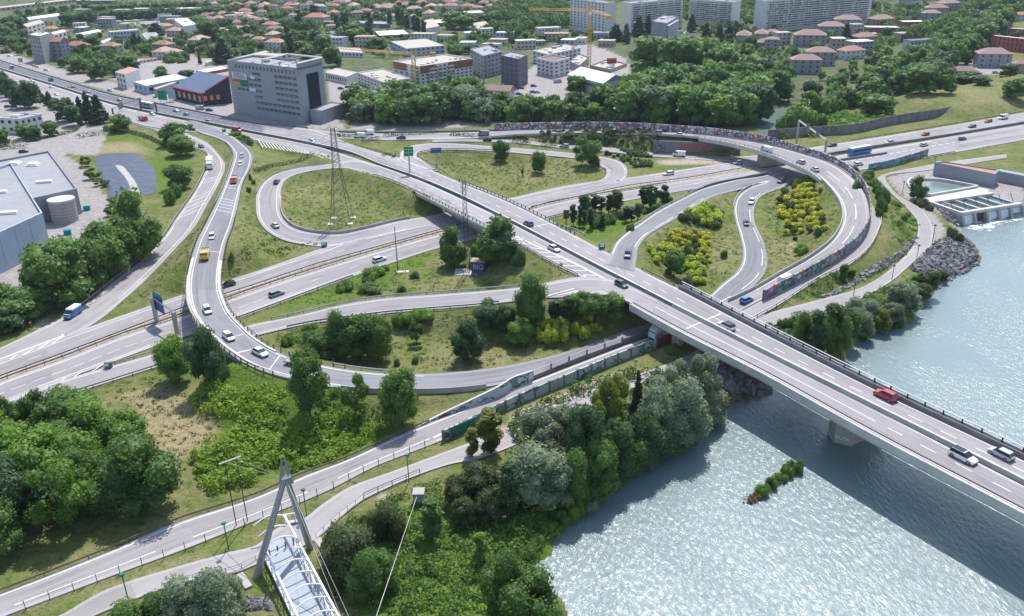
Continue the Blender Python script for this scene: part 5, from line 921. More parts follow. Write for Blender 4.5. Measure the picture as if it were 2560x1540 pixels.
def frus(m_, x0, x1, w0, z0, X0, X1, w1, z1): return m_.add([(x0, -w0, z0), (x1, -w0, z0), (x1, w0, z0), (x0, w0, z0), (X0, -w1, z1), (X1, -w1, z1), (X1, w1, z1), (X0, w1, z1)], [(3, 2, 1, 0), (4, 5, 6, 7), (0, 1, 5, 4), (1, 2, 6, 5), (2, 3, 7, 6), (3, 0, 4, 7)])
def cyl(m_, c, r, w_, n=14):
    V = [(c[0] + r * math.cos(2 * PI * k / n), c[1] + s * w_ / 2, c[2] + r * math.sin(2 * PI * k / n)) for s in (-1, 1) for k in range(n)]
    return m_.add(V, [(k, (k + 1) % n, n + (k + 1) % n, n + k) for k in range(n)] + [tuple(range(n))[::-1], tuple(range(n, 2 * n))])
VP = {}
def vparts(kind):                                             # list of (part name, mesh, material key or 'PAINT', location)
    if kind in VP: return VP[kind]
    P = []; add = lambda n, m_, k: P.append((n, m_.mesh(n), k, (0, 0, 0)))
    if kind in ('hatch', 'sedan', 'estate', 'suv'):
        Lh, Wd, Ht = {'hatch': (2.05, .88, 1.48), 'sedan': (2.3, .89, 1.45), 'estate': (2.25, .9, 1.52), 'suv': (2.25, .93, 1.7)}[kind]; b0 = .24; bl = .93 if kind != 'suv' else 1.05
        b_ = MB(); loft(b_, [(-Lh, Wd * .82, b0 + .1, bl * .86), (-Lh + .25, Wd, b0, bl), (-.6, Wd, b0, bl + .02), (.75, Wd, b0, bl), (Lh - .7, Wd * .98, b0, bl * .86), (Lh - .2, Wd * .92, b0, bl * .76), (Lh, Wd * .72, b0 + .1, bl * .6)])
        rx0, rx1 = {'hatch': (-Lh + .45, .35), 'sedan': (-1.25, .3), 'estate': (-Lh + .4, .4), 'suv': (-Lh + .4, .4)}[kind]
        frus(b_, rx0, rx1, Wd * .74, Ht - .07, rx0 + .1, rx1 - .12, Wd * .66, Ht); P.append(('body', b_.mesh('body'), 'PAINT', (0, 0, 0)))
        g = MB(); bx0 = {'hatch': -Lh + .12, 'sedan': -1.85, 'estate': -Lh + .12, 'suv': -Lh + .1}[kind]; frus(g, bx0, 1.15, Wd * .9, bl - .03, rx0 + .02, rx1 - .02, Wd * .735, Ht - .065); add('windows', g, 'cglass')
        wr = .33 if kind != 'suv' else .37; wx = Lh - .8
        add('bumper', MB().box(-Lh - .03, -Wd * .8, .25, -Lh + .3, Wd * .8, .45).box(Lh - .3, -Wd * .7, .22, Lh + .02, Wd * .7, .4), 'bumper')
        for sy in (-1, 1): P.append(('headlight', MB().box(Lh - .28, -.14, .58, Lh - .05, .14, .70).mesh('headlight'), 'lampw', (0, sy * Wd * .66, 0))); P.append(('tail_light', MB().box(-Lh - .01, -.12, .68, -Lh + .2, .12, .86).mesh('tail_light'), 'lampr', (0, sy * Wd * .76, 0)))
        wh = [(wx, Wd), (wx, -Wd), (-wx, Wd), (-wx, -Wd)]
    elif kind in ('van', 'camper', 'ambulance'):
        Lh, Wd, Ht = 2.7, 1.0, 2.35; b_ = MB(); loft(b_, [(-Lh, .96, .35, Ht - .05), (1.0, Wd, .3, Ht), (1.45, Wd * .97, .3, Ht - .15)]); loft(b_, [(1.4, Wd * .97, .3, 1.35), (2.35, Wd * .95, .3, 1.15), (Lh, Wd * .8, .35, .95)])
        P.append(('body', b_.mesh('body'), 'PAINT', (0, 0, 0))); g = MB(); frus(g, 1.3, 2.2, Wd * .9, 1.22, 1.3, 1.6, Wd * .84, Ht - .2); add('windscreen', g, 'cglass')
        add('side_window', MB().box(.5, -Wd - .01, 1.35, 1.35, Wd + .01, 1.95), 'cglass'); add('bumper', MB().box(Lh - .2, -.85, .3, Lh + .06, .85, .55), 'bumper'); wr = .36; wh = [(1.85, Wd), (1.85, -Wd), (-1.7, Wd), (-1.7, -Wd)]
        for sy in (-1, 1): P.append(('headlight', MB().box(2.45, -.14, .75, 2.68, .14, .92).mesh('headlight'), 'lampw', (0, sy * .75, 0)))
        if kind == 'ambulance': add('stripe', MB().box(-2.72, -1.015, .9, 1.3, 1.015, 1.35), 'redp')
    elif kind == 'boxtruck':
        Lh, Wd = 4.6, 1.22; b_ = MB(); loft(b_, [(2.5, Wd, .6, 2.75), (4.3, Wd, .5, 2.7), (4.6, Wd * .9, .6, 2.0)]); frus(b_, 2.5, 4.2, 1.15, 2.7, 2.5, 3.3, 1.05, 3.3); P.append(('cab', b_.mesh('cab'), 'PAINT', (0, 0, 0)))
        add('windscreen', MB().box(4.3, -1.05, 1.55, 4.55, 1.05, 2.35), 'cglass'); add('cargo_box', MB().box(-4.6, -1.27, 1.0, 2.3, 1.27, 3.75), 'white'); add('chassis', MB().box(-4.4, -.5, .5, 3.5, .5, .95), 'bumper'); add('bumper', MB().box(4.4, -1.15, .35, 4.7, 1.15, .7), 'bumper'); wr = .5; wh = [(3.6, 1.1), (3.6, -1.1), (-2.2, 1.1), (-2.2, -1.1), (-3.4, 1.1), (-3.4, -1.1)]
    elif kind in ('tipper', 'flatbed'):
        Lh, Wd = 3.4, 1.12; b_ = MB(); loft(b_, [(1.5, Wd, .55, 2.5), (2.9, Wd, .5, 2.45), (3.4, Wd * .9, .5, 1.5)]); P.append(('cab', b_.mesh('cab'), 'PAINT', (0, 0, 0)))
        add('windscreen', MB().box(2.95, -.95, 1.5, 3.22, .95, 2.15), 'cglass'); hh = 1.9 if kind == 'tipper' else 1.25
        bed = MB().box(-3.4, -1.15, .95, 1.3, 1.15, 1.1).box(-3.4, -1.15, 1.1, 1.3, -1.07, hh).box(-3.4, 1.07, 1.1, 1.3, 1.15, hh).box(1.2, -1.07, 1.1, 1.3, 1.07, hh + .3).box(-3.4, -1.07, 1.1, -3.32, 1.07, hh); P.append(('load_bed', bed.mesh('load_bed'), 'PAINT' if kind == 'tipper' else 'tarp', (0, 0, 0)))
        if kind == 'tipper': add('load', MB().box(-3.2, -1.0, 1.1, 1.1, 1.0, 1.55), 'tarp')
        add('chassis', MB().box(-3.2, -.45, .5, 2.8, .45, .93), 'bumper'); add('bumper', MB().box(3.2, -1.05, .35, 3.5, 1.05, .65), 'bumper'); wr = .45; wh = [(2.3, 1.0), (2.3, -1.0), (-2.1, 1.0), (-2.1, -1.0)]
    else:                                                     # coach / city bus
        Lh, Wd = 6.0, 1.26; b_ = MB(); loft(b_, [(-Lh, Wd * .97, .4, 3.1), (-Lh + .2, Wd, .35, 3.25), (Lh - .4, Wd, .35, 3.25), (Lh, Wd * .92, .45, 2.9)]); P.append(('body', b_.mesh('body'), 'PAINT', (0, 0, 0)))
        add('side_windows', MB().box(-Lh + .5, -Wd - .012, 1.5, Lh - .7, Wd + .012, 2.5), 'cglass'); add('windscreen', MB().box(Lh - .3, -Wd * .85, 1.2, Lh + .02, Wd * .85, 2.6), 'cglass'); add('roof_panel', MB().box(-Lh + .3, -1.0, 3.2, Lh - .5, 1.0, 3.33), 'white'); wr = .5; wh = [(4.2, 1.12), (4.2, -1.12), (-3.6, 1.12), (-3.6, -1.12)]
    wm_ = cyl(MB(), (0, 0, 0), wr, .24).mesh('wheel'); rm_ = cyl(MB(), (0, 0, 0), wr * .58, .27, 10).mesh('rim')
    for x, y in wh: P.append(('wheel', wm_, 'tyre', (x, (abs(y) - .11) * (1 if y > 0 else -1), wr)))
    VP[kind] = (P, rm_)
    for n, me, k, l in P:
        if not me.materials: me.materials.append(None if k == 'PAINT' else M[k])
    if not rm_.materials: rm_.materials.append(M['steel'])
    return VP[kind]
VN = {'hatch': 'hatchback_car', 'sedan': 'saloon_car', 'estate': 'estate_car', 'suv': 'suv_car', 'van': 'delivery_van', 'camper': 'camper_van', 'ambulance': 'emergency_van', 'boxtruck': 'box_truck', 'tipper': 'tipper_truck', 'flatbed': 'flatbed_truck', 'coach': 'coach', 'bus': 'city_bus'}
def vehicle(kind, color, p, ang, label, group=None, sc=1.0):
    P, rim = vparts(kind); cat = {'van': 'van', 'camper': 'van', 'ambulance': 'van', 'boxtruck': 'truck', 'tipper': 'truck', 'flatbed': 'truck', 'coach': 'coach', 'bus': 'bus'}.get(kind, 'car')
    e = empty(VN[kind], label, cat, (p[0], p[1], p[2]), ang, group); e.scale = (sc, sc, sc); far = p[1] > 330
    for n, me, k, l in P:
        if far and n in ('headlight', 'bumper'): continue
        o = link(n, me, e, l)
        if k == 'PAINT':
            o.material_slots[0].link = 'OBJECT'; o.material_slots[0].material = paintm(color)
        if n == 'wheel' and not far: link('rim', rim, o)
    return e
def on_road(rn, px, py):
    z = 0.0
    for _ in range(8):
        q = U(px, py, z); b_ = min(SMP[rn], key=lambda s_: (s_[0] - q[0]) ** 2 + (s_[1] - q[1]) ** 2); z = b_[2]
    q = U(px, py, z + .35); return np.array([q[0], q[1], z]), math.atan2(b_[6], b_[5])
CARS = '''up 0 113 655 van grey|grey van on the city road nearest the upper left corner
up 0 490 775 van teal|dark green van on the city road among the lane dashes
up 0 650 848 hatch red|small red car beside the central barrier at the upper left
up 0 705 838 sedan grey|grey saloon just behind the small red car
up 0 853 885 sedan silver|pale blue saloon ahead of the tall conifers
up 0 1150 965 sedan grey|dark car passing below the sign gantry at the upper left
up 0 1420 1030 bus silver|grey city bus with yellow advert on the city road
up 0 1695 1070 sedan silver|silver saloon on the city road behind the bus
up 0 1793 1103 hatch teal|turquoise car on the city road before the office block
up 0 2005 1175 suv grey|dark suv on the city road left of the red and white van
dn 0 2283 1258 ambulance red|red and white emergency van by the green marker
up 1 535 1360 estate white|white people carrier on the city road before the pylon
up 6 157 675 hatch blue|dark blue car on the overpass by the central barrier
up 11 1130 850 suv red|bright red suv on the river bridge
up 10 2065 180 suv white|white car with black roof on the river bridge near the abutment
up 11 2245 1410 hatch silver|silver hatchback near the right edge of the river bridge
dn 0 165 795 hatch silver|blue grey car on the near carriageway at the left trees
dn 0 310 778 hatch white|white car half hidden by a tree top at the left
dn 0 495 838 sedan white|white saloon left of the row of trees at the upper left
dn 0 545 910 sedan white|white saloon nearest the car park trees at the upper left
dn 0 1470 1102 sedan silver|silver blue saloon beside the red truck
dn 0 1380 1155 tipper red|red tipper truck before the ramp junction
dn 6 405 915 sedan white|white saloon on the hatched lane beside the central barrier
dn 6 1055 1262 hatch black|black hatchback on the overpass road by the big white arrow
dn 11 1880 1440 suv white|white suv with dark roof lowest on the river bridge
m2 5 1190 1020 estate white|white people carrier on the motorway left of the antenna mast
m2 5 200 1352 estate greygreen|grey green people carrier on the motorway right of the flyover
m1 4 2200 1262 hatch black|black car on the motorway emerging from the flyover
m1 6 1508 192 estate white|white estate on the motorway beside the oval ramp exit
m1 6 2178 88 hatch white|white hatchback entering the shade of the ramp bridge
m1 3 617 1402 sedan black|black saloon right of the sign gantry on the motorway
m1 3 1170 1372 sedan silver|silver saloon on the far carriageway near the noise barrier
m1 3 1515 1297 hatch red|red hatchback on the far carriageway in the middle of the noise barrier
m1 3 1968 1221 hatch darkblue|dark hatchback on the far carriageway below the mound
m1 3 2123 1170 hatch red|red and white car behind the white van at the far right
m1 3 2265 1140 van white|white van at the far right of the motorway
m2 3 1505 1400 hatch silver|silver hatchback on the near carriageway above the teal wall
m2 3 1873 1340 hatch blue|blue hatchback on the near carriageway at the right
m2 7 100 -30 coach coach|x
m2 7 873 100 hatch white|white car on the collector lane left of the teal wall
r4 7 130 264 suv black|black suv leaving the shade under the ramp bridge
fly 4 2330 20 hatch silver|silver car highest on the flyover ramp
fly 4 2317 100 hatch white|white car following the silver one on the flyover ramp
fly 4 2258 262 tipper orange|orange truck with pale load on the flyover ramp
fly 4 2042 800 hatch white|white car behind the yellow tipper on the flyover ramp
fly 4 1980 985 tipper yellow|yellow tipper truck on the flyover ramp
fly 8 1998 25 hatch white|white car on the flyover over the motorway
fly 8 2205 282 hatch white|white car on the flyover behind the dark tree
fly 9 40 432 sedan white|white saloon on the flyover bend before the flatbed
fly 9 430 540 flatbed white|white flatbed truck with brown bed behind the locust tree
rl 4 2025 120 boxtruck white|white box truck on the left ramp
rl 8 705 65 van bright_blue|white and blue van on the left ramp near the merge
rl 0 1750 1295 hatch white|white car half hidden by the roadside tree on the left ramp
rl 0 1830 1345 hatch silver|silver car beside the roadside tree on the left ramp
rl 0 1940 1412 hatch darkblue|blue car on the left ramp below the roadside tree
upr 1 1090 1290 van white|larger white van beside the wood on the upper ramp
upr 1 1000 1318 van white|white van behind the low hedges on the upper ramp
upr 1 1400 1330 sedan blue|blue car hidden behind the hedge beside the upper ramp
upr 1 2193 1298 camper grey|grey camper van with a yellow stripe on the upper ramp
gr 1 2230 1350 hatch black|black car beside the camper at the ramp fork
upr 2 980 1272 suv silver|silver suv in the middle of the upper ramp
upr 2 1400 1282 suv grey|grey suv right of the silver one on the upper ramp
upr 2 1607 1300 sedan white|white saloon before the ramp bridge
upr 7 -17 -30 van white|white van on the ramp bridge
upr 7 315 80 hatch silver|silver car with open roof on the ramp bridge
upr 7 453 152 sedan silver|silver saloon at the end of the ramp bridge railing
upr 7 175 1228 van white|white van by the multicoloured graffiti wall
upr 6 2260 1412 hatch bright_blue|bright blue car at the lower end of the graffiti ramp
gr 2 505 1410 estate silver|silver estate on the descending ramp behind the oval meadow
gr 6 1610 14 van white|white van below the red lettered retaining wall
r3 6 1115 975 suv darkblue|dark suv on the slip road at the broom meadow
r4 6 2308 465 suv white|white car highest on the double curved slip road
r4 6 2257 670 hatch darkblue|dark blue car in the middle of the double curved slip road
low 10 1475 250 boxtruck white|white box truck in the shade under the river bridge
lp1 5 200 270 sedan darkblue|dark blue saloon at the top of the left loop
lp1 5 185 690 sedan silver|silver grey saloon at the bottom of the left loop'''
FWD = {'dn': 0, 'm2': 0, 'fly': 0, 'rl': 0, 'r4': 0, 'up': PI, 'm1': PI, 'upr': PI, 'gr': PI, 'r3': PI, 'low': 0, 'lp1': PI}
for ln in CARS.split('\n'):
    a, lb = ln.split('|'); rn, t, x, y, k, c = a.split(); t = int(t)
    if k == 'coach': t, x, y, lb = 3, 880, 1478, 'bright blue coach with white roof on the motorway'
    p, an = on_road(rn, *S(t, float(x), float(y))); an += FWD[rn] * (1 if k != 'x' else 1)
    e = vehicle(k, c, p, an, lb)
    if 'white and blue van' in lb: o = link('roof_panel', MB().box(-2.6, -.99, 2.0, 1.1, .99, 2.4).box(1.4, -.9, 1.36, 2.3, .9, 1.4).mesh('roof_panel', M['white']), e)
    if 'black roof' in lb or 'dark roof' in lb: link('roof_panel', MB().box(-1.8, -.62, 1.69, .2, .62, 1.73).mesh('roof_panel', M['cglass']), e)
    if 'brown bed' in lb: link('headboard', MB().box(1.2, -1.1, 1.1, 1.45, 1.1, 2.2).mesh('headboard', M['redp']), e)
# parked cars: tile x y heading(deg) kind colour | label
PARK = '''0 95 545 -20 sedan white|white saloon on the frontage street by the hoarding
0 335 640 -20 hatch silver|silver car on the frontage street below the gabled block
0 365 652 -20 hatch white|white car close behind the silver one on the frontage street
0 450 682 -20 hatch white|white car alone on the frontage street
0 1065 878 -20 hatch white|white car on the frontage street before the narrow white house
0 1935 1055 -12 van silver|pale van parked before the dark red trimmed hall
0 2020 1070 -12 hatch black|black car parked behind the pale van
0 80 1035 20 hatch blue|blue car parked left of the white one at the left office
0 145 1052 20 sedan white|white car parked on the left office car park
0 290 1338 10 hatch white|white car behind the tree row at the left office
0 480 1185 30 sedan grey|grey car under the tree by the left office
0 230 1470 20 hatch black|black car parked behind the warehouse hedge
2 85 855 -10 sedan darkblue|dark car at the foot of the charcoal tower
2 210 835 -20 hatch blue|dark blue car beyond the charcoal tower
2 65 913 10 hatch teal|teal car in the gravel car park
2 205 893 10 hatch grey|grey car left of the silver one in the gravel car park
2 240 897 10 hatch silver|silver car in the middle of the gravel car park
2 222 955 20 hatch bright_blue|bright blue car in the gravel car park
2 400 942 0 sedan darkblue|dark saloon at the right of the gravel car park
2 440 797 15 van silver|silver van by the lawn near the gabled hall
2 1160 738 -10 hatch silver|silver car on the yard right of the gabled hall
2 1275 760 -10 van bright_blue|blue and white van parked under the giant plane trees
3 2000 648 -5 hatch silver|silver car before the grey house at the right
3 2190 708 -5 hatch silver|pale blue car on the lane at the right
1 2190 795 0 hatch silver|silver car between the grey tower and the brown roofed house
1 890 845 -10 sedan blue|blue car in the yard right of the office block
1 820 860 -10 hatch darkblue|dark blue car at the left of the yard behind the office block'''
for ln in PARK.split('\n'):
    a, lb = ln.split('|'); t, x, y, hd, k, c = a.split(); p = GT(int(t), float(x), float(y)); vehicle(k, c, p, R(float(hd)), lb)
rr_ = random.Random(5)
for t, x0, y0, x1, y1, n, lb, gp in ((1, 1240, 430, 1330, 540, 9, 'parked car in the crowded lot before the white roofed hall', 'cars in the lot before the white hall'), (1, 1080, 500, 1220, 540, 9, 'parked car beside the long hedge', 'cars beside the long hedge'), (0, 1360, 240, 1480, 250, 7, 'car parked by the flat workshops', 'cars by the flat workshops'), (0, 2150, 60, 2400, 100, 12, 'car parked below the far avenue trees', 'cars below the far avenue trees'), (0, 560, 300, 860, 295, 8, 'car parked before the low pink building', 'cars before the low pink building'), (2, 1600, 310, 1700, 325, 8, 'car parked between the small tower and the slab', 'cars between tower and slab'), (2, 800, 375, 960, 385, 6, 'car parked at the foot of the white tower', 'cars at the foot of the white tower')):
    for i in range(n):
        u = i / (n - 1); p = GT(t, x0 + (x1 - x0) * u, y0 + (y1 - y0) * u + rr_.uniform(-8, 8)); vehicle(rr_.choice(['hatch', 'sedan', 'suv']), rr_.choice(['white', 'silver', 'grey', 'blue', 'red', 'black', 'white']), p, rr_.choice([0, PI / 2, .3]), lb, gp)
# ------------------------------------------------------------------ buildings
def wmat(n, c, **k):
    if n not in M: M[n] = mat(n, c, .85, noise=[(.25, .08), (2, .05)], **k)
    return n
for n, c in (('w_white', (.55, .54, .53)), ('w_cream', (.47, .42, .36)), ('w_pink', (.42, .32, .28)), ('w_grey', (.26, .265, .29)), ('w_dark', (.12, .12, .15)), ('w_conc', (.27, .285, .32)), ('w_brown', (.22, .10, .055)), ('w_blue', (.36, .42, .52)), ('w_brick', (.33, .09, .07)), ('w_tan', (.36, .29, .22)), ('w_char', (.035, .038, .05)),
             ('r_grey', (.27, .27, .28)), ('r_white', (.62, .62, .62)), ('r_beige', (.40, .35, .29)), ('r_blue', (.11, .15, .22)), ('r_dark', (.13, .13, .14)), ('r_brown', (.2, .12, .09))): wmat(n, c)
def tilemat(n, c1, c2):
    m = bpy.data.materials.new(n); m.use_nodes = True; N = m.node_tree.nodes; L = m.node_tree.links; b = N['Principled BSDF']; b.inputs['Roughness'].default_value = .85
    tc = N.new('ShaderNodeTexCoord'); f = ntex(N, L, tc.outputs['Object'], .5, 4, .3, .7); oi = N.new('ShaderNodeObjectInfo'); a = N.new('ShaderNodeMath'); a.operation = 'MULTIPLY_ADD'; L.new(f, a.inputs[0]); a.inputs[1].default_value = .45; b2 = N.new('ShaderNodeMath'); b2.operation = 'MULTIPLY'; b2.inputs[1].default_value = .55; L.new(oi.outputs['Random'], b2.inputs[0]); L.new(b2.outputs[0], a.inputs[2])
    w_ = N.new('ShaderNodeTexWave'); w_.inputs['Scale'].default_value = 1.4; w_.inputs['Distortion'].default_value = 1; L.new(tc.outputs['Object'], w_.inputs['Vector'])
    c = mixc(N, L, a.outputs[0], c1, c2); m2 = N.new('ShaderNodeMath'); m2.operation = 'MULTIPLY'; L.new(w_.outputs[1], m2.inputs[0]); m2.inputs[1].default_value = .22; c = mixc(N, L, m2.outputs[0], c, (.12, .06, .045)); L.new(c, b.inputs['Base Color']); M[n] = m
tilemat('t_red', (.3, .12, .085), (.4, .2, .14)); tilemat('t_orange', (.40, .17, .10), (.48, .25, .16)); tilemat('t_brown', (.24, .14, .12), (.34, .22, .18)); tilemat('t_faded', (.36, .23, .18), (.44, .3, .24))
WIN = None
def winmesh():
    global WIN
    if WIN is None:
        m_ = MB().box(-.5, -.04, -.5, .5, .04, .5); WIN = m_.mesh('window', M['glass'])
    return WIN
def face_windows(e, A, B, z0, z1, floors, bays, ww=.5, wh=.45, nm='window', mt='glass', budget=None, skip=None, out=.03):
    A = np.array(A[:2], float); B = np.array(B[:2], float); d = B - A; Ln = np.linalg.norm(d); an = math.atan2(d[1], d[0]); u = d / Ln; n_ = np.array([u[1], -u[0]]); n_ = n_ if n_ @ (-A) > 0 else -n_
    fh = (z1 - z0) / floors; bw_ = Ln / bays; cnt = 0
    for i in range(floors):
        for j in range(bays):
            if skip and skip(i, j): continue
            if e.get('_n', 0) >= 100: return
            e['_n'] = e.get('_n', 0) + 1; p = A + u * (j + .5) * bw_ + n_ * out; o = link(nm, winmesh(), e, (p[0], p[1], z0 + (i + .55) * fh), an, (bw_ * ww, 1, fh * wh))
            if mt != 'glass': o.material_slots[0].link = 'OBJECT'; o.material_slots[0].material = M[mt]
def bands(e, A, B, z0, z1, floors, nm='window_band', mt='glass_m', fr=.42, inset=.03, out=.05, depth=.1, dz=.55, m0=.02):
    A = np.array(A[:2], float); B = np.array(B[:2], float); d = B - A; Ln = np.linalg.norm(d); u = d / Ln; n_ = np.array([u[1], -u[0]]); n_ = n_ if n_ @ (-A) > 0 else -n_; fh = (z1 - z0) / floors; an = math.atan2(d[1], d[0])
    for i in range(floors):
        c = (A + B) / 2 + n_ * out; h = fh * fr; link(nm, MB().box(-Ln * (.5 - m0), -depth, -h / 2, Ln * (.5 - m0), depth, h / 2).mesh(nm, M[mt]), e, (c[0], c[1], z0 + (i + dz) * fh), an)
def bld(name, label, t, Lp, Np, Rp, base, wall_='w_white', roof='r_grey', fl=(3, 6, 4), par=.5, cat='building', group=None, back=None, h=None, ww=.45, wh=.45, roofstuff=0, z0=0):
    # roof corners in the photo (left, near, right) and the photo row of the near corner's foot
    bx, by = S(t, base[0], base[1]); rx, ry_ = S(t, *Np)
    if h is None:
        lo, hi = .5, 70.
        for _ in range(30):
            mid = (lo + hi) / 2; q = U(rx, ry_, mid); f = PR((q[0], q[1], z0))
            if f[1] < by: lo = mid
            else: hi = mid
        h = lo
    A = U(*S(t, *Lp), h); Bc = U(rx, ry_, h); C = U(*S(t, *Rp), h); D = A + C - Bc if back is None else U(*S(t, *back), h)
    P = [tuple(A[:2]), tuple(Bc[:2]), tuple(C[:2]), tuple(D[:2])]; e = empty(name, label, cat, (0, 0, 0), 0, group)
    MB().prism(P, z0 - .4, h - .02).obj('wall', M[wall_], e)
    cen = np.mean(np.array(P), 0); q = [tuple(cen + (np.array(p) - cen) * 1.0) for p in P]; inn = [tuple(cen + (np.array(p) - cen) * (1 - .8 / max(4, np.linalg.norm(np.array(p) - cen)))) for p in P]
    MB().prism(inn, h - .01, h + .04).obj('roof', M[roof], e)
    if par:
        m_ = MB()
        for i in range(4):
            a, b_ = q[i], q[(i + 1) % 4]; ia, ib = inn[i], inn[(i + 1) % 4]; n0 = len(m_.V); m_.add([(*a, h - .03), (*b_, h - .03), (*ib, h - .03), (*ia, h - .03), (*a, h + par), (*b_, h + par), (*ib, h + par), (*ia, h + par)], [(0, 1, 5, 4), (4, 5, 6, 7), (7, 6, 2, 3), (3, 0, 4, 7), (1, 2, 6, 5)])
        m_.obj('parapet', M[wall_], e)
    if fl:
        f, b1, b2 = fl
        if b1: face_windows(e, A, Bc, z0, h, f, b1, ww, wh)
        if b2: face_windows(e, Bc, C, z0, h, f, b2, ww, wh)
    r = random.Random(len(label))
    for k in range(roofstuff):
        u, v = r.uniform(.12, .88), r.uniform(.15, .85); p = A[:2] * (1 - u) + Bc[:2] * u; p = p + (C[:2] - Bc[:2]) * v; s = r.uniform(.6, 1.6); link('roof_vent', MB().box(-s, -s * .7, 0, s, s * .7, r.uniform(.6, 1.4)).mesh('roof_vent', M[r.choice(['white', 'r_grey', 'conc_l'])]), e, (p[0], p[1], h + .04), r.uniform(0, 1))
    BLOCK.append((cen[0], cen[1], max(np.linalg.norm(np.array(p) - cen) for p in P) * .85 + 2)); 
    if '_n' in e: del e['_n']
    e['h_'] = h; return e, A, Bc, C, D, h
HS = {}
def house(t, x, y, wpx, roof='t_red', wall_='w_cream', label='', ang=None, asp=.75, fl=2, kind='hip', group=None):
    p = GT(t, x, y); dep = np.dot(p - np.array([0, 0, CAMH]), FW); W = wpx / 3.855 * dep / FOC; W = max(6, W); D = W * asp; h = 2.9 * fl; rh = min(W, D) * .26; an = R(rnd.choice([-18, 12, 72, -25]) if ang is None else ang)
    e = empty('house', label, 'house', tuple(p), an, group); BLOCK.append((p[0], p[1], W * .62)); a, b_ = W / 2, D / 2
    m_ = MB().box(-a, -b_, -.4, a, b_, h)
    if kind == 'gable': m_.add([(-a, -b_, h), (-a, b_, h), (-a, 0, h + rh), (a, -b_, h), (a, b_, h), (a, 0, h + rh)], [(0, 2, 1), (3, 4, 5)])
    m_.obj('wall', M[wall_], e); o_ = .5; a2, b2 = a + o_, b_ + o_; rx = a2 if kind == 'gable' else max(.3, a2 - b2); z = h - .1; rr = rh + .25
    V = [(-a2, -b2, z), (a2, -b2, z), (a2, b2, z), (-a2, b2, z), (-rx, 0, z + rr), (rx, 0, z + rr), (-a2, -b2, z + .14), (a2, -b2, z + .14), (a2, b2, z + .14), (-a2, b2, z + .14), (-rx, 0, z + rr + .14), (rx, 0, z + rr + .14)]
    F = [(6, 7, 11, 10), (8, 9, 10, 11), (7, 8, 11), (9, 6, 10), (0, 1, 7, 6), (1, 2, 8, 7), (2, 3, 9, 8), (3, 0, 6, 9), (3, 2, 1, 0)]
    rf = link('roof', mesh('roof', V, F, M[roof]), e); link('chimney', MB().box(-.35, -.3, 0, .35, .3, 1.6).mesh('chimney', M['w_tan']), rf, (a * .35, b_ * .2, z + rr * .7))
    for f in range(fl):
        for k in range(max(2, int(W / 4))):
            link('window', winmesh(), e, (-a + (k + .5) * W / max(2, int(W / 4)), -b_ - .02, 2.9 * f + 1.6), 0, (1.1, 1, 1.3))
        for k in range(max(1, int(D / 4.5))): link('window', winmesh(), e, (-a - .02, -b_ + (k + .5) * D / max(1, int(D / 4.5)), 2.9 * f + 1.6), PI / 2, (1.1, 1, 1.3)); link('window', winmesh(), e, (a + .02, -b_ + (k + .5) * D / max(1, int(D / 4.5)), 2.9 * f + 1.6), PI / 2, (1.1, 1, 1.3))
    return e
def z6(x, y): return ((x / 6.1675 + 430) * 3.855, (y / 6.1675 + 130) * 3.855)   # office close-up -> tile 0 scale
# office block
M['stairglass'] = mat('dark_stair_glass', (.012, .018, .028), .35, spec=.15)
e, A, B_, C_2, D_2, h = bld('office_block', 'eight storey bare concrete office block under completion beside the city road', 0, z6(850, 160), z6(1940, 285), z6(2320, 190), z6(2060, 1110), 'w_conc', 'r_grey', None, 1.2, roofstuff=10)
fh = h / 9.0
for i, sk in ((8, 0), (7, 1), (6, 1), (5, 1), (4, 1), (3, 1), (2, 1), (1, 2)):
    A2 = A + (B_ - A) * .1; B2 = A + (B_ - A) * .97
    if i == 8: face_windows(e, A2, B2, fh * 8, fh * 9, 1, 17, .42, .5)
    else: face_windows(e, A2, B2, fh * i, fh * (i + 1), 1, 14, .82, .4, skip=lambda a, j, i=i: (j in (6, 7, 8) and i > 2) or (i < 4 and j < 4) or (i == 7 and j < 4))
Bq, Cq = B_, C_2; mid1 = Bq + (Cq - Bq) * .3; mid2 = Bq + (Cq - Bq) * .78
face_windows(e, mid1, mid2, h * .2, h * .86, 1, 1, 1, 1, 'glazed_stair', 'stairglass', out=.08); bands(e, A, B_, 0, h, 18, 'ledge', 'conc_l', .07, out=.05, depth=.05, dz=.04, m0=0); del e['_n']
# crown frame above the right part of the roof
a = A + (B_ - A) * .52; b = B_; c = C_2; d = a + (c - b); fr = MB()
for p, q in ((b, c), (c, d), (d, a)): fr.bar((*p[:2], h + 3.4), (*q[:2], h + 3.4), .55)
for p in (c, d, a, (a + b) / 2): fr.bar((*p[:2], h - .1), (*p[:2], h + 3.4), .4)
fr.obj('roof_frame', M['conc_l'], e); u = (c - b) / np.linalg.norm(c - b); MB().prism([tuple(b[:2]), tuple(c[:2]), tuple((c - (b - a) / np.linalg.norm(b - a) * .8)[:2]), tuple((b - (b - a) / np.linalg.norm(b - a) * .8)[:2])], h - .1, h + 3.7).obj('gable_wall', M['w_conc'], e)
dv = (B_ - A)[:2]; dl = np.linalg.norm(dv); ua = math.atan2(dv[1], dv[0]); nf = np.array([dv[1], -dv[0]]) / dl; nf = nf if nf @ -A[:2] > 0 else -nf
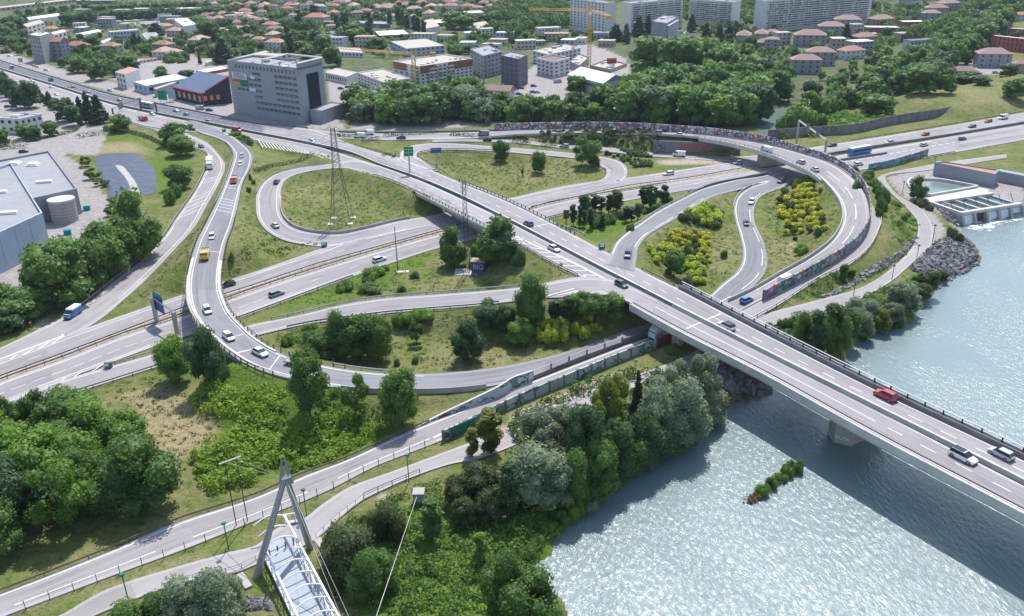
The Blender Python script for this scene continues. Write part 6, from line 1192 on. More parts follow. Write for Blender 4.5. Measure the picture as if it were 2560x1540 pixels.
def sign(par, s0, s1, z0, z1, mt, txts, nm='banner'):
    c = A[:2] + dv * (s0 + s1) / 2 + nf * .16; W = dl * (s1 - s0); o = link(nm, MB().box(-W / 2, -.05, 0, W / 2, .05, z1 - z0).mesh(nm, M[mt]), par, (c[0], c[1], z0), ua)
    for s, sz, zz, tm in txts: text(s, (0, -.08, zz), sz, 0, tm, o)
    return o
M['ban_w'] = mat('banner_white', (.62, .63, .68), .7); M['ban_p'] = mat('banner_pink', (.55, .06, .14), .7); M['ban_y'] = mat('banner_yellow', (.55, .36, .03), .7); M['ban_g'] = mat('banner_green', (.01, .16, .12), .7); M['ink'] = mat('dark_ink', (.06, .07, .2), .7); M['sign_blue'] = mat('sign_blue', (.02, .07, .25), .5); M['sign_green'] = mat('sign_green', (.0, .22, .12), .5); M['ink_w'] = mat('white_lettering', (.75, .75, .75), .6)
sign(e, .05, .265, h * .70, h * .825, 'ban_w', [('BUREAUX', 2.0, h * .125 * .72, 'ink'), ('DISPONIBLES', 1.8, h * .125 * .28, 'ink')]); sign(e, .055, .155, h * .645, h * .695, 'ban_p', []); sign(e, .055, .155, h * .575, h * .64, 'ban_y', []); sign(e, .16, .275, h * .565, h * .69, 'ban_g', []); sign(e, .32, .385, h * .735, h * .8, 'ban_w', []); sign(e, .285, .375, h * .49, h * .55, 'ban_w', [])
# annex right of the office
bld('office_annex', 'low concrete annex with ribbon windows against the right of the office block', 1, (520, 1065), (640, 1075), (850, 1000), (640, 1190), 'w_conc', 'r_grey', None, .5)
# dark hall with sloping blue roof
def pz(pxy, h_): return U(*S(0, *z6(*pxy)), h_)
a, b, c, d = pz((20, 550), 6.5), pz((455, 650), 6.5), pz((870, 390), 14.5), pz((510, 322), 14.5); e = empty('dark_hall', 'charcoal hall with a sloping blue grey roof edged in red beside the city road', 'building')
c0 = U(*S(0, *z6(905, 790)), 0); P = [tuple(a[:2]), tuple(b[:2]), tuple(c[:2]), tuple((a + c - b)[:2])]; MB().prism(P, -.3, [6.5, 6.5, 14.5, 14.5]).obj('wall', M['w_char'], e); MB().prism([tuple(np.array(p) * 1) for p in P], [6.55, 6.55, 14.55, 14.55], [7.0, 7.0, 15.0, 15.0]).obj('roof', M['r_blue'], e)
M['trim'] = mat('red_trim', (.4, .03, .05), .6); m_ = MB(); m_.bar((*a[:2], 6.8), (*b[:2], 6.8), .35); m_.bar((*b[:2], 6.8), (*c[:2], 14.8), .35); m_.bar((*c[:2], 14.8), (*c[:2], 0), .3); m_.obj('red_trim', M['trim'], e); BLOCK.append(((b[0] + d[0]) / 2, (b[1] + d[1]) / 2, 25))
M['orange_pane'] = mat('orange_window', (.55, .22, .1), .4); face_windows(e, b, b + (c - b) * .65, 1.5, 6, 1, 3, .55, .6, 'window', 'orange_pane'); face_windows(e, a + (b - a) * .1, b, 1.0, 5.5, 1, 5, .45, .7, 'window', 'orange_pane'); del e['_n']  # plain orange colour on the hall panes
# others near the city road : tile, left, near, right, foot
F_ = bld
F_('white_roof_shop', 'long shop with a white roof and graffiti front left of the dark hall', 0, (1285, 790), (1410, 832), (1820, 752), (1420, 912), 'w_blue', 'r_white', (1, 3, 5), .3)
F_('shop', 'low beige roofed shop between the white roofed shop and the dark hall', 0, (1480, 850), (1500, 865), (1700, 800), (1500, 940), 'w_grey', 'r_beige', None, .3)
F_('narrow_house', 'narrow tall white house with a bright orange hip roof at the city road', 0, (1108, 690), (1200, 712), (1340, 665), (1220, 862), 'w_white', 't_orange', (3, 3, 0), 0)
F_('apartment_block', 'dark slab apartment block with white balconies on the left face at the upper left', 0, (272, 335), (378, 352), (500, 318), (395, 612), 'w_grey', 'r_white', (6, 4, 0), .4, roofstuff=3)
F_('apartment_block', 'pale rear apartment block with a cyan window behind the dark slab block', 0, (490, 315), (515, 335), (640, 305), (540, 400), 'w_white', 'r_white', (3, 0, 3), .3, h=13)
e = house(0, 570, 575, 200, 't_red', 'w_grey', 'windowless grey gable building with a red roof against the dark slab block', -12, .6, 5, 'gable')
F_('apartment_block', 'cream apartment house with dark windows at the far left', 0, (222, 235), (262, 262), (425, 215), (265, 350), 'w_cream', 'r_beige', (3, 1, 4), .2, h=10)
F_('flat_building', 'white box shaped three storey building with a flat white roof', 0, (1678, 190), (1772, 255), (1895, 232), (1785, 362), 'w_white', 'r_white', (3, 7, 0), .2, roofstuff=3)
F_('workshop', 'long pale flat roofed workshop behind the avenue trees', 0, (240, 170), (260, 195), (590, 150), (262, 240), 'w_white', 'r_white', None, .2); F_('depot', 'wide beige roofed depot along the upper left edge', 0, (-60, 70), (0, 78), (730, -5), (0, 110), 'w_tan', 'r_beige', (1, 0, 16), .2); F_('depot', 'dark fronted depot right of the wide beige one', 0, (730, 0), (740, 8), (1130, 5), (745, 40), 'w_dark', 'r_beige', None, .2)
F_('workshop', 'flat roofed workshop with a long window front in the upper left', 0, (1040, 300), (1060, 312), (1340, 290), (1062, 388), 'w_blue', 'r_beige', (2, 0, 9), .2); F_('workshop', 'white vaulted workshop left of the flat window front', 0, (730, 325), (760, 345), (980, 300), (760, 385), 'w_white', 'r_white', None, .1); F_('workshop', 'white gabled store below the vaulted workshop', 0, (965, 400), (1000, 420), (1110, 380), (1000, 450), 'w_white', 'r_white', None, .1); F_('workshop', 'grey roofed store beside the lane in the upper left', 0, (1370, 330), (1420, 385), (1520, 330), (1420, 425), 'w_white', 'r_grey', None, .1)
F_('low_building', 'long pink low building below the dark cedar', 0, (1325, 580), (1340, 588), (1510, 560), (1340, 612), 'w_white', 't_red', (1, 0, 5), 0); F_('flat_building', 'white garage block beside the tall cedar', 0, (1975, 590), (1990, 640 - 35), (2160, 560), (1992, 640), 'w_cream', 'r_beige', None, .1); F_('low_building', 'long white roofed red walled building behind the dark hall', 0, (1890, 680), (1945, 705), (2200, 660), (1945, 730), 'w_brick', 'r_white', None, .1); F_('low_building', 'beige roofed building behind the office block', 0, (2260, 560), (2300, 575), (2600, 500), (2300, 610), 'w_tan', 'r_beige', None, .1)
F_('white_office', 'low white office with dark ribbon windows at the left edge', 0, (-20, 1140), (190, 1150), (400, 1105), (200, 1290), 'w_white', 'r_grey', (2, 3, 4), .4, roofstuff=5)
# between office and towers (tile 1)
F_('storage_building', 'long low building with a beige roof right of the office block', 1, (668, 700), (870, 745), (975, 700), (880, 812), 'w_white', 'r_beige', (1, 9, 0), .3); F_('flat_building', 'pale flat roofed building right behind the office block', 1, (-20, 530), (190, 540), (290, 520), (190, 590), 'w_white', 'r_beige', (1, 5, 2), .2)
F_('construction_block', 'unfinished apartment block with red formwork on its roof', 1, (975, 705), (1230, 800), (1490, 760), (1235, 900), 'w_white', 'r_beige', (3, 8, 5), .6, roofstuff=8)
e, A, B_, C_2, D_2, h = F_('apartment_building', 'new white apartment building with a brown upper storey behind the tower crane', 1, (1322, 598), (1580, 650), (2085, 575), (1580, 850), 'w_white', 'r_beige', (6, 5, 12), .8, roofstuff=8)
for p, q in ((A, A + (B_ - A) * .5), (B_, B_ + (C_2 - B_) * .28), (B_ + (C_2 - B_) * .52, C_2)):
    p = p[:2]; q = q[:2]; dd = (q - p); n_ = np.array([dd[1], -dd[0]]) / np.linalg.norm(dd); n_ = n_ if n_ @ -p > 0 else -n_; MB().prism([tuple(p + n_ * .02), tuple(p + n_ * .12), tuple(q + n_ * .12), tuple(q + n_ * .02)], h - 4, h + .5).obj('brown_cladding', M['w_brown'], e)
for k in range(3):
    q = B_ + (C_2 - B_) * (.2 + .18 * k); dd = (C_2 - B_)[:2]; an = math.atan2(dd[1], dd[0])
    for f in range(1, 6): link('balcony', MB().box(-2.4, -1.4, 0, 2.4, 0, 1.1).mesh('balcony', M['w_tan' if f % 2 else 'w_white']), e, (q[0], q[1], f * h / 6.2), an)
F_('apartment_block', 'pale grey apartment block with a dark top storey left of the charcoal tower', 1, (2066, 478), (2190, 545), (2370, 500), (2200, 752), 'w_grey', 'r_grey', (5, 4, 5), .5, roofstuff=4); F_('charcoal_tower', 'charcoal apartment tower with small white windows before the building site', 2, (-110, 540), (60, 575), (150, 535), (55, 850), 'w_dark', 'r_grey', (6, 4, 3), .5, roofstuff=4, wh=.3, ww=.25)
e = house(1, 2330, 960, 300, 't_brown', 'w_cream', 'cream house with a large brown gable roof half hidden by the wood', -20, .5, 2, 'gable')
F_('apartment_cube', 'white cube apartment house with a loggia right of the charcoal tower', 2, (240, 570), (402, 605), (556, 568), (405, 752), 'w_white', 'r_brown', (4, 4, 3), .8); F_('construction_block', 'long unfinished white block with red formwork behind the white cube', 2, (200, 492), (350, 530), (662, 465), (352, 640), 'w_white', 'r_beige', (3, 4, 8), .5, roofstuff=10); F_('construction_block', 'raw concrete shell beside the tall crane', 2, (555, 600), (650, 640), (740, 560), (655, 700), 'w_conc', 'r_beige', (2, 3, 3), .8, roofstuff=4); F_('construction_block', 'low foundations and walls of the building site right of the tall crane', 2, (750, 640), (950, 680), (1110, 620), (950, 700), 'w_tan', 'r_beige', None, .9, roofstuff=8)
MB().box(-3, -1.5, 0, 3, 1.5, 5).obj('site_container', M['redp'], None, tuple(GT(2, 960, 630)), .3); tag(bpy.data.objects['site_container'], 'dark red stacked site container on the building site', 'container')
# gabled hall
e = empty('gabled_hall', 'white gabled sports hall beside the gravel car park', 'hall'); hw = 8.0
a, b, c = U(*S(2, 540, 722), hw), U(*S(2, 872, 806), hw), U(*S(2, 1114, 752), hw); d = a + c - b; P = [tuple(p[:2]) for p in (a, b, c, d)]; MB().prism(P, -.3, hw).obj('wall', M['w_cream'], e); g1 = (b + c) / 2; g2 = (a + d) / 2
V = [(*b[:2], hw), (*c[:2], hw), (*g1[:2], hw + 3.2), (*a[:2], hw), (*d[:2], hw), (*g2[:2], hw + 3.2)]; link('gable', mesh('gable', V, [(0, 1, 2), (4, 3, 5)], M['w_grey']), e)
ex = lambda p, q, k=.06: p + (p - q) * k
rp_ = MB(); 
for s, (p, q) in enumerate(((b, a), (c, d))):
    rp_.add([(*ex(p, q, .02)[:2], hw - .1), (*ex(q, p, .02)[:2], hw - .1), (*g2[:2], hw + 3.2), (*g1[:2], hw + 3.2), (*ex(p, q, .02)[:2], hw + .15), (*ex(q, p, .02)[:2], hw + .15), (*g2[:2], hw + 3.45), (*g1[:2], hw + 3.45)], [(0, 1, 2, 3), (4, 5, 6, 7), (0, 1, 5, 4), (1, 2, 6, 5), (2, 3, 7, 6), (3, 0, 4, 7)])
rp_.obj('roof', M['r_white'], e); bands(e, a, b, 3, 8, 1, 'side_window', 'glass_m', .3); bands(e, b, c, 3, 7, 1, 'brown_band', 'w_tan', .3); BLOCK.append((g1[0], g1[1] + 8, 24)); F_('lean_to', 'low cream lean to along the left side of the gabled hall', 2, (560, 790), (842, 868), (872, 850), (842, 910), 'w_cream', 'r_white', None, .1)
# towers
def tower(label, t, Lp, Np, Rp, base, fl, facL=True, facR=True, wl='w_white', blank=None, up=0, h=None):
    e, A, B_, C_2, D_2, h = bld('apartment_tower', label, t, Lp, Np, Rp, base, wl, 'r_grey', None, .8, 'apartment tower', roofstuff=6, h=h)
    for on, p, q in ((facL, A, B_), (facR, B_, C_2)):
        if not on: continue
        bands(e, p, q, 2.5, h - .5, fl, 'window_band', 'bandmat', .5, out=.05, m0=.03); bands(e, p, q, 2.5, h - .5, fl, 'balcony', 'w_white', .34, out=.75, depth=.6, dz=.12, m0=.05) if on == 2 else None
    return e, A, B_, C_2, h
bm_ = bpy.data.materials.new('apartment_windows'); bm_.use_nodes = True; N = bm_.node_tree.nodes; L = bm_.node_tree.links; b_ = N['Principled BSDF']; tc = N.new('ShaderNodeTexCoord'); br = N.new('ShaderNodeTexVoronoi'); br.distance = 'CHEBYCHEV'; mp = N.new('ShaderNodeMapping'); mp.inputs['Scale'].default_value = (.5, .0, .0); L.new(tc.outputs['Object'], mp.inputs[0]); L.new(mp.outputs[0], br.inputs['Vector']); br.inputs['Scale'].default_value = 1; sp = N.new('ShaderNodeSeparateColor'); L.new(br.outputs['Color'], sp.inputs[0]); cr = N.new('ShaderNodeValToRGB'); cr.color_ramp.interpolation = 'CONSTANT'
for i, (q, c) in enumerate(((0, (.05, .06, .08)), (.42, (.3, .3, .32)), (.62, (.1, .12, .15)), (.85, (.5, .5, .5)))):
    el = cr.color_ramp.elements[i] if i < 2 else cr.color_ramp.elements.new(q); el.position = q; el.color = (*c, 1)
oi = N.new('ShaderNodeObjectInfo'); L.new(oi.outputs['Random'], mp.inputs['Location']); L.new(sp.outputs[0], cr.inputs[0]); L.new(cr.outputs[0], b_.inputs['Base Color']); b_.inputs['Roughness'].default_value = .4; M['bandmat'] = bm_
e, A, B_, C_2, h = tower('white apartment tower with dark window columns left of the slabs', 2, (560, -8), (900, 35), (1003, 28), (905, 345), 12, False, False); face_windows(e, A, B_, 3, h, 10, 10, .32, .5)
e, A, B_, C_2, h = tower('long white slab tower behind the small grey tower', 2, (1068, 25), (1155, 38), (1650, -10), (1140, 325), 12, False, 2)
e, A, B_, C_2, h = tower('wide white slab tower in the middle of the upper right', 2, (1712, -5), (2128, 25), (2208, 12), (2122, 255), 10, 2, False)
e, A, B_, C_2, h = tower('longest white slab tower reaching to the upper right', 2, (2345, 5), (2435, 14), (3480, -60), (2420, 312), 12, False, 2)
e, A, B_, C_2, h = tower('small grey apartment tower with side balconies in front of the slabs', 2, (1345, 210), (1490, 232), (1602, 168), (1478, 420), 8, False, 2, 'w_grey')
tower('far white slab tower at the upper right', 3, (1240, -30), (1260, -22), (1480, -60), (1262, 60), 9, False, 2)
for q in ((2, 700, -30, 1010, -60), ): pass
F_('school', 'white roofed school wing with solar roof', 1, (1140, 300), (1185, 345), (1480, 330), (1185, 378), 'w_dark', 'r_white', None, .2); F_('school', 'grey roofed school wing behind the white roofed one', 1, (985, 200), (1010, 225), (1290, 235), (1015, 262), 'w_dark', 'r_grey', None, .2); F_('hall', 'large hall with a cream roof and glass front behind the crane', 1, (1295, 400), (1450, 470), (1815, 440), (1450, 545), 'w_blue', 'r_beige', (2, 6, 8), .2); F_('hall', 'low grey building beside the long hedge', 1, (790, 455), (815, 500), (1030, 510), (815, 545), 'w_white', 'r_beige', (1, 0, 6), .2); F_('school', 'solar roofed school building right of the poplars', 1, (1660, 195), (1700, 225), (1880, 215), (1700, 255), 'w_dark', 'r_white', None, .2); F_('tall_shed', 'beige windowless tall block right of the poplars', 1, (1590, 200), (1645, 275), (1768, 252), (1655, 388), 'w_cream', 'r_beige', None, .2); F_('long_shed', 'long cream roofed shed right of the poplars', 1, (2080, 225), (2150, 290), (2285, 265), (2150, 320), 'w_blue', 'r_beige', None, .1)
F_('apartment_block', 'white three storey block behind the small cedar', 1, (490, 35), (520, 58), (678, 62), (525, 150), 'w_white', 'r_grey', (3, 1, 5), .2); F_('apartment_block', 'long flat roofed apartment block at the right of the red roofs', 1, (1980, 110), (2010, 130), (2200, 120), (2012, 205), 'w_cream', 'r_white', (2, 0, 8), .2); F_('low_building', 'dark walled shed with a pale roof behind the poplars', 1, (680, 310), (700, 375 - 30), (830, 320), (702, 375), 'w_brown', 'r_grey', None, .1)
# red brick residences, upper right
for t, l, n_, r_, f_, lb in ((3, (900, 248), (955, 265), (1290, 268), (955, 325), 'red brick residence with a white roof left of the other one'), (3, (1252, 198), (1300, 212), (1530, 210), (1300, 290), 'red brick residence with a white roof in the middle distance'), (3, (2155, 335), (2180, 345), (2560, 385), (2180, 470), 'large red brick residence nearest the right edge'), (3, (2215, 260), (2240, 268), (2560, 290), (2240, 330), 'red brick residence behind the large one at the right edge')):
    F_('brick_residence', lb, t, l, n_, r_, f_, 'w_brick', 'r_white', (3, 0, 9), .2, wh=.6, ww=.25)
# houses : tile x y width roof wall label
HO = '''0 500 300 130 t_orange w_cream|orange roofed three storey house behind the dark slab block
0 765 500 210 t_red w_tan|long house with a bright red roof right of the grey gable building
0 1080 505 190 t_brown w_cream|cream house with a brown hip roof in the left gardens
0 1585 490 190 t_red w_tan|steep red roofed house by the lane in the left gardens
0 1590 560 200 t_faded w_cream|faded roofed house in front of the steep red one
0 1610 275 120 t_orange w_white|small orange roofed bungalow by the cedar
0 1690 570 150 t_faded w_white|low faded roof house along the white garden wall
0 1930 440 200 t_faded w_tan|brown roofed house right of the lane
0 1700 350 150 t_faded w_tan|small brown house behind the white box building
0 2160 330 130 t_orange w_cream|orange roofed house below the big tree belt
0 780 395 130 t_brown w_tan|dark roofed house behind the vaulted workshop
0 620 330 90 t_orange w_cream|tall orange roofed house next to the pale rear block
0 2090 215 110 t_brown w_cream|brown roofed villa in the left villa rows
0 2230 205 120 t_faded w_cream|faded villa in the first left villa row
0 2300 240 120 t_red w_white|red villa in the second left villa row
0 2350 300 120 t_faded w_cream|faded villa in the third left villa row
0 2400 380 120 t_brown w_tan|brown villa at the end of the left villa rows
0 1920 505 90 t_orange w_cream|tiny orange roof beside the dark bush
1 60 160 90 t_red w_white|red roofed villa at the left of the white three storey block
1 305 125 110 t_red w_white|red roofed white villa above the garden wall
1 375 190 110 t_faded w_white|white villa before the white three storey block
1 590 215 220 t_red w_cream|long low pink roofed house
1 750 170 130 t_red w_white|red roofed white villa right of the cedar
1 945 95 130 t_faded w_white|white gabled villa with faded roof
1 1160 110 130 t_red w_pink|red end of the long pink building
1 1270 120 200 t_faded w_pink|long pink building with a faded roof
1 980 170 110 t_brown w_tan|brown house behind the first poplars
1 1060 150 110 t_red w_tan|red roofed house between the poplars
1 1150 180 120 t_brown w_tan|low brown house right of the poplar
1 1310 205 110 t_orange w_white|orange roofed white villa between two poplars
1 1530 130 140 t_faded w_white|white villa with a faded roof right of the poplar row
1 1690 105 140 t_faded w_white|white gabled villa right of the poplar row
1 1880 100 140 t_red w_white|red roofed villa near the large round tree
1 1670 175 150 t_orange w_cream|orange roofed house above the solar roof
1 2040 105 130 t_red w_white|white villa left of the long flat apartment block
1 2140 120 100 t_orange w_cream|orange house right of the white villa
1 1450 40 140 t_red w_white|red roofed villa at the very top centre
1 1610 45 130 t_red w_white|second red roofed villa at the very top centre
1 1740 30 130 t_orange w_white|orange villa at the very top centre
1 1890 60 120 t_red w_cream|red villa at the very top right of centre
1 2330 50 130 t_red w_white|red and white villa at the top right of the villa belt
1 2440 40 110 t_orange w_cream|orange villa at the top right of the villa belt
1 150 290 150 t_orange w_cream|orange villa in the left villa cluster
1 190 335 150 t_brown w_cream|brown villa in the left villa cluster
1 170 390 150 t_faded w_tan|faded villa in the left villa cluster
1 60 245 120 t_brown w_tan|brown villa at the edge of the left villa cluster
1 200 470 190 t_orange w_white|orange hip roofed villa with a white garden wall
1 40 440 130 t_orange w_white|orange roofed villa at the left of the hip roofed villa
1 300 20 100 t_faded w_cream|faded villa at the top edge
1 820 20 100 t_red w_cream|small red villa at the top edge
1 560 10 100 t_faded w_white|small white villa at the top edge
2 60 60 120 t_red w_white|white house in the trees at the top left of the tall crane
2 120 110 120 t_faded w_white|white house in the woods left of the tall crane
2 2230 400 220 t_brown w_pink|long brown roofed house below the wide slab
2 2400 385 200 t_brown w_pink|brown roofed row house below the longest slab
2 2440 480 200 t_brown w_grey|brown roofed house at the edge of the big wood
2 1790 480 110 t_brown w_grey|small brown house hidden behind the giant plane trees
3 40 370 110 t_brown w_pink|pink row house at the left of the villa park
3 30 490 130 t_brown w_grey|grey brown roofed house at the left of the villa park
3 395 440 290 t_brown w_grey|wide brown roofed house in the middle of the villa park
3 600 350 240 t_brown w_grey|brown roofed house behind the dark spruce
3 755 280 240 t_brown w_grey|brown roofed house furthest left of the brick residences
3 790 560 230 t_red w_white|white house with a bright red roof by the wood
3 350 700 270 t_brown w_grey|large grey house with a brown roof nearest the canal wood
3 490 620 260 t_brown w_grey|grey house with many chimneys behind the large grey house
3 915 420 210 t_brown w_tan|brown roofed house below the brick residences
3 1080 240 220 t_brown w_tan|brown roofed house above the brick residences
3 1560 215 160 t_brown w_grey|brown roofed house in the right row
3 1610 160 200 t_brown w_grey|second brown roofed house in the right row
3 1720 110 200 t_brown w_grey|third brown roofed house in the right row
3 1840 70 200 t_brown w_grey|furthest brown roofed house in the right row
3 2150 640 290 t_brown w_grey|grey brown house with tall chimneys by the lane at the right
3 1870 770 220 t_brown w_white|white and brown villa with a wide roof by the big trees
3 2430 700 160 t_brown w_tan|brown house cut by the right edge
3 2440 200 140 t_red w_cream|red roofed house in the upper right corner'''
for ln in HO.split('\n'):
    a, lb = ln.split('|'); t, x, y, w_, rf, wl = a.split(); t = int(t); fl = 1 if t == 0 and float(y) > 150 and float(w_) < 140 else 2
    if t == 3: fl = 3 if wl == 'w_grey' else 2
    house(t, float(x), float(y), float(w_), rf, wl, lb, None if t != 3 else rnd.choice([-14, -10, 20]), .6, fl)
r = random.Random(77)
for (x0, y0, x1, y1, n, lb, gp) in ((1950, 190, 2460, 60, 26, 'small villa with a tiled roof among the trees at the upper left of centre', 'villas at the upper left of centre'), (0, 100, 900, 10, 26, 'villa far off below the top edge left of centre', 'far villas left of centre'), (1250, 30, 2400, 10, 24, 'villa at the top edge behind the red roofs', 'far villas at the top edge')):
    for i in range(n):
        t = 0 if x0 == 1950 else 1; house(t, x0 + (x1 - x0) * r.random(), y0 + (y1 - y0) * r.random() + r.uniform(-15, 60), r.uniform(80, 115), r.choice(['t_red', 't_faded', 't_faded', 't_brown', 'r_brown']), r.choice(['w_cream', 'w_white', 'w_white', 'w_pink']), lb, None, .75, 2 if r.random() < .5 else 1, 'hip', gp)
r = random.Random(91)
for reg, n, lb, gp in ((((0, 660, 130), (2400, 330)), 22, 'flat roofed workshop among the houses at the upper left', 'workshops at the upper left'), (((1, 650, 200), (2450, 480)), 18, 'low flat roofed building among the schools at the top centre', 'low buildings at the top centre'), (((2, 0, 300), (1100, 480)), 8, 'low flat roofed building between the woods and the building site', 'low buildings by the building site'), (((3, 100, 200), (1500, 520)), 7, 'low grey building hidden in the villa park', 'low buildings in the villa park')):
    for i in range(n * 3):
        if n <= 0: break
        (t, x0, y0), (x1, y1) = reg; p = GT(t, r.uniform(x0, x1), r.uniform(y0, y1)); W = r.uniform(9, 22); D = r.uniform(7, 12); H = r.choice([3.5, 4.5, 6.5, 9])
        if any(math.hypot(p[0] - bx, p[1] - by) < br + W * .62 for bx, by, br in BLOCK): continue
        n -= 1; e = empty('workshop', lb, 'building', tuple(p), R(r.choice([-18, 12, -8])), gp); BLOCK.append((p[0], p[1], W * .6)); wm_ = r.choice(['w_white', 'w_cream', 'w_grey', 'w_blue', 'w_tan']); MB().box(-W / 2, -D / 2, -.4, W / 2, D / 2, H).obj('wall', M[wm_], e); MB().box(-W / 2 - .25, -D / 2 - .25, H, W / 2 + .25, D / 2 + .25, H + .35).obj('roof', M[r.choice(['r_white', 'r_beige', 'r_grey', 'r_beige', 'r_dark', 't_faded'])], e)
        for f in range(max(1, int(H / 3))):
            for k in range(int(W / 3)): link('window', winmesh(), e, (-W / 2 + (k + .5) * W / int(W / 3), -D / 2 - .02, f * 3 + 1.8), 0, (1.5, 1, 1.3))
# left warehouses
def ware(label, pr, base, par, wallm='w_blue'):
    e, A, B_, C_2, D_2, h = bld('warehouse', label, 4, pr[0], pr[1], pr[2], base, wallm, 'r_grey', None, par, 'warehouse', back=pr[3] if len(pr) > 3 else None); return e, A, B_, C_2, D_2, h
e, A, B_, C_2, D_2, h = ware('large pale blue grey warehouse nearest the left edge', ((-500, 1010), (415, 592), (105, 108)), (492, 903), .9)
for x, y, l in ((30, 375, 80), (80, 578, 170), (-60, 470, 60)):
    q = U(*S(4, x, y), h); MB().box(-l / 60, -.9, 0, l / 60, .9, .8).obj('skylight', M['white'], e, (q[0], q[1], h + .05), R(8))
m_ = MB()
for k in range(1, 6): q = A + (B_ - A) * k / 6; dd = (B_ - A)[:2]; n_ = np.array([dd[1], -dd[0]]) / np.linalg.norm(dd); n_ = n_ if n_ @ -A[:2] > 0 else -n_; m_.bar((q[0] + n_[0] * .02, q[1] + n_[1] * .02, 2), (q[0] + n_[0] * .02, q[1] + n_[1] * .02, h), .05)
m_.obj('panel_joint', M['w_grey'], e)
e, A, B_, C_2, D_2, h = ware('grey flat roofed warehouse behind the concrete tank', ((-100, 540), (745, 352), (470, -15)), (802, 566), .8, 'w_grey')
for x, y in ((320, 110), (140, 100)):
    q = U(*S(4, x, y), h); MB().box(-2.2, -2, 0, 2.2, 2, .5).box(-1.7, -1.5, .5, 1.7, 1.5, 1.0).obj('roof_dome', M['white'], e, (q[0], q[1], h + .05), .1)
q = U(*S(4, 430, 278), h); MB().box(-2.7, -.8, 0, 2.7, .8, .8).obj('skylight', M['white'], e, (q[0], q[1], h + .05), R(8))
# concrete tank
q = GT(4, 620, 600); V = []; r0 = 8.2; lo = U(*S(4, 492, 660), 0); hi_ = U(*S(4, 750, 640), 0); r0 = abs(hi_[0] - lo[0]) / 2; cc = (lo + hi_) / 2; cc[1] += r0 * .25
e = empty('concrete_tank', 'round concrete water tank between the two warehouses', 'tank'); hT = hgt(np.array([cc[0], cc[1], 0]), S(4, 0, 432)[1]); m_ = MB(); n = 40; ring = lambda r_, z: [(cc[0] + r_ * math.cos(2 * PI * k / n), cc[1] + r_ * math.sin(2 * PI * k / n), z) for k in range(n)]
m_.add(ring(r0, -.3) + ring(r0, hT), [(k, (k + 1) % n, n + (k + 1) % n, n + k) for k in range(n)]); m_.obj('wall', mat('banded_concrete', (.36, .34, .31), .85, noise=[(.15, .1), (2, .15)]), e); MB().add(ring(r0 + .15, hT - .5) + ring(r0 + .15, hT + .1), [(k, (k + 1) % n, n + (k + 1) % n, n + k) for k in range(n)] + [tuple(range(n, 2 * n))]).obj('lid', M['conc_l'], e)
for z in np.linspace(1, hT - 1.5, 6): MB().add(ring(r0 + .03, z) + ring(r0 + .03, z + .12), [(k, (k + 1) % n, n + (k + 1) % n, n + k) for k in range(n)]).obj('band', M['conc_d'], e)
M['teal'] = mat('teal_plastic', (.0, .25, .26), .5)
for x, y, lb in ((840, 540, 'teal waste container right of the grey warehouse'), (655, 775, 'teal waste container on the dry grass below the tank')):
    q = GT(4, x, y); MB().box(-1.1, -.8, .1, 1.1, .8, 1.5).box(-1.2, -.9, 1.5, 1.2, .9, 1.7).obj('waste_container', M['teal'], None, tuple(q), .4); tag(bpy.context.scene.objects[-1] if False else COL.objects[-1], lb, 'container')
# lined pond
pm = mat('pond_liner', (.06, .066, .09), .4, noise=[(.25, .2), (1.5, .15)], bump=(.5, .5, .6), spec=.2)
def sheet(nm, s, z, m_, kind='structure', label=None, cat=None):
    sm = s[0] != '!'; P = [U(p[0], p[1], z) for p in pts(s.strip('!'))]; P = crom(np.array(P + [P[0]]), 5)[:-1] if sm else P; V = [(p[0], p[1], z) for p in P]; o = link(nm, mesh(nm, V, [tuple(range(len(V)))], m_)); tag(o, label, cat, None, kind); return o
sheet('pond', '4:900,30 1000,0 1280,-10 1400,60 1490,150 1505,290 1480,380 1400,395 1330,400 1250,430 1130,445 1020,300 960,180', .02, pm)
sheet('pond_ramp', '4:1110,105 1160,110 1230,170 1300,260 1330,330 1325,400 1270,405 1255,330 1210,230 1140,150', .05, M['conc'])
# ------------------------------------------------------------------ trees of the town and the far woods (after the buildings, so they keep clear)
BW_ = [('round', 'lf_mid'), ('round', 'lf_mid'), ('round', 'lf_dark'), ('open', 'lf_mid'), ('round', 'lf_bright')]
BROADL = lambda: NTREE.get('broadleaf_tree', 0)
scatter('s:850,303 880,282 1000,270 1160,262 1210,280 1215,306 1060,312 900,312', 7.5, BW_ + [('tall', 'lf_mid'), ('round', 'lf_willow')], (11, 17), 'tree in the wood between the building site and the upper ramp', 'wood between the building site and the upper ramp', 21, True, 60)
scatter('s:1210,300 1240,285 1380,295 1480,285 1500,312 1290,316', 7, BW_ + [('tall', 'lf_mid')], (8, 13), 'tree in the thin belt behind the graffiti wall by the gravel car park', 'thin belt by the gravel car park', 22, True, 48)
scatter('s:1490,305 1500,285 1560,260 1640,240 1740,220 1850,205 1950,225 1985,245 1905,285 1880,325 1820,326 1650,318', 8.8, BW_, (13, 19), 'tree in the large wood behind the bend of the upper ramp', 'large wood behind the ramp bend', 23, True, 90)
for x, y, yt, w_ in ((1625, 200, 88, 95), (1690, 212, 90, 110), (1745, 200, 92, 90), (1800, 205, 110, 100), (1850, 200, 112, 90)): trees(f's:{x},{y},{yt},{w_}', 'round', 'lf_mid', 'giant plane tree right of the gabled hall', 'giant plane trees right of the gabled hall', 'plane_tree')
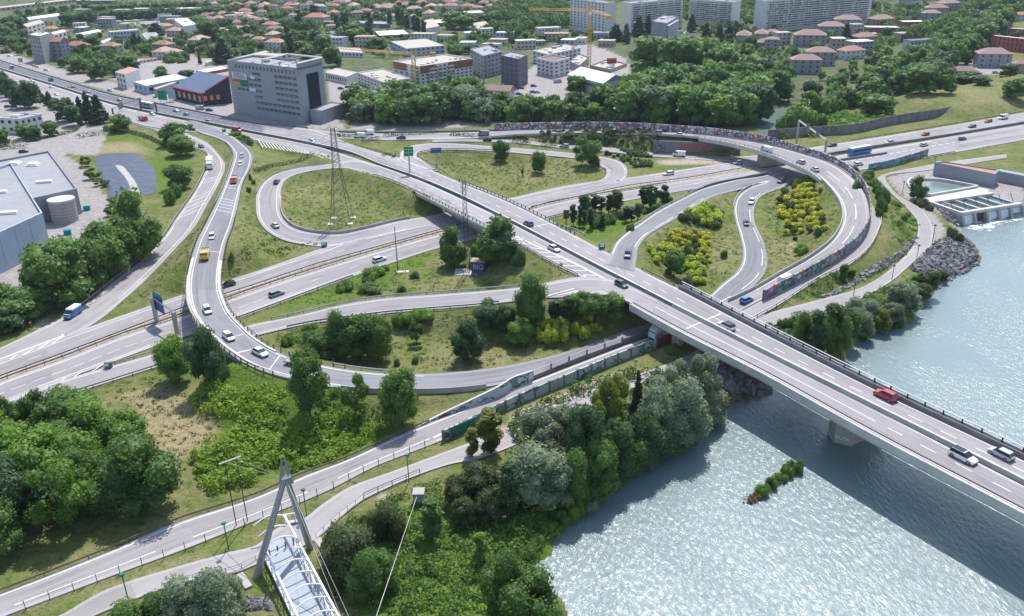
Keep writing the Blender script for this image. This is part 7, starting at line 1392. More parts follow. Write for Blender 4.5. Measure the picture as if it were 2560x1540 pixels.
trees('2:620,900,725,220', 'round', 'lf_mid', 'round tree in front of the left end of the gabled hall', None, 'plane_tree'); trees('2:640,1140,890,200 420,1110,950,130 250,1130,980,150 780,1120,920,110', 'round', 'lf_dark', 'tree on the edge of the gravel car park by the graffiti wall', 'trees at the gravel car park edge', 'plane_tree')
CW = [('round', 'lf_mid'), ('round', 'lf_dark'), ('round', 'lf_mid'), ('open', 'lf_bright')]
scatter('s:1990,300 2030,250 2100,230 2200,205 2260,150 2340,100 2440,50 2470,60 2380,130 2300,200 2220,235 2130,262 2050,285', 12, CW, (8, 13), 'tree of the wooded belt along the left bank of the canal', 'left canal belt', 24, True, 90, name='canal_tree'); scatter('s:2010,200 2100,230 2200,190 2240,140 2200,130 2100,175', 14, CW, (5, 8), 'tree in the villa park left of the canal belt', 'villa park trees', 27, True, 30, name='canal_tree')
scatter('s:2130,270 2180,240 2300,215 2360,170 2430,95 2520,20 2560,20 2500,90 2420,150 2340,215 2250,245', 11, CW, (10, 17), 'tree of the belt along the right bank of the canal', 'right canal belt', 25, True, 60, name='canal_tree')
trees('3:1480,900,620,300 1700,900,660,180 2370,950,750,220 1060,1100,910,300', 'round', 'lf_mid', 'large round tree on the green bank behind the noise barrier', 'large trees behind the noise barrier', 'canal_tree'); trees('3:2300,740,610,170 1960,800,690,250 2060,820,740,160 1900,620,510,130 1980,560,440,110 2370,400,300,100', 'round', 'lf_dark', 'round tree beside the right hand villas', 'round trees beside the right hand villas', 'canal_tree')
trees('3:500,1100,900,260 640,1080,900,240 300,1250,1000,300 180,1250,1050,200 450,1230,1080,220 900,1030,840,260 1100,1000,800,200', 'bush', 'lf_mid', 'wide bushy willow on the spit between canal and noise barrier', 'bushy willows on the spit by the canal'); trees('3:740,430,230,120', 'cone', 'lf_con', 'tall dark spruce in the middle of the villa park', None); trees('2:2330,490,370,90', 'cone', 'lf_con', 'dark conifer before the brown roofed row house', None)
trees('2:1215,350,160,130 1310,330,150,110 1870,400,220,110 2000,400,230,120 2090,380,230,110 2150,330,200,70 1730,310,130,100 1000,400,230,180 1100,420,230,80', 'cone', 'lf_con', 'dark conifer at the foot of the white slab towers', 'dark conifers below the slab towers')
# poplars and conifers of the town
trees('1:790,330,140,60 865,330,100,90 1100,340,110,90 1290,260,100,60 1385,270,60,90 1420,280,90,60 1465,300,130,70 1530,330,140,70 1570,340,150,60 1620,370,190,70', 'tall', 'lf_dark', 'Lombardy poplar in the row among the school buildings', 'Lombardy poplars by the school'); trees('1:340,530,310,110 420,250,90,90 560,160,40,100 580,480,300,110', 'tall', 'lf_con', 'dark cypress among the villas behind the office block', 'dark cypresses behind the office block')
trees('1:930,430,230,260 1020,440,290,140 500,560,430,170 660,540,330,180 460,520,390,150 750,640,450,160 1160,470,360,190 1960,280,110,280 2260,220,110,200 620,110,0,120', 'round', 'lf_mid', 'large round tree among the schools and villas', 'large round trees by the schools', 'plane_tree')
trees('0:2160,610,360,190', 'cone', 'lf_con', 'tallest dark cedar left of the office block', None); trees('0:1510,340,220,200 1310,440,310,100 1360,460,350,80 1930,620,500,35', 'cone', 'lf_con', 'dark cedar in the upper left gardens', 'cedars of the upper left gardens'); trees('0:870,1180,880,130 965,1190,920,180 790,1150,930,110 480,1010,880,90 400,980,870,90', 'cone', 'lf_con', 'tall dark conifer between the car park and the city road', 'tall conifers by the city road')
trees('0:20,900,690,160 130,960,760,140 210,1040,820,180 310,1040,790,200 640,1170,950,200 740,1210,1010,170 540,1050,950,130 60,930,740,100', 'round', 'lf_dark', 'tree in the row between the city road and the left car park', 'row of trees at the left car park', 'car_park_tree'); trees('0:500,1310,1170,130 270,1330,1190,170 30,1400,1240,140 350,1350,1230,120', 'round', 'lf_mid', 'small tree in front of the left office', 'small trees before the left office', 'car_park_tree')
trees('0:760,700,545,190 950,770,570,210 1250,660,530,200 900,470,340,140 1145,440,345,90 1820,760,670,160 1570,760,640,140 560,470,400,80 30,330,230,120', 'round', 'lf_mid', 'round garden tree in the left gardens by the city road', 'round garden trees by the city road', 'plane_tree'); trees('0:2020,400,190,200 2060,380,230,170 1950,300,160,160 1890,270,150,110', 'round', 'lf_mid', 'big tree behind the white box building', 'big trees behind the white box building', 'plane_tree')
# avenue rows
for x0, y0, x1, y1, n, yt, w_, lb in ((640, 270, 870, 240, 4, 140, 110, 'avenue plane tree left of the flat workshops'), (930, 225, 1660, 180, 9, 115, 110, 'avenue plane tree behind the flat workshops'), (1700, 175, 2450, 120, 8, 85, 105, 'avenue plane tree in the far row at the upper left'), (180, 170, 840, 100, 7, 75, 80, 'avenue tree along the wide beige depot'), (900, 120, 2400, 60, 16, 70, 95, 'avenue tree in the furthest row at the top left'), (60, 300, 220, 260, 4, 130, 130, 'big avenue tree at the left edge'), (0, 420, 200, 300, 4, 130, 130, 'big tree at the left edge below the cream apartment house')):
    for i in range(n):
        u = i / (n - 1); trees(f'0:{x0 + (x1 - x0) * u:.0f},{y0 + (y1 - y0) * u:.0f},{y0 + (y1 - y0) * u - yt:.0f},{w_}', 'round', 'lf_mid' if i % 3 else 'lf_dark', lb, lb.replace('tree', 'trees'), 'plane_tree')
GT_ = [('round', 'lf_mid'), ('round', 'lf_dark'), ('bush', 'lf_mid'), ('round', 'lf_bright'), ('bush', 'lf_hedge')]
scatter('0:640,660 1150,760 1100,560 1300,480 1650,640 1900,560 2000,640 2200,600 2460,500|1:640,560 640,420 0,300 0,60|0:1900,100 1700,400 900,350 300,330 0,420 0,520 300,560', 13, GT_, (5, 9), 'garden tree among the houses left of the office block', 'garden trees left of the office block', 31, True, 230, name='garden_tree')
scatter('1:640,560 1200,560 1300,420 1900,560 2467,480|2:160,450 700,420 900,330 550,250 0,0|1:2400,-20 0,-20 0,300', 14.5, GT_, (5, 10), 'garden tree among the houses and schools at the top centre', 'garden trees at the top centre', 32, True, 290, name='park_tree')
scatter('2:1150,420 2467,560|3:200,640 700,560 1300,420 2000,200 2467,60 2467,-20|2:1500,-20 1100,300', 18, GT_, (5, 8), 'tree between the slab towers and the villa park', 'trees below the slab towers', 33, True, 200, name='park_tree' if False else 'yard_tree')
def mass(name, s, sp, H, mt, label, seed, mx=900, k=130, ls=2.2, pv=0):           # far woods that read as one mass
    P = [U(p[0], p[1], 0)[:2] for p in pts(s)]; rs = np.random.RandomState(seed); P_ = np.array(P); lo = P_.min(0); hi = P_.max(0); n = int(np.prod(hi - lo) / sp ** 2); X = rs.uniform(lo, hi, size=(n, 2)); X = X[inpoly(X[:, 0], X[:, 1], P)]
    if len(X) > mx: X = X[:mx]
    if pv:
        for q in PAVL: X = X[~inpoly(X[:, 0], X[:, 1], q)]
    X = np.array([x for x in X if not any(abs(x[0] - bx) < br and abs(x[1] - by) < br for bx, by, br in BLOCK)]); n = len(X); hh = rs.uniform(*H, n); ww_ = hh * rs.uniform(.32, .5, n); d = rs.normal(size=(n, k, 3)); d[:, :, 2] = d[:, :, 2] * .8 + .3; d /= np.linalg.norm(d, axis=2)[:, :, None]
    C = np.stack([X[:, 0], X[:, 1], hh * .55], 1)[:, None, :] + d * np.stack([ww_, ww_, hh * .45], 1)[:, None, :]; V, F = quads(C.reshape(-1, 3), d.reshape(-1, 3), ls, rs); tag(link(name, mesh(name, V, F, M[mt])), label, 'wood', None, 'stuff')
mass('distant_wood', '0:-800,250 -100,180 0,140 500,95 900,60 2467,40|1:2467,10|2:500,60|2:500,-400|0:-2500,-400', 16, (9, 14), 'lf_mid', 'far belt of town trees merging along the top edge', 41, 1500); mass('distant_wood', '2:100,340 560,300 560,40 0,30|1:2300,120 2200,280 2467,420', 9, (8, 13), 'lf_mid', 'wooded park left of the tall crane', 42); mass('distant_wood', '2:500,30 2467,30|3:1300,60 2467,0 2467,-300|2:500,-300', 15, (10, 16), 'lf_mid', 'far woods behind the slab towers', 43, 1500)
mass('distant_wood', '3:1250,440 1560,360 1900,190 2300,0 2100,0 1700,220 1250,380', 10, (7, 11), 'lf_mid', 'dense wood running to the upper right corner', 44); mass('distant_wood', '3:1900,400 2200,200 2467,60 2467,160 2250,300 2050,420', 10, (8, 14), 'lf_mid', 'wood along the lane at the upper right', 45)
mass('garden_growth', '0:620,660 60,440 0,340 300,60 2467,0|1:2467,0|2:500,0 500,420|1:2467,480 1300,560 640,560|0:2460,520 1900,620 1300,760', 9.5, (2, 5), 'lf_mid', 'hedges and shrubs filling the gardens of the town', 51, 6000, 46, 1.3, 1)
mass('garden_growth', '2:1150,420 2467,600|3:200,700 700,600 1300,430 2000,220 1200,-20|2:1500,0 1200,200', 8, (2, 6), 'lf_mid', 'hedges and shrubs filling the villa park below the slabs', 52, 4000, 46, 1.3, 1)
# ------------------------------------------------------------------ pylons, masts, cranes
def lattice(m_, p0, p1, w0, w1, n, bar=.12, arms=None):       # four legged lattice between two points
    p0 = np.array(p0, float); p1 = np.array(p1, float); prev = None
    for i in range(n + 1):
        t = i / n; c = p0 * (1 - t) + p1 * t; w_ = w0 * (1 - t) + w1 * t; q = [c + np.array([sx * w_ / 2, sy * w_ / 2, 0]) for sx, sy in ((-1, -1), (1, -1), (1, 1), (-1, 1))]
        if prev is not None:
            for k in range(4): m_.bar(prev[k], q[k], bar * 1.6, 3); m_.bar(prev[k], q[(k + 1) % 4], bar, 3); m_.bar(prev[(k + 1) % 4], q[k], bar, 3)
        prev = q
p = GT(5, 830, 650); p[2] = height(p[0], p[1]); H = hgt(p, S(1, 0, 1230)[1]) ; e = empty('power_pylon', 'tall lattice power pylon standing on the left loop meadow', 'pylon', tuple(p)); m_ = MB(); lattice(m_, (0, 0, 0), (0, 0, H * .6), 6.6, 2.4, 6, .055); lattice(m_, (0, 0, H * .6), (0, 0, H), 2.4, 1.1, 9, .05); m_.obj('lattice', M['dsteel'], e)
for i, (z, w_) in enumerate(((.84, 4.0), (.91, 3.4), (.985, 2.4))):
    a = MB(); [a.bar((s * .5, 0, H * z + .8), (s * w_, 0, H * z), .07, 3) or a.bar((s * .5, 0, H * z - .2), (s * w_, 0, H * z), .07, 3) for s in (-1, 1)]; a.obj('cross_arm', M['dsteel'], e)
for s in ((-3.3, -3.3), (3.3, -3.3), (3.3, 3.3), (-3.3, 3.3)): MB().box(-.9, -.9, -.6, .9, .9, .35).obj('footing', M['conc_l'], e, (s[0], s[1], 0))
p = GT(5, 2040, 1135); H = hgt(p, S(5, 0, 250)[1]); e = empty('antenna_mast', 'slender lattice antenna mast beside the graffiti hut', 'mast', tuple(p)); m_ = MB(); lattice(m_, (0, 0, 0), (0, 0, H), 1.4, .9, 15, .035); m_.obj('lattice', M['dsteel'], e); MB().box(-3.6, -2.6, -.5, 3.4, 2.6, .15).obj('slab', M['conc_l'], e); m_ = MB()
for k in range(5): m_.bar((.9 * math.cos(k), .9 * math.sin(k), H - 3 - k * .5), (.9 * math.cos(k), .9 * math.sin(k), H + 1.2 - k * .3), .06, 4)
m_.obj('antenna', M['white'], e)
p = GT(5, 2150, 1125); e = empty('equipment_hut', 'small hut with a pink roof and blue graffiti beside the antenna mast', 'hut', tuple(p), R(-12)); MB().box(-1.9, -1.4, -.3, 1.9, 1.4, 3.1).obj('wall', M['ink'], e); text('BIG', (.1, -1.45, 1.6), 2.0, 0, 'w_blue', e, 'spray_lettering'); MB().box(-2.1, -1.6, 3.1, 2.1, 1.6, 3.3).obj('roof', M['t_faded'], e)
p = GT(5, 1368, 1130); H = hgt(p, S(5, 0, 700)[1]); e = empty('tall_lamp_column', 'tall bare steel column on a concrete slab left of the antenna mast', 'column', tuple(p)); MB().bar((0, 0, 0), (0, 0, H), .2, 8, .1).obj('column', M['green'], e); MB().box(-.4, -1.2, -.4, 3.2, .4, .12).obj('slab', M['conc_l'], e); MB().box(-.25, -.35, 2.2, .25, .1, 3).obj('box', M['steel'], e)
M['crane'] = mat('crane_yellow', (.62, .33, .04), .5)
def crane(name, label, t, base, topy, tips):
    p = GT(t, *base); H = hgt(p, S(t, 0, topy)[1]); e = empty(name, label, 'crane', tuple(p)); m_ = MB(); lattice(m_, (0, 0, 0), (0, 0, H), 2, 2, int(H / 2.2), .13); m_.obj('mast', M['crane'], e)
    for nm, (tx, ty), w_ in zip(('jib', 'counter_jib'), tips, (1.2, 1.3)):
        q = U(*S(t, tx, ty), H - 3 + p[2]); q = q - p; m_ = MB(); a = np.array([0, 0, H - 3]); n = max(4, int(np.linalg.norm(q - a) / 2.5)); d = (q - a); d /= np.linalg.norm(d); s = np.array([-d[1], d[0], 0]) * w_ / 2; up = np.array([0, 0, w_]); prev = None
        for i in range(n + 1):
            c = a + (q - a) * i / n; tri = [c + s, c - s, c + up]
            if prev is not None:
                for k in range(3): m_.bar(prev[k], tri[k], .12, 3); m_.bar(prev[k], tri[(k + 1) % 3], .08, 3)
            prev = tri
        if nm == 'counter_jib': m_.box(q[0] - 1.5, q[1] - 1, q[2] - 2, q[0] + 1.5, q[1] + 1, q[2] + .5)
        m_.obj(nm, M['crane'], e)
    MB().box(-1, -1.8, 0, 1, -.2, 2).obj('cab', M['white'], e, (0, 0, H - 5.5)); return e
crane('tower_crane', 'tall yellow tower crane by the gabled hall', 2, (742, 665), 60, ((155, 95), (930, 155))); crane('tower_crane', 'yellow tower crane before the new brown topped apartment building', 1, (1535, 850), 480, ((760, 465), (1700, 512)))
# ------------------------------------------------------------------ signs, lamps, gantries
def post_obj(e, a, b_, w_=.12, mt='steel', n=6, nm='post'): MB().bar(a, b_, w_, n).obj(nm, M[mt], e)
def signboard(name, label, t, base, topy, w_, h_, mt, rz, txt=(), two=False, pw=.14):
    p = GT(t, *base); H = hgt(p, S(t, 0, topy)[1]); e = empty(name, label, 'sign', tuple(p), rz); post_obj(e, (0, .2, -.4), (0, .2, H - .2), pw); 
    o = MB().box(-w_ / 2, 0, H - h_, w_ / 2, .12, H).obj('panel', M[mt], e)
    for zz in txt: MB().box(-w_ * .46, -.02, H - zz - .05, w_ * .46, -.004, H - zz + .05).obj('divider', M['ink_w'], e)
    return e
e = signboard('direction_sign', 'green direction sign on a tall post in the central barrier of the city road', 5, (1485, 195), -70, 3.6, 3.6, 'sign_green', R(8), [1, 2.2], pw=.28)
signboard('direction_sign', 'blue direction sign with panels at the tip of the oval meadow', 5, (1745, 150), -60, 4.2, 2.0, 'sign_blue', R(8), [.5], pw=.22)
for t, x, y, ty, lb, mt in ((6, 472, 1125, 1060, 'no entry sign at the mast meadow corner', 'trim'), (6, 895, 185, 150, 'no entry sign at the end of the oval meadow', 'trim'), (4, 1610, 1120, 1060, 'no entry sign on the bank of the left ramp', 'trim'), (5, 700, 60, 30, 'no entry sign where the left loop leaves', 'trim'), (5, 335, 680, 615, 'blue round sign inside the left loop', 'sign_blue'), (8, 305, 200, 145, 'red sign behind the guardrail at the merge', 'trim'), (5, 1792, 150, 95, 'small round sign on the oval meadow edge', 'sign_blue')):
    p = GT(t, x, y); H = max(2, hgt(p, S(t, 0, ty)[1])); e = empty('road_sign', lb, 'sign', tuple(p)); post_obj(e, (0, .05, -.3), (0, .05, H), .05); d = MB(); V = [(.45 * math.cos(2 * PI * k / 16), s, H - .3 + .45 * math.sin(2 * PI * k / 16)) for s in (-.03, .03) for k in range(16)]; d.add(V, [tuple(range(16)), tuple(range(16, 32))[::-1]] + [(k, (k + 1) % 16, 16 + (k + 1) % 16, 16 + k) for k in range(16)]); d.obj('disc', M[mt], e); MB().box(-.3, -.05, H - .38, .3, -.035, H - .22).obj('bar', M['ink_w'], e)
for t, x, y, lb, z in ((5, 660, 890, 'green nose marker at the end of the left loop', 0), (8, 1052, 575, 'green nose marker before the gore guardrail', 0), (6, 865, 912, 'green nose marker where the slip road leaves the city road', 7), (6, 2117, 55, 'green nose marker at the joining of the descending ramp', 0), (5, 1330, 22, 'green nose marker at the zebra by the oval ramp', 4.5), (0, 2160, 1268, 'green nose marker at the head of the flyover ramp', 1)):
    q = U(*S(t, x, y), z); m_ = MB(); n = 12; V = [(math.cos(PI * k / (n - 1)) * .9, -math.sin(PI * k / (n - 1)) * .9, zz) for zz in (0, 1.5) for k in range(n)]; m_.add(V, [(k, k + 1, n + k + 1, n + k) for k in range(n - 1)] + [tuple(range(n, 2 * n)), (n - 1, 0, n, 2 * n - 1)]); e = empty('nose_marker', lb, 'road marker', tuple(q)); m_.obj('shell', M['green'], e); MB().box(-.5, -.96, .9, .5, -.9, 1.3).obj('chevron', M['ink_w'], e)
def lamp(t, x, y, ty, lb, mt='dsteel', arm=0.0, head='green'):
    p = GT(t, x, y); H = max(3.5, hgt(p, S(t, 0, ty)[1])); e = empty('street_lamp', lb, 'street lamp', tuple(p)); post_obj(e, (0, 0, -.3), (0, 0, H), .09, mt, 6, 'column')
    m_ = MB(); 
    if arm: m_.bar((0, 0, H), (arm, 0, H + .3), .06); m_.box(arm - .5, -.18, H + .2, arm + .5, .18, H + .35)
    else: V = [(r_ * math.cos(2 * PI * k / 10), r_ * math.sin(2 * PI * k / 10), H + z) for r_, z in ((.15, -.1), (.42, .1), (.3, .35)) for k in range(10)]; m_.add(V, [(i * 10 + k, i * 10 + (k + 1) % 10, i * 10 + 10 + (k + 1) % 10, i * 10 + 10 + k) for i in range(2) for k in range(10)] + [tuple(range(20, 30))])
    m_.obj('lamp_head', M[head], e); return e
for a in ((12, 2205, 850, 600, 'green headed lamp on the verge left of the footbridge'), (12, 1242, 1350, 1095, 'green headed lamp at the lower left river side of the path'), (13, 490, 525, 275, 'green headed lamp beside the bench near the footbridge'), (13, 1475, 195, -60, 'lamp by the path railing upstream of the footbridge'), (10, 1190, 650, 560, 'green headed lamp by the grey green panel wall')): lamp(*a[:4], a[4], 'green')
for a in ((7, 1583, 850, 690, 'black lamp on the plaza of the cycle path bend'), (7, 1430, 1025, 885, 'black lamp on the river side of the cycle path'), (7, 1192, 1220, 1080, 'black lamp halfway down the cycle path'), (7, 815, 1420, 1240, 'black lamp low on the cycle path near the bridge'), (7, 1295, 380, 270, 'black lamp left of the single dark tree'), (7, 1605, 110, 30, 'black lamp at the corner of the power station')): lamp(*a[:4], a[4], 'dsteel', 0, 'dsteel')
for a in ((0, 410, 610, 540, 'white lamp before the dark slab block'), (0, 765, 700, 645, 'white lamp beside the round garden tree'), (0, 1970, 1060, 895, 'tall lamp before the dark hall'), (2, 820, 910, 750, 'lamp column before the gabled hall'), (2, 1297, 780, 660, 'lamp column under the giant plane trees'), (0, 620, 1250, 1130, 'white lamp on the left office car park')): lamp(*a[:4], a[4], 'steel', 1.4, 'white')
# gantries
def gantry(lb, t, feet, h_or_top, signs, beam=.5, mt='conc'):
    P = [GT(t, *f) for f in feet]; H = hgt(P[-1], S(t, 0, h_or_top)[1]) if h_or_top is not None else 7.5; e = empty('sign_gantry', lb, 'gantry')
    for p in P: MB().box(-.35, -.35, -.3, .35, .35, H).obj('column', M[mt], e, tuple(p))
    a, b_ = P[0] + [0, 0, H], P[-1] + [0, 0, H]; MB().bar(a, b_, beam).obj('beam', M[mt], e); an = math.atan2(b_[1] - a[1], b_[0] - a[0])
    for u, w_, h2, m2, tx in signs:
        c = a * (1 - u) + b_ * u; o = MB().box(-w_ / 2, -.7, -h2 / 2, w_ / 2, -.6, h2 / 2).obj('sign_panel', M[m2], e, tuple(c), an)
        if tx: text(tx, (0, -.72, 0), .7, 0, 'ink_w', o)
    return e
gantry('concrete sign gantry over the motorway beside the ramp bridge', 3, ((270, 1410), (530, 1620)), 1350, [(.4, 3.5, 3.4, 'conc_d', ''), (.75, 4.5, 2.0, 'conc_d', '')], .45, 'conc')
gantry('lattice sign gantry over the city road by the tall conifers', 0, ((1092, 1105), (1355, 1000)), 945, [(.25, 5, 3.4, 'conc_d', '')], .2, 'dsteel'); gantry('thin gantry over the lower city road carriageway by the bus', 0, ((1365, 1068), (1515, 1095)), 985, [], .15, 'dsteel')
# motorway gantry left of the flyover: two concrete columns carrying blue panels
e = empty('sign_gantry', 'two concrete gantry columns with blue panels left of the flyover', 'gantry')
for x, y, ty in ((1515, 140, -100), (1715, 270, 35)):
    p = GT(8, x, y); H = hgt(p, S(8, 0, ty)[1]); MB().box(-.42, -.5, -.3, .42, .5, H).obj('column', M['conc'], e, tuple(p))
    if x == 1515: a = p + [0, 0, H]
    else: b_ = p + [0, 0, H]
MB().bar(a, b_, .25).obj('beam', M['steel'], e); q = a + (b_ - a) * .25; dn_ = b_ - a; an = math.atan2(dn_[1], dn_[0]); MB().box(-3, .3, -3.2, 2.2, .42, 1.0).obj('sign_panel', M['sign_blue'], e, tuple(q), an); MB().box(-3, .3, 1.05, 2.2, .42, 2.0).obj('upper_panel', M['sign_green'], e, tuple(q), an)
for t, x, y, w_, h_, mt, lb, tx in ((0, 1575, 990, 6, 5.5, 'sign_green', 'green direction board at the frontage street before the dark hall', ''), (0, 1665, 980, 5, 5, 'w_blue', 'pale direction board right of the green one', ''), (0, 205, 620, 4, 3, 'w_grey', 'grey hoarding seen from behind on the frontage street', '')):
    p = GT(t, x, y); e = empty('direction_board', lb, 'sign', tuple(p), R(-15)); MB().box(-w_ / 2, 0, 1.6, w_ / 2, .15, 1.6 + h_).obj('panel', M[mt], e); post_obj(e, (-w_ / 3, .25, -.3), (-w_ / 3, .25, 5), .12); post_obj(e, (w_ / 3, .25, -.3), (w_ / 3, .25, 5), .12)
p = U(*S(6, 522, 670), 5); e = empty('radar_sign', 'black portrait sign on an orange base beside the slender trees', 'sign', tuple(p)); MB().box(-.9, -.1, 1.6, .9, .1, 4.4).obj('panel', M['dsteel'], e); MB().box(-.35, -.3, -2, .35, .3, 1.6).obj('base', M['crane'], e)
# ------------------------------------------------------------------ power station and weir
GW = []
e, A, B_, C_2, D_2, h = bld('power_station', 'long curved concrete power station with a rust coloured roof', 7, (1605, 90), (2185, 205), (2230, 165), (2175, 318), 'w_conc', 't_orange', None, .5, back=(1665, 78)); mo = e
F_('retaining_block', 'stepped concrete wall right of the power station', 7, (2215, 165), (2480, 215), (2500, 195), (2480, 310), 'w_conc', 'w_conc', None, .1)
def wall3(nm, lb, s, z0, z1, mt, w_=.8, cat='wall'): return tag(sweep(nm, wpts(s, 0, 2), [(-w_ / 2, z0), (w_ / 2, z0), (w_ / 2, z1), (-w_ / 2, z1)], mt), lb, cat)
sheet('basin_water', '!7:1500,290 1640,262 1870,305 1965,325 1535,400 1480,370', .10, mat('basin_water', (.13, .19, .17), .15)); wall3('basin_wall', 'pale wall round the settling basin', '!7:1340,290 1370,250 1650,255 1900,300 2025,325 1540,412 1395,370 1340,290', -.4, .9, 'conc_l')
sheet('plaza', '7:1520,425 2030,325 2130,350 1660,455 1560,455', .12, M['conc_l'])
e = empty('weir', 'concrete weir with four gate bays pouring white water below the power station', 'weir'); a = U(*S(7, 1862, 560), 1.0); b = U(*S(7, 2440, 470), 1.0); dd = (b - a); an = math.atan2(dd[1], dd[0]); L_ = np.linalg.norm(dd); u = dd / L_; inn = np.array([-u[1], u[0], 0]); 
MB().box(0, -.6, -1.0, L_, .8, 0).obj('crest_beam', M['conc_l'], e, tuple(a), an)
for k in range(6):
    q = a + u * (L_ * k / 5); MB().box(-.5, -1.0, -5, .5, 12, -.6).add([(-.45, -1.0, -.9), (.45, -1.0, -.9), (.45, -2.6, -4.6), (-.45, -2.6, -4.6), (-.45, -1, -4.6), (.45, -1, -4.6)], [(0, 3, 2, 1), (0, 4, 3), (1, 2, 5)]).obj('pier', M['conc'], e, tuple(q), an)
    MB().bar((0, 3, -.5), (0, 5, 2.2), .12).obj('gate_arm', M['dsteel'], e, tuple(q), an)
M['foam'] = mat('falling_water', (.62, .68, .68), .5, noise=[(.8, .25), (3, .2)])
for k in range(5):
    q = a + u * (L_ * (k + .5) / 5); w_ = L_ / 10 - .5
    if k == 1: MB().box(-w_, -.2, -4.2, w_, .2, -.9).obj('gate', M['dsteel'], e, tuple(q), an)
    else: MB().add([(-w_, -.3, -1.3), (w_, -.3, -1.3), (w_, -1.3, -4.3), (-w_, -1.3, -4.3), (-w_, .1, -1.3), (w_, .1, -1.3), (w_, .1, -4.3), (-w_, .1, -4.3)], [(0, 3, 2, 1), (0, 1, 5, 4), (2, 3, 7, 6)]).obj('water_fall', M['foam'], e, tuple(q), an)
q = a + u * (L_ / 2); MB().box(-L_ / 2, 1, -1.3, L_ / 2, 12, -1.1).obj('bay_water', mat('bay_water', (.07, .11, .11), .15), e, tuple(q), an)
for k in range(4): q = a + u * (L_ * (k + .8) / 5); MB().box(-.18, .5, -1.1, .18, 12.5, -.3).obj('walkway', M['conc_l'], e, tuple(q), an)
MB().box(-1, 12, -1.3, L_ + 1, 13.6, .1).obj('rear_walkway', M['conc_l'], e, tuple(a), an); MB().box(-.6, -.5, -1.2, .4, 13, .05).obj('side_wall', M['conc_l'], e, tuple(a), an)
fo_ = mat('river_foam', (.66, .71, .71), .7, noise=[(.5, .2), (3, .25)])
nt = fo_.node_tree; N = nt.nodes; L = nt.links; tc = N.new('ShaderNodeTexCoord'); f = ntex(N, L, tc.outputs['Object'], .35, 6, .46, .56, .7); tr = N.new('ShaderNodeBsdfTransparent'); mx = N.new('ShaderNodeMixShader'); L.new(f, mx.inputs[0]); L.new(tr.outputs[0], mx.inputs[1]); L.new(N['Principled BSDF'].outputs[0], mx.inputs[2]); L.new(mx.outputs[0], N['Material Output'].inputs[0])
sheet('foam', '7:1850,700 1960,660 2200,610 2500,560 2560,600 2400,640 2200,690 2150,740 1990,730', ZW + .04, fo_)
# riprap
def rocks(label, s, n, rr, z, seed, mt='rockm'):
    P = [U(p[0], p[1], z)[:2] for p in pts(s)]; rs = np.random.RandomState(seed); P_ = np.array(P); lo = P_.min(0); hi = P_.max(0); V = []; F = []; c = 0; iv, if_ = ico()
    import itertools
    cube = np.array(list(itertools.product((-1, 1), repeat=3)), float); cf = [(0, 1, 3, 2), (4, 6, 7, 5), (0, 4, 5, 1), (2, 3, 7, 6), (0, 2, 6, 4), (1, 5, 7, 3)]
    while c < n:
        x = rs.uniform(lo, hi)
        if not bool(inpoly(x[0], x[1], P)): continue
        r_ = rs.uniform(*rr); zz = max(height(x[0], x[1]), ZW - .2); q, _r = np.linalg.qr(rs.normal(size=(3, 3))); X = (cube * rs.uniform(.45, 1, 3) + rs.normal(size=(8, 3)) * .15) @ q * r_ + [x[0], x[1], zz + r_ * .2]; k = len(V); V += list(X); F += [tuple(i + k for i in f) for f in cf]; c += 1
    tag(link('riprap', mesh('riprap', V, F, M[mt])), label, 'rocks', None, 'stuff')
rm = leafmat('rock', (.09, .085, .09), (.32, .295, .29), trans=0); M['rockm'] = rm; rm.node_tree.nodes['Principled BSDF'].inputs['Roughness'].default_value = .95
rocks('grey riprap boulders on the river bend below the cycle path', '7:1370,1160 1500,1000 1640,880 1800,820 1900,830 1980,900 2045,1010 1900,1100 1780,1160 1660,1240 1560,1240', 1300, (.25, .75), -1.5, 1); rocks('pale riprap boulders left of the weir', '7:1570,500 1720,510 1800,580 1830,670 1700,650 1640,580', 320, (.25, .6), -1.5, 2); rocks('shaded riprap boulders under the river bridge', '10:1890,470 2150,560 2200,640 2130,800 1960,740 1900,620', 260, (.6, 1.3), -1.5, 3); rocks('stones along the river edge beside the bridge', '10:2100,800 2380,760 2467,800 2400,830 2150,850', 80, (.3, .9), ZW, 4)
rocks('dry stone line below the service path meadow', '7:1290,950 1400,800 1420,830 1300,980 1100,1120 800,1280 540,1390 530,1370 790,1250 1080,1090', 260, (.25, .6), 0, 5); rocks('boulders below the footbridge abutment', '13:-60,1380 80,1400 180,1484 -100,1484', 120, (.25, .6), -1.5, 6); rocks('stony bed at the foot of the canal', '3:1500,520 1540,560 1340,690 1180,900 1150,860 1300,660', 200, (.6, 1.6), -.6, 7)
# ------------------------------------------------------------------ footbridge
def fb(x, y, z): q = U(540 + x / 3.6206, 1130 + y / 3.6206, z); return np.array(q)
DZ = .8; a0 = fb(455, 985, DZ); a1 = fb(735, 860, DZ); b0 = fb(700, 1484, DZ); b1 = fb(1080, 1484, DZ)
Lf = fb(430, 930, DZ); dl = fb(610, 1484, DZ) - fb(425, 1040, DZ)
d = (fb(735, 1484, DZ + 2.2) - fb(455, 900, DZ + 2.2)); d /= np.linalg.norm(d); s = np.array([-d[1], d[0], 0]); s = s if s[0] > 0 else -s
LT = fb(455, 900, DZ + 2.4); RTp = fb(680, 690, DZ + 2.4); wid = abs((RTp - LT) @ s); o0 = LT.copy(); o0[2] = DZ
e = empty('footbridge', 'white steel footbridge with arched frames at the bottom edge', 'footbridge'); st = (RTp - LT) @ d; P0 = o0 - d * 7; LEN = 42
def fp(l, w_, z): return tuple(P0 + d * l + s * w_ + np.array([0, 0, z]))
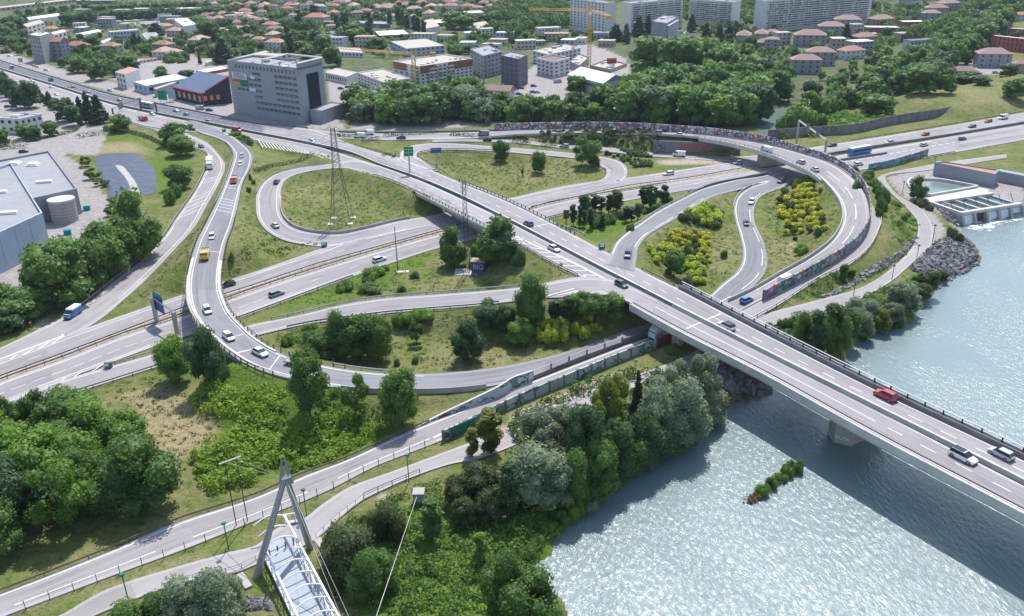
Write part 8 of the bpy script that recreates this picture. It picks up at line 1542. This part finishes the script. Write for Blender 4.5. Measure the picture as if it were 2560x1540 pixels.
m_ = MB(); k = 0; m_.add([fp(2, .2, -.5), fp(LEN, .2, -.5), fp(LEN, wid - .2, -.5), fp(2, wid - .2, -.5), fp(2, .2, 0), fp(LEN, .2, 0), fp(LEN, wid - .2, 0), fp(2, wid - .2, 0)], [(0, 3, 2, 1), (4, 5, 6, 7), (0, 1, 5, 4), (1, 2, 6, 5), (2, 3, 7, 6), (3, 0, 4, 7)]); m_.obj('deck', mat('deck_plate', (.3, .33, .38), .6, noise=(1, .05)), e)
for w_ in (0, wid): MB().bar(fp(-.5 if w_ else 5, w_, 2.4), fp(LEN, w_, 2.4), .2, 6).obj('top_chord', M['white'], e); MB().bar(fp(4, w_, -.2), fp(LEN, w_, -.2), .2, 6).obj('bottom_chord', M['white'], e); m_ = MB(); [m_.bar(fp(l, w_, 1.1), fp(l + 3, w_, 1.1), .04) for l in range(6, LEN - 3, 3)]; m_.obj('hand_rail', M['white'], e)
for i in range(14):
    l = -.3 + i * 3.1; m_ = MB(); n = 8; q = [fp(l, wid * t, 2.4 + .9 * math.sin(PI * t)) for t in np.linspace(0, 1, n + 1)]
    for k in range(n): m_.bar(q[k], q[k + 1], .12, 5)
    m_.obj('arched_frame', M['white'], e)
    if l > 5:
        for w_ in (0, wid): MB().bar(fp(l, w_, -.2), fp(l, w_, 2.4), .1, 5).bar(fp(l, w_, -.2), fp(l + 3.1, w_, 2.4), .07, 4).obj('upright', M['white'], e)
for k in range(4): q = fb(490 + 72 * k, 945 - 36 * k, DZ); MB().bar((0, 0, -.4), (0, 0, 1.3), .12, 6).obj('bollard', M['rust'], None, tuple(q)); tag(COL.objects[-1], 'rusty bollard in the row at the head of the footbridge', 'bollard', 'bollards at the head of the footbridge')
# A shaped pylon
apx = None; f1 = fb(340, 1215, -1.5); f2 = fb(875, 925, -1.5); md = (f1 + f2) / 2; H = hgt(md, 1130 + 200 / 3.6206); px_ = 540 + 628 / 3.6206; lo, hi = 5., 60.
for _ in range(40):
    z = (lo + hi) / 2; q = U(px_, 1130 + 215 / 3.6206, z)
    if (q - md)[:2] @ np.array([0, 1.0]) > (d[:2] @ np.array([0, 1.0])) * -2.0: lo = z
    else: hi = z
top = U(px_, 1130 + 215 / 3.6206, lo); pe = empty('bridge_pylon', 'tall grey A shaped steel pylon of the footbridge', 'pylon')
for f in (f1, f2): v = top - f; MB().bar(f, f + v * .97, .62, 10, .42).obj('leg', M['steel'], pe)
for sx, f in ((-1, f1), (1, f2)): c = top + s * sx * .55; MB().bar(c - [0, 0, 1.5], c + s * sx * -.3 + [0, 0, 3.4], .6, 4, .08).obj('finial', M['steel'], pe)
MB().bar(top - s * .7 - [0, 0, .2], top + s * .7 - [0, 0, .2], .45, 6).obj('head', M['white'], pe)
def cable(lb, a, b_, r_=.06): MB().bar(a, b_, r_, 5).obj('stay_cable', M['conc_l'], None); tag(COL.objects[-1], lb, 'cable')
an_ = fb(1015, 0, 0); ax = U(*S(13, 1560, 300), 1.5); bx_ = U(*S(13, 1160, 1484), 12); dirc = bx_ - ax; cable('long stay cable rising from the anchor block past the bottom edge', ax, ax + dirc * 1.15, .045)
t1 = top + [0, 0, -.6]
for i, (x, y, z) in enumerate(((760, 1484, DZ + .2), (930, 1484, DZ + .2), (1130, 1484, DZ + 1.2), (1200, 1484, DZ + 2.4))): q = fb(x, y, z); cable(('leftmost stay cable down to the footbridge deck', 'second stay cable from the left down to the footbridge deck', 'third stay cable from the left beside the footbridge', 'rightmost stay cable from the pylon head')[i], t1, q + (q - t1) * .1, .035)
p = GT(13, 1575, 390); e = empty('anchor_block', 'concrete cable anchor block in the near bank scrub', 'anchor block', tuple(p)); H = hgt(p, S(13, 0, 285)[1]); MB().box(-.9, -.9, -1, .9, .9, H).obj('block', M['conc'], e); MB().box(-1, -1, H, 1, 1, H + .15).obj('cap', M['conc'], e)
for nm, q, lb in (('abutment', '12:2310,1085 2400,1215', 'left concrete abutment wall of the footbridge'), ('abutment', '13:590,745 670,860', 'right concrete abutment wall of the footbridge')): tag(sweep(nm, wpts(q, 0, 2), RECT(1.1, -4, .25), 'conc'), lb, 'abutment')
for x, y, lb in ((405, 1230, 'left concrete foot block of the bridge pylon'), (895, 1000, 'right concrete foot block of the bridge pylon')): q = fb(x, y, -1.6); MB().box(-1.6, -2, -3, 1.6, 2, .2).obj('foot_block', M['conc_l'], None, (q[0], q[1], -1.6), math.atan2(d[1], d[0]) + PI / 2); tag(COL.objects[-1], lb, 'foot block')
q = GT(13, 370, 590); e = empty('bench', 'white bench with a canopy frame beside the path at the footbridge', 'bench', tuple(q), R(12)); MB().box(-1.4, -.5, .4, 1.4, .2, .55).obj('seat', M['conc_l'], e); MB().box(-1.6, .1, 1.8, 1.4, .25, 1.95).obj('canopy_bar', M['white'], e); [MB().box(x - .08, -.1, 0, x + .08, .1, 1.9).obj('leg', M['white'], e) for x in (-1.1, .3, 1.2)]
# twin pole line frame left of the pylon head
e = empty('portal_pole', 'thin twin pole frame with crossbar on the verge left of the pylon', 'pole'); q1 = GT(12, 2300, 640); q2 = GT(12, 2400, 600); q1 = fb(185, 665, 0); q2 = fb(285, 625, 0)
H1 = hgt(q1, 1130 + 90 / 3.62); MB().bar(q1, q1 + [0, 0, H1], .09, 5).obj('pole', M['dsteel'], e); MB().bar(q2, q2 + [0, 0, H1], .09, 5).obj('pole', M['dsteel'], e); v = (q2 - q1); MB().bar(q1 - v * .5 + [0, 0, H1], q2 + v * .4 + [0, 0, H1], .14, 4).obj('crossbar', M['conc_l'], e)
for k, (f, g) in enumerate(((q1, .0), (q2, .3))): MB().bar(f + [0, 0, H1 - .1], top + s * -.3 + [0, 0, -.3], .05, 4).obj('wire', M['w_tan'], None); tag(COL.objects[-1], ('lower', 'upper')[k] + ' brownish wire from the twin pole frame to the pylon head', 'wire')
# poles of the lined pond yard, bare tree
p = GT(6, 100, 215); e = empty('bare_tree', 'leafless small tree on the oval meadow', 'tree', tuple(p)); m_ = MB(); r = random.Random(3)
for k in range(16): a = r.uniform(0, 6.3); l = r.uniform(1, 2.6); z = r.uniform(.8, 3); m_.bar((0, 0, z * .4), (math.cos(a) * l, math.sin(a) * l, z + 2.8), .07, 4, .02)
m_.bar((0, 0, -.3), (0, 0, 3), .15, 5, .08); m_.obj('branches', M['bark'], e)
# ------------------------------------------------------------------ water
wm = bpy.data.materials.new('river_water'); wm.use_nodes = True; N = wm.node_tree.nodes; L = wm.node_tree.links; b = N['Principled BSDF']; b.inputs['Roughness'].default_value = .23; b.inputs['IOR'].default_value = 1.33
b.inputs['Specular IOR Level'].default_value = 1
tc = N.new('ShaderNodeTexCoord'); mp = N.new('ShaderNodeMapping'); mp.inputs['Rotation'].default_value = (0, 0, R(35)); mp.inputs['Scale'].default_value = (1, .42, 1); L.new(tc.outputs['Object'], mp.inputs[0])
a = ntex(N, L, mp.outputs[0], .028, 5, .3, .7); c = mixc(N, L, a, (.135, .19, .19), (.19, .24, .235)); L.new(c, b.inputs['Base Color'])
n1 = N.new('ShaderNodeTexNoise'); n1.inputs['Scale'].default_value = 1.3; n1.inputs['Detail'].default_value = 5; n1.inputs['Roughness'].default_value = .62; n1.inputs['Distortion'].default_value = .4; L.new(mp.outputs[0], n1.inputs['Vector'])
n2 = N.new('ShaderNodeTexNoise'); n2.inputs['Scale'].default_value = .045; n2.inputs['Detail'].default_value = 5; n2.inputs['Distortion'].default_value = 1.5; L.new(mp.outputs[0], n2.inputs['Vector'])
st = N.new('ShaderNodeMapRange'); st.inputs[1].default_value = .35; st.inputs[2].default_value = .65; st.inputs[3].default_value = .35; st.inputs[4].default_value = 1; L.new(n2.outputs[0], st.inputs[0])
bp = N.new('ShaderNodeBump'); bp.inputs['Distance'].default_value = .38; L.new(st.outputs[0], bp.inputs['Strength']); L.new(n1.outputs[0], bp.inputs['Height']); L.new(bp.outputs[0], b.inputs['Normal'])
me = mesh('river', [(-70, 30, ZW), (1000, 30, ZW), (1000, 330, ZW), (-70, 330, ZW)], [(0, 1, 2, 3)], wm); tag(link('river', me), kind='structure')
canm = mat('canal_water', (.14, .2, .17), .15, bump=(1.5, .3, .3)); cm = mesh('canal', [(p[0], p[1], -.75) for p in CAN], [tuple(range(len(CAN)))], canm); tag(link('canal', cm), kind='structure')

# ------------------------------------------------------------------ summer haze
hm = bpy.data.materials.new('haze'); hm.use_nodes = True; N = hm.node_tree.nodes; L = hm.node_tree.links; N.remove(N['Principled BSDF']); v = N.new('ShaderNodeVolumePrincipled'); v.inputs['Color'].default_value = (.72, .84, 1, 1); v.inputs['Density'].default_value = .00005; v.inputs['Anisotropy'].default_value = .3; L.new(v.outputs[0], N['Material Output'].inputs['Volume'])
hz = MB().box(-4200, -60, -8, 4200, 4200, 110).obj('haze', hm); tag(hz, kind='stuff')
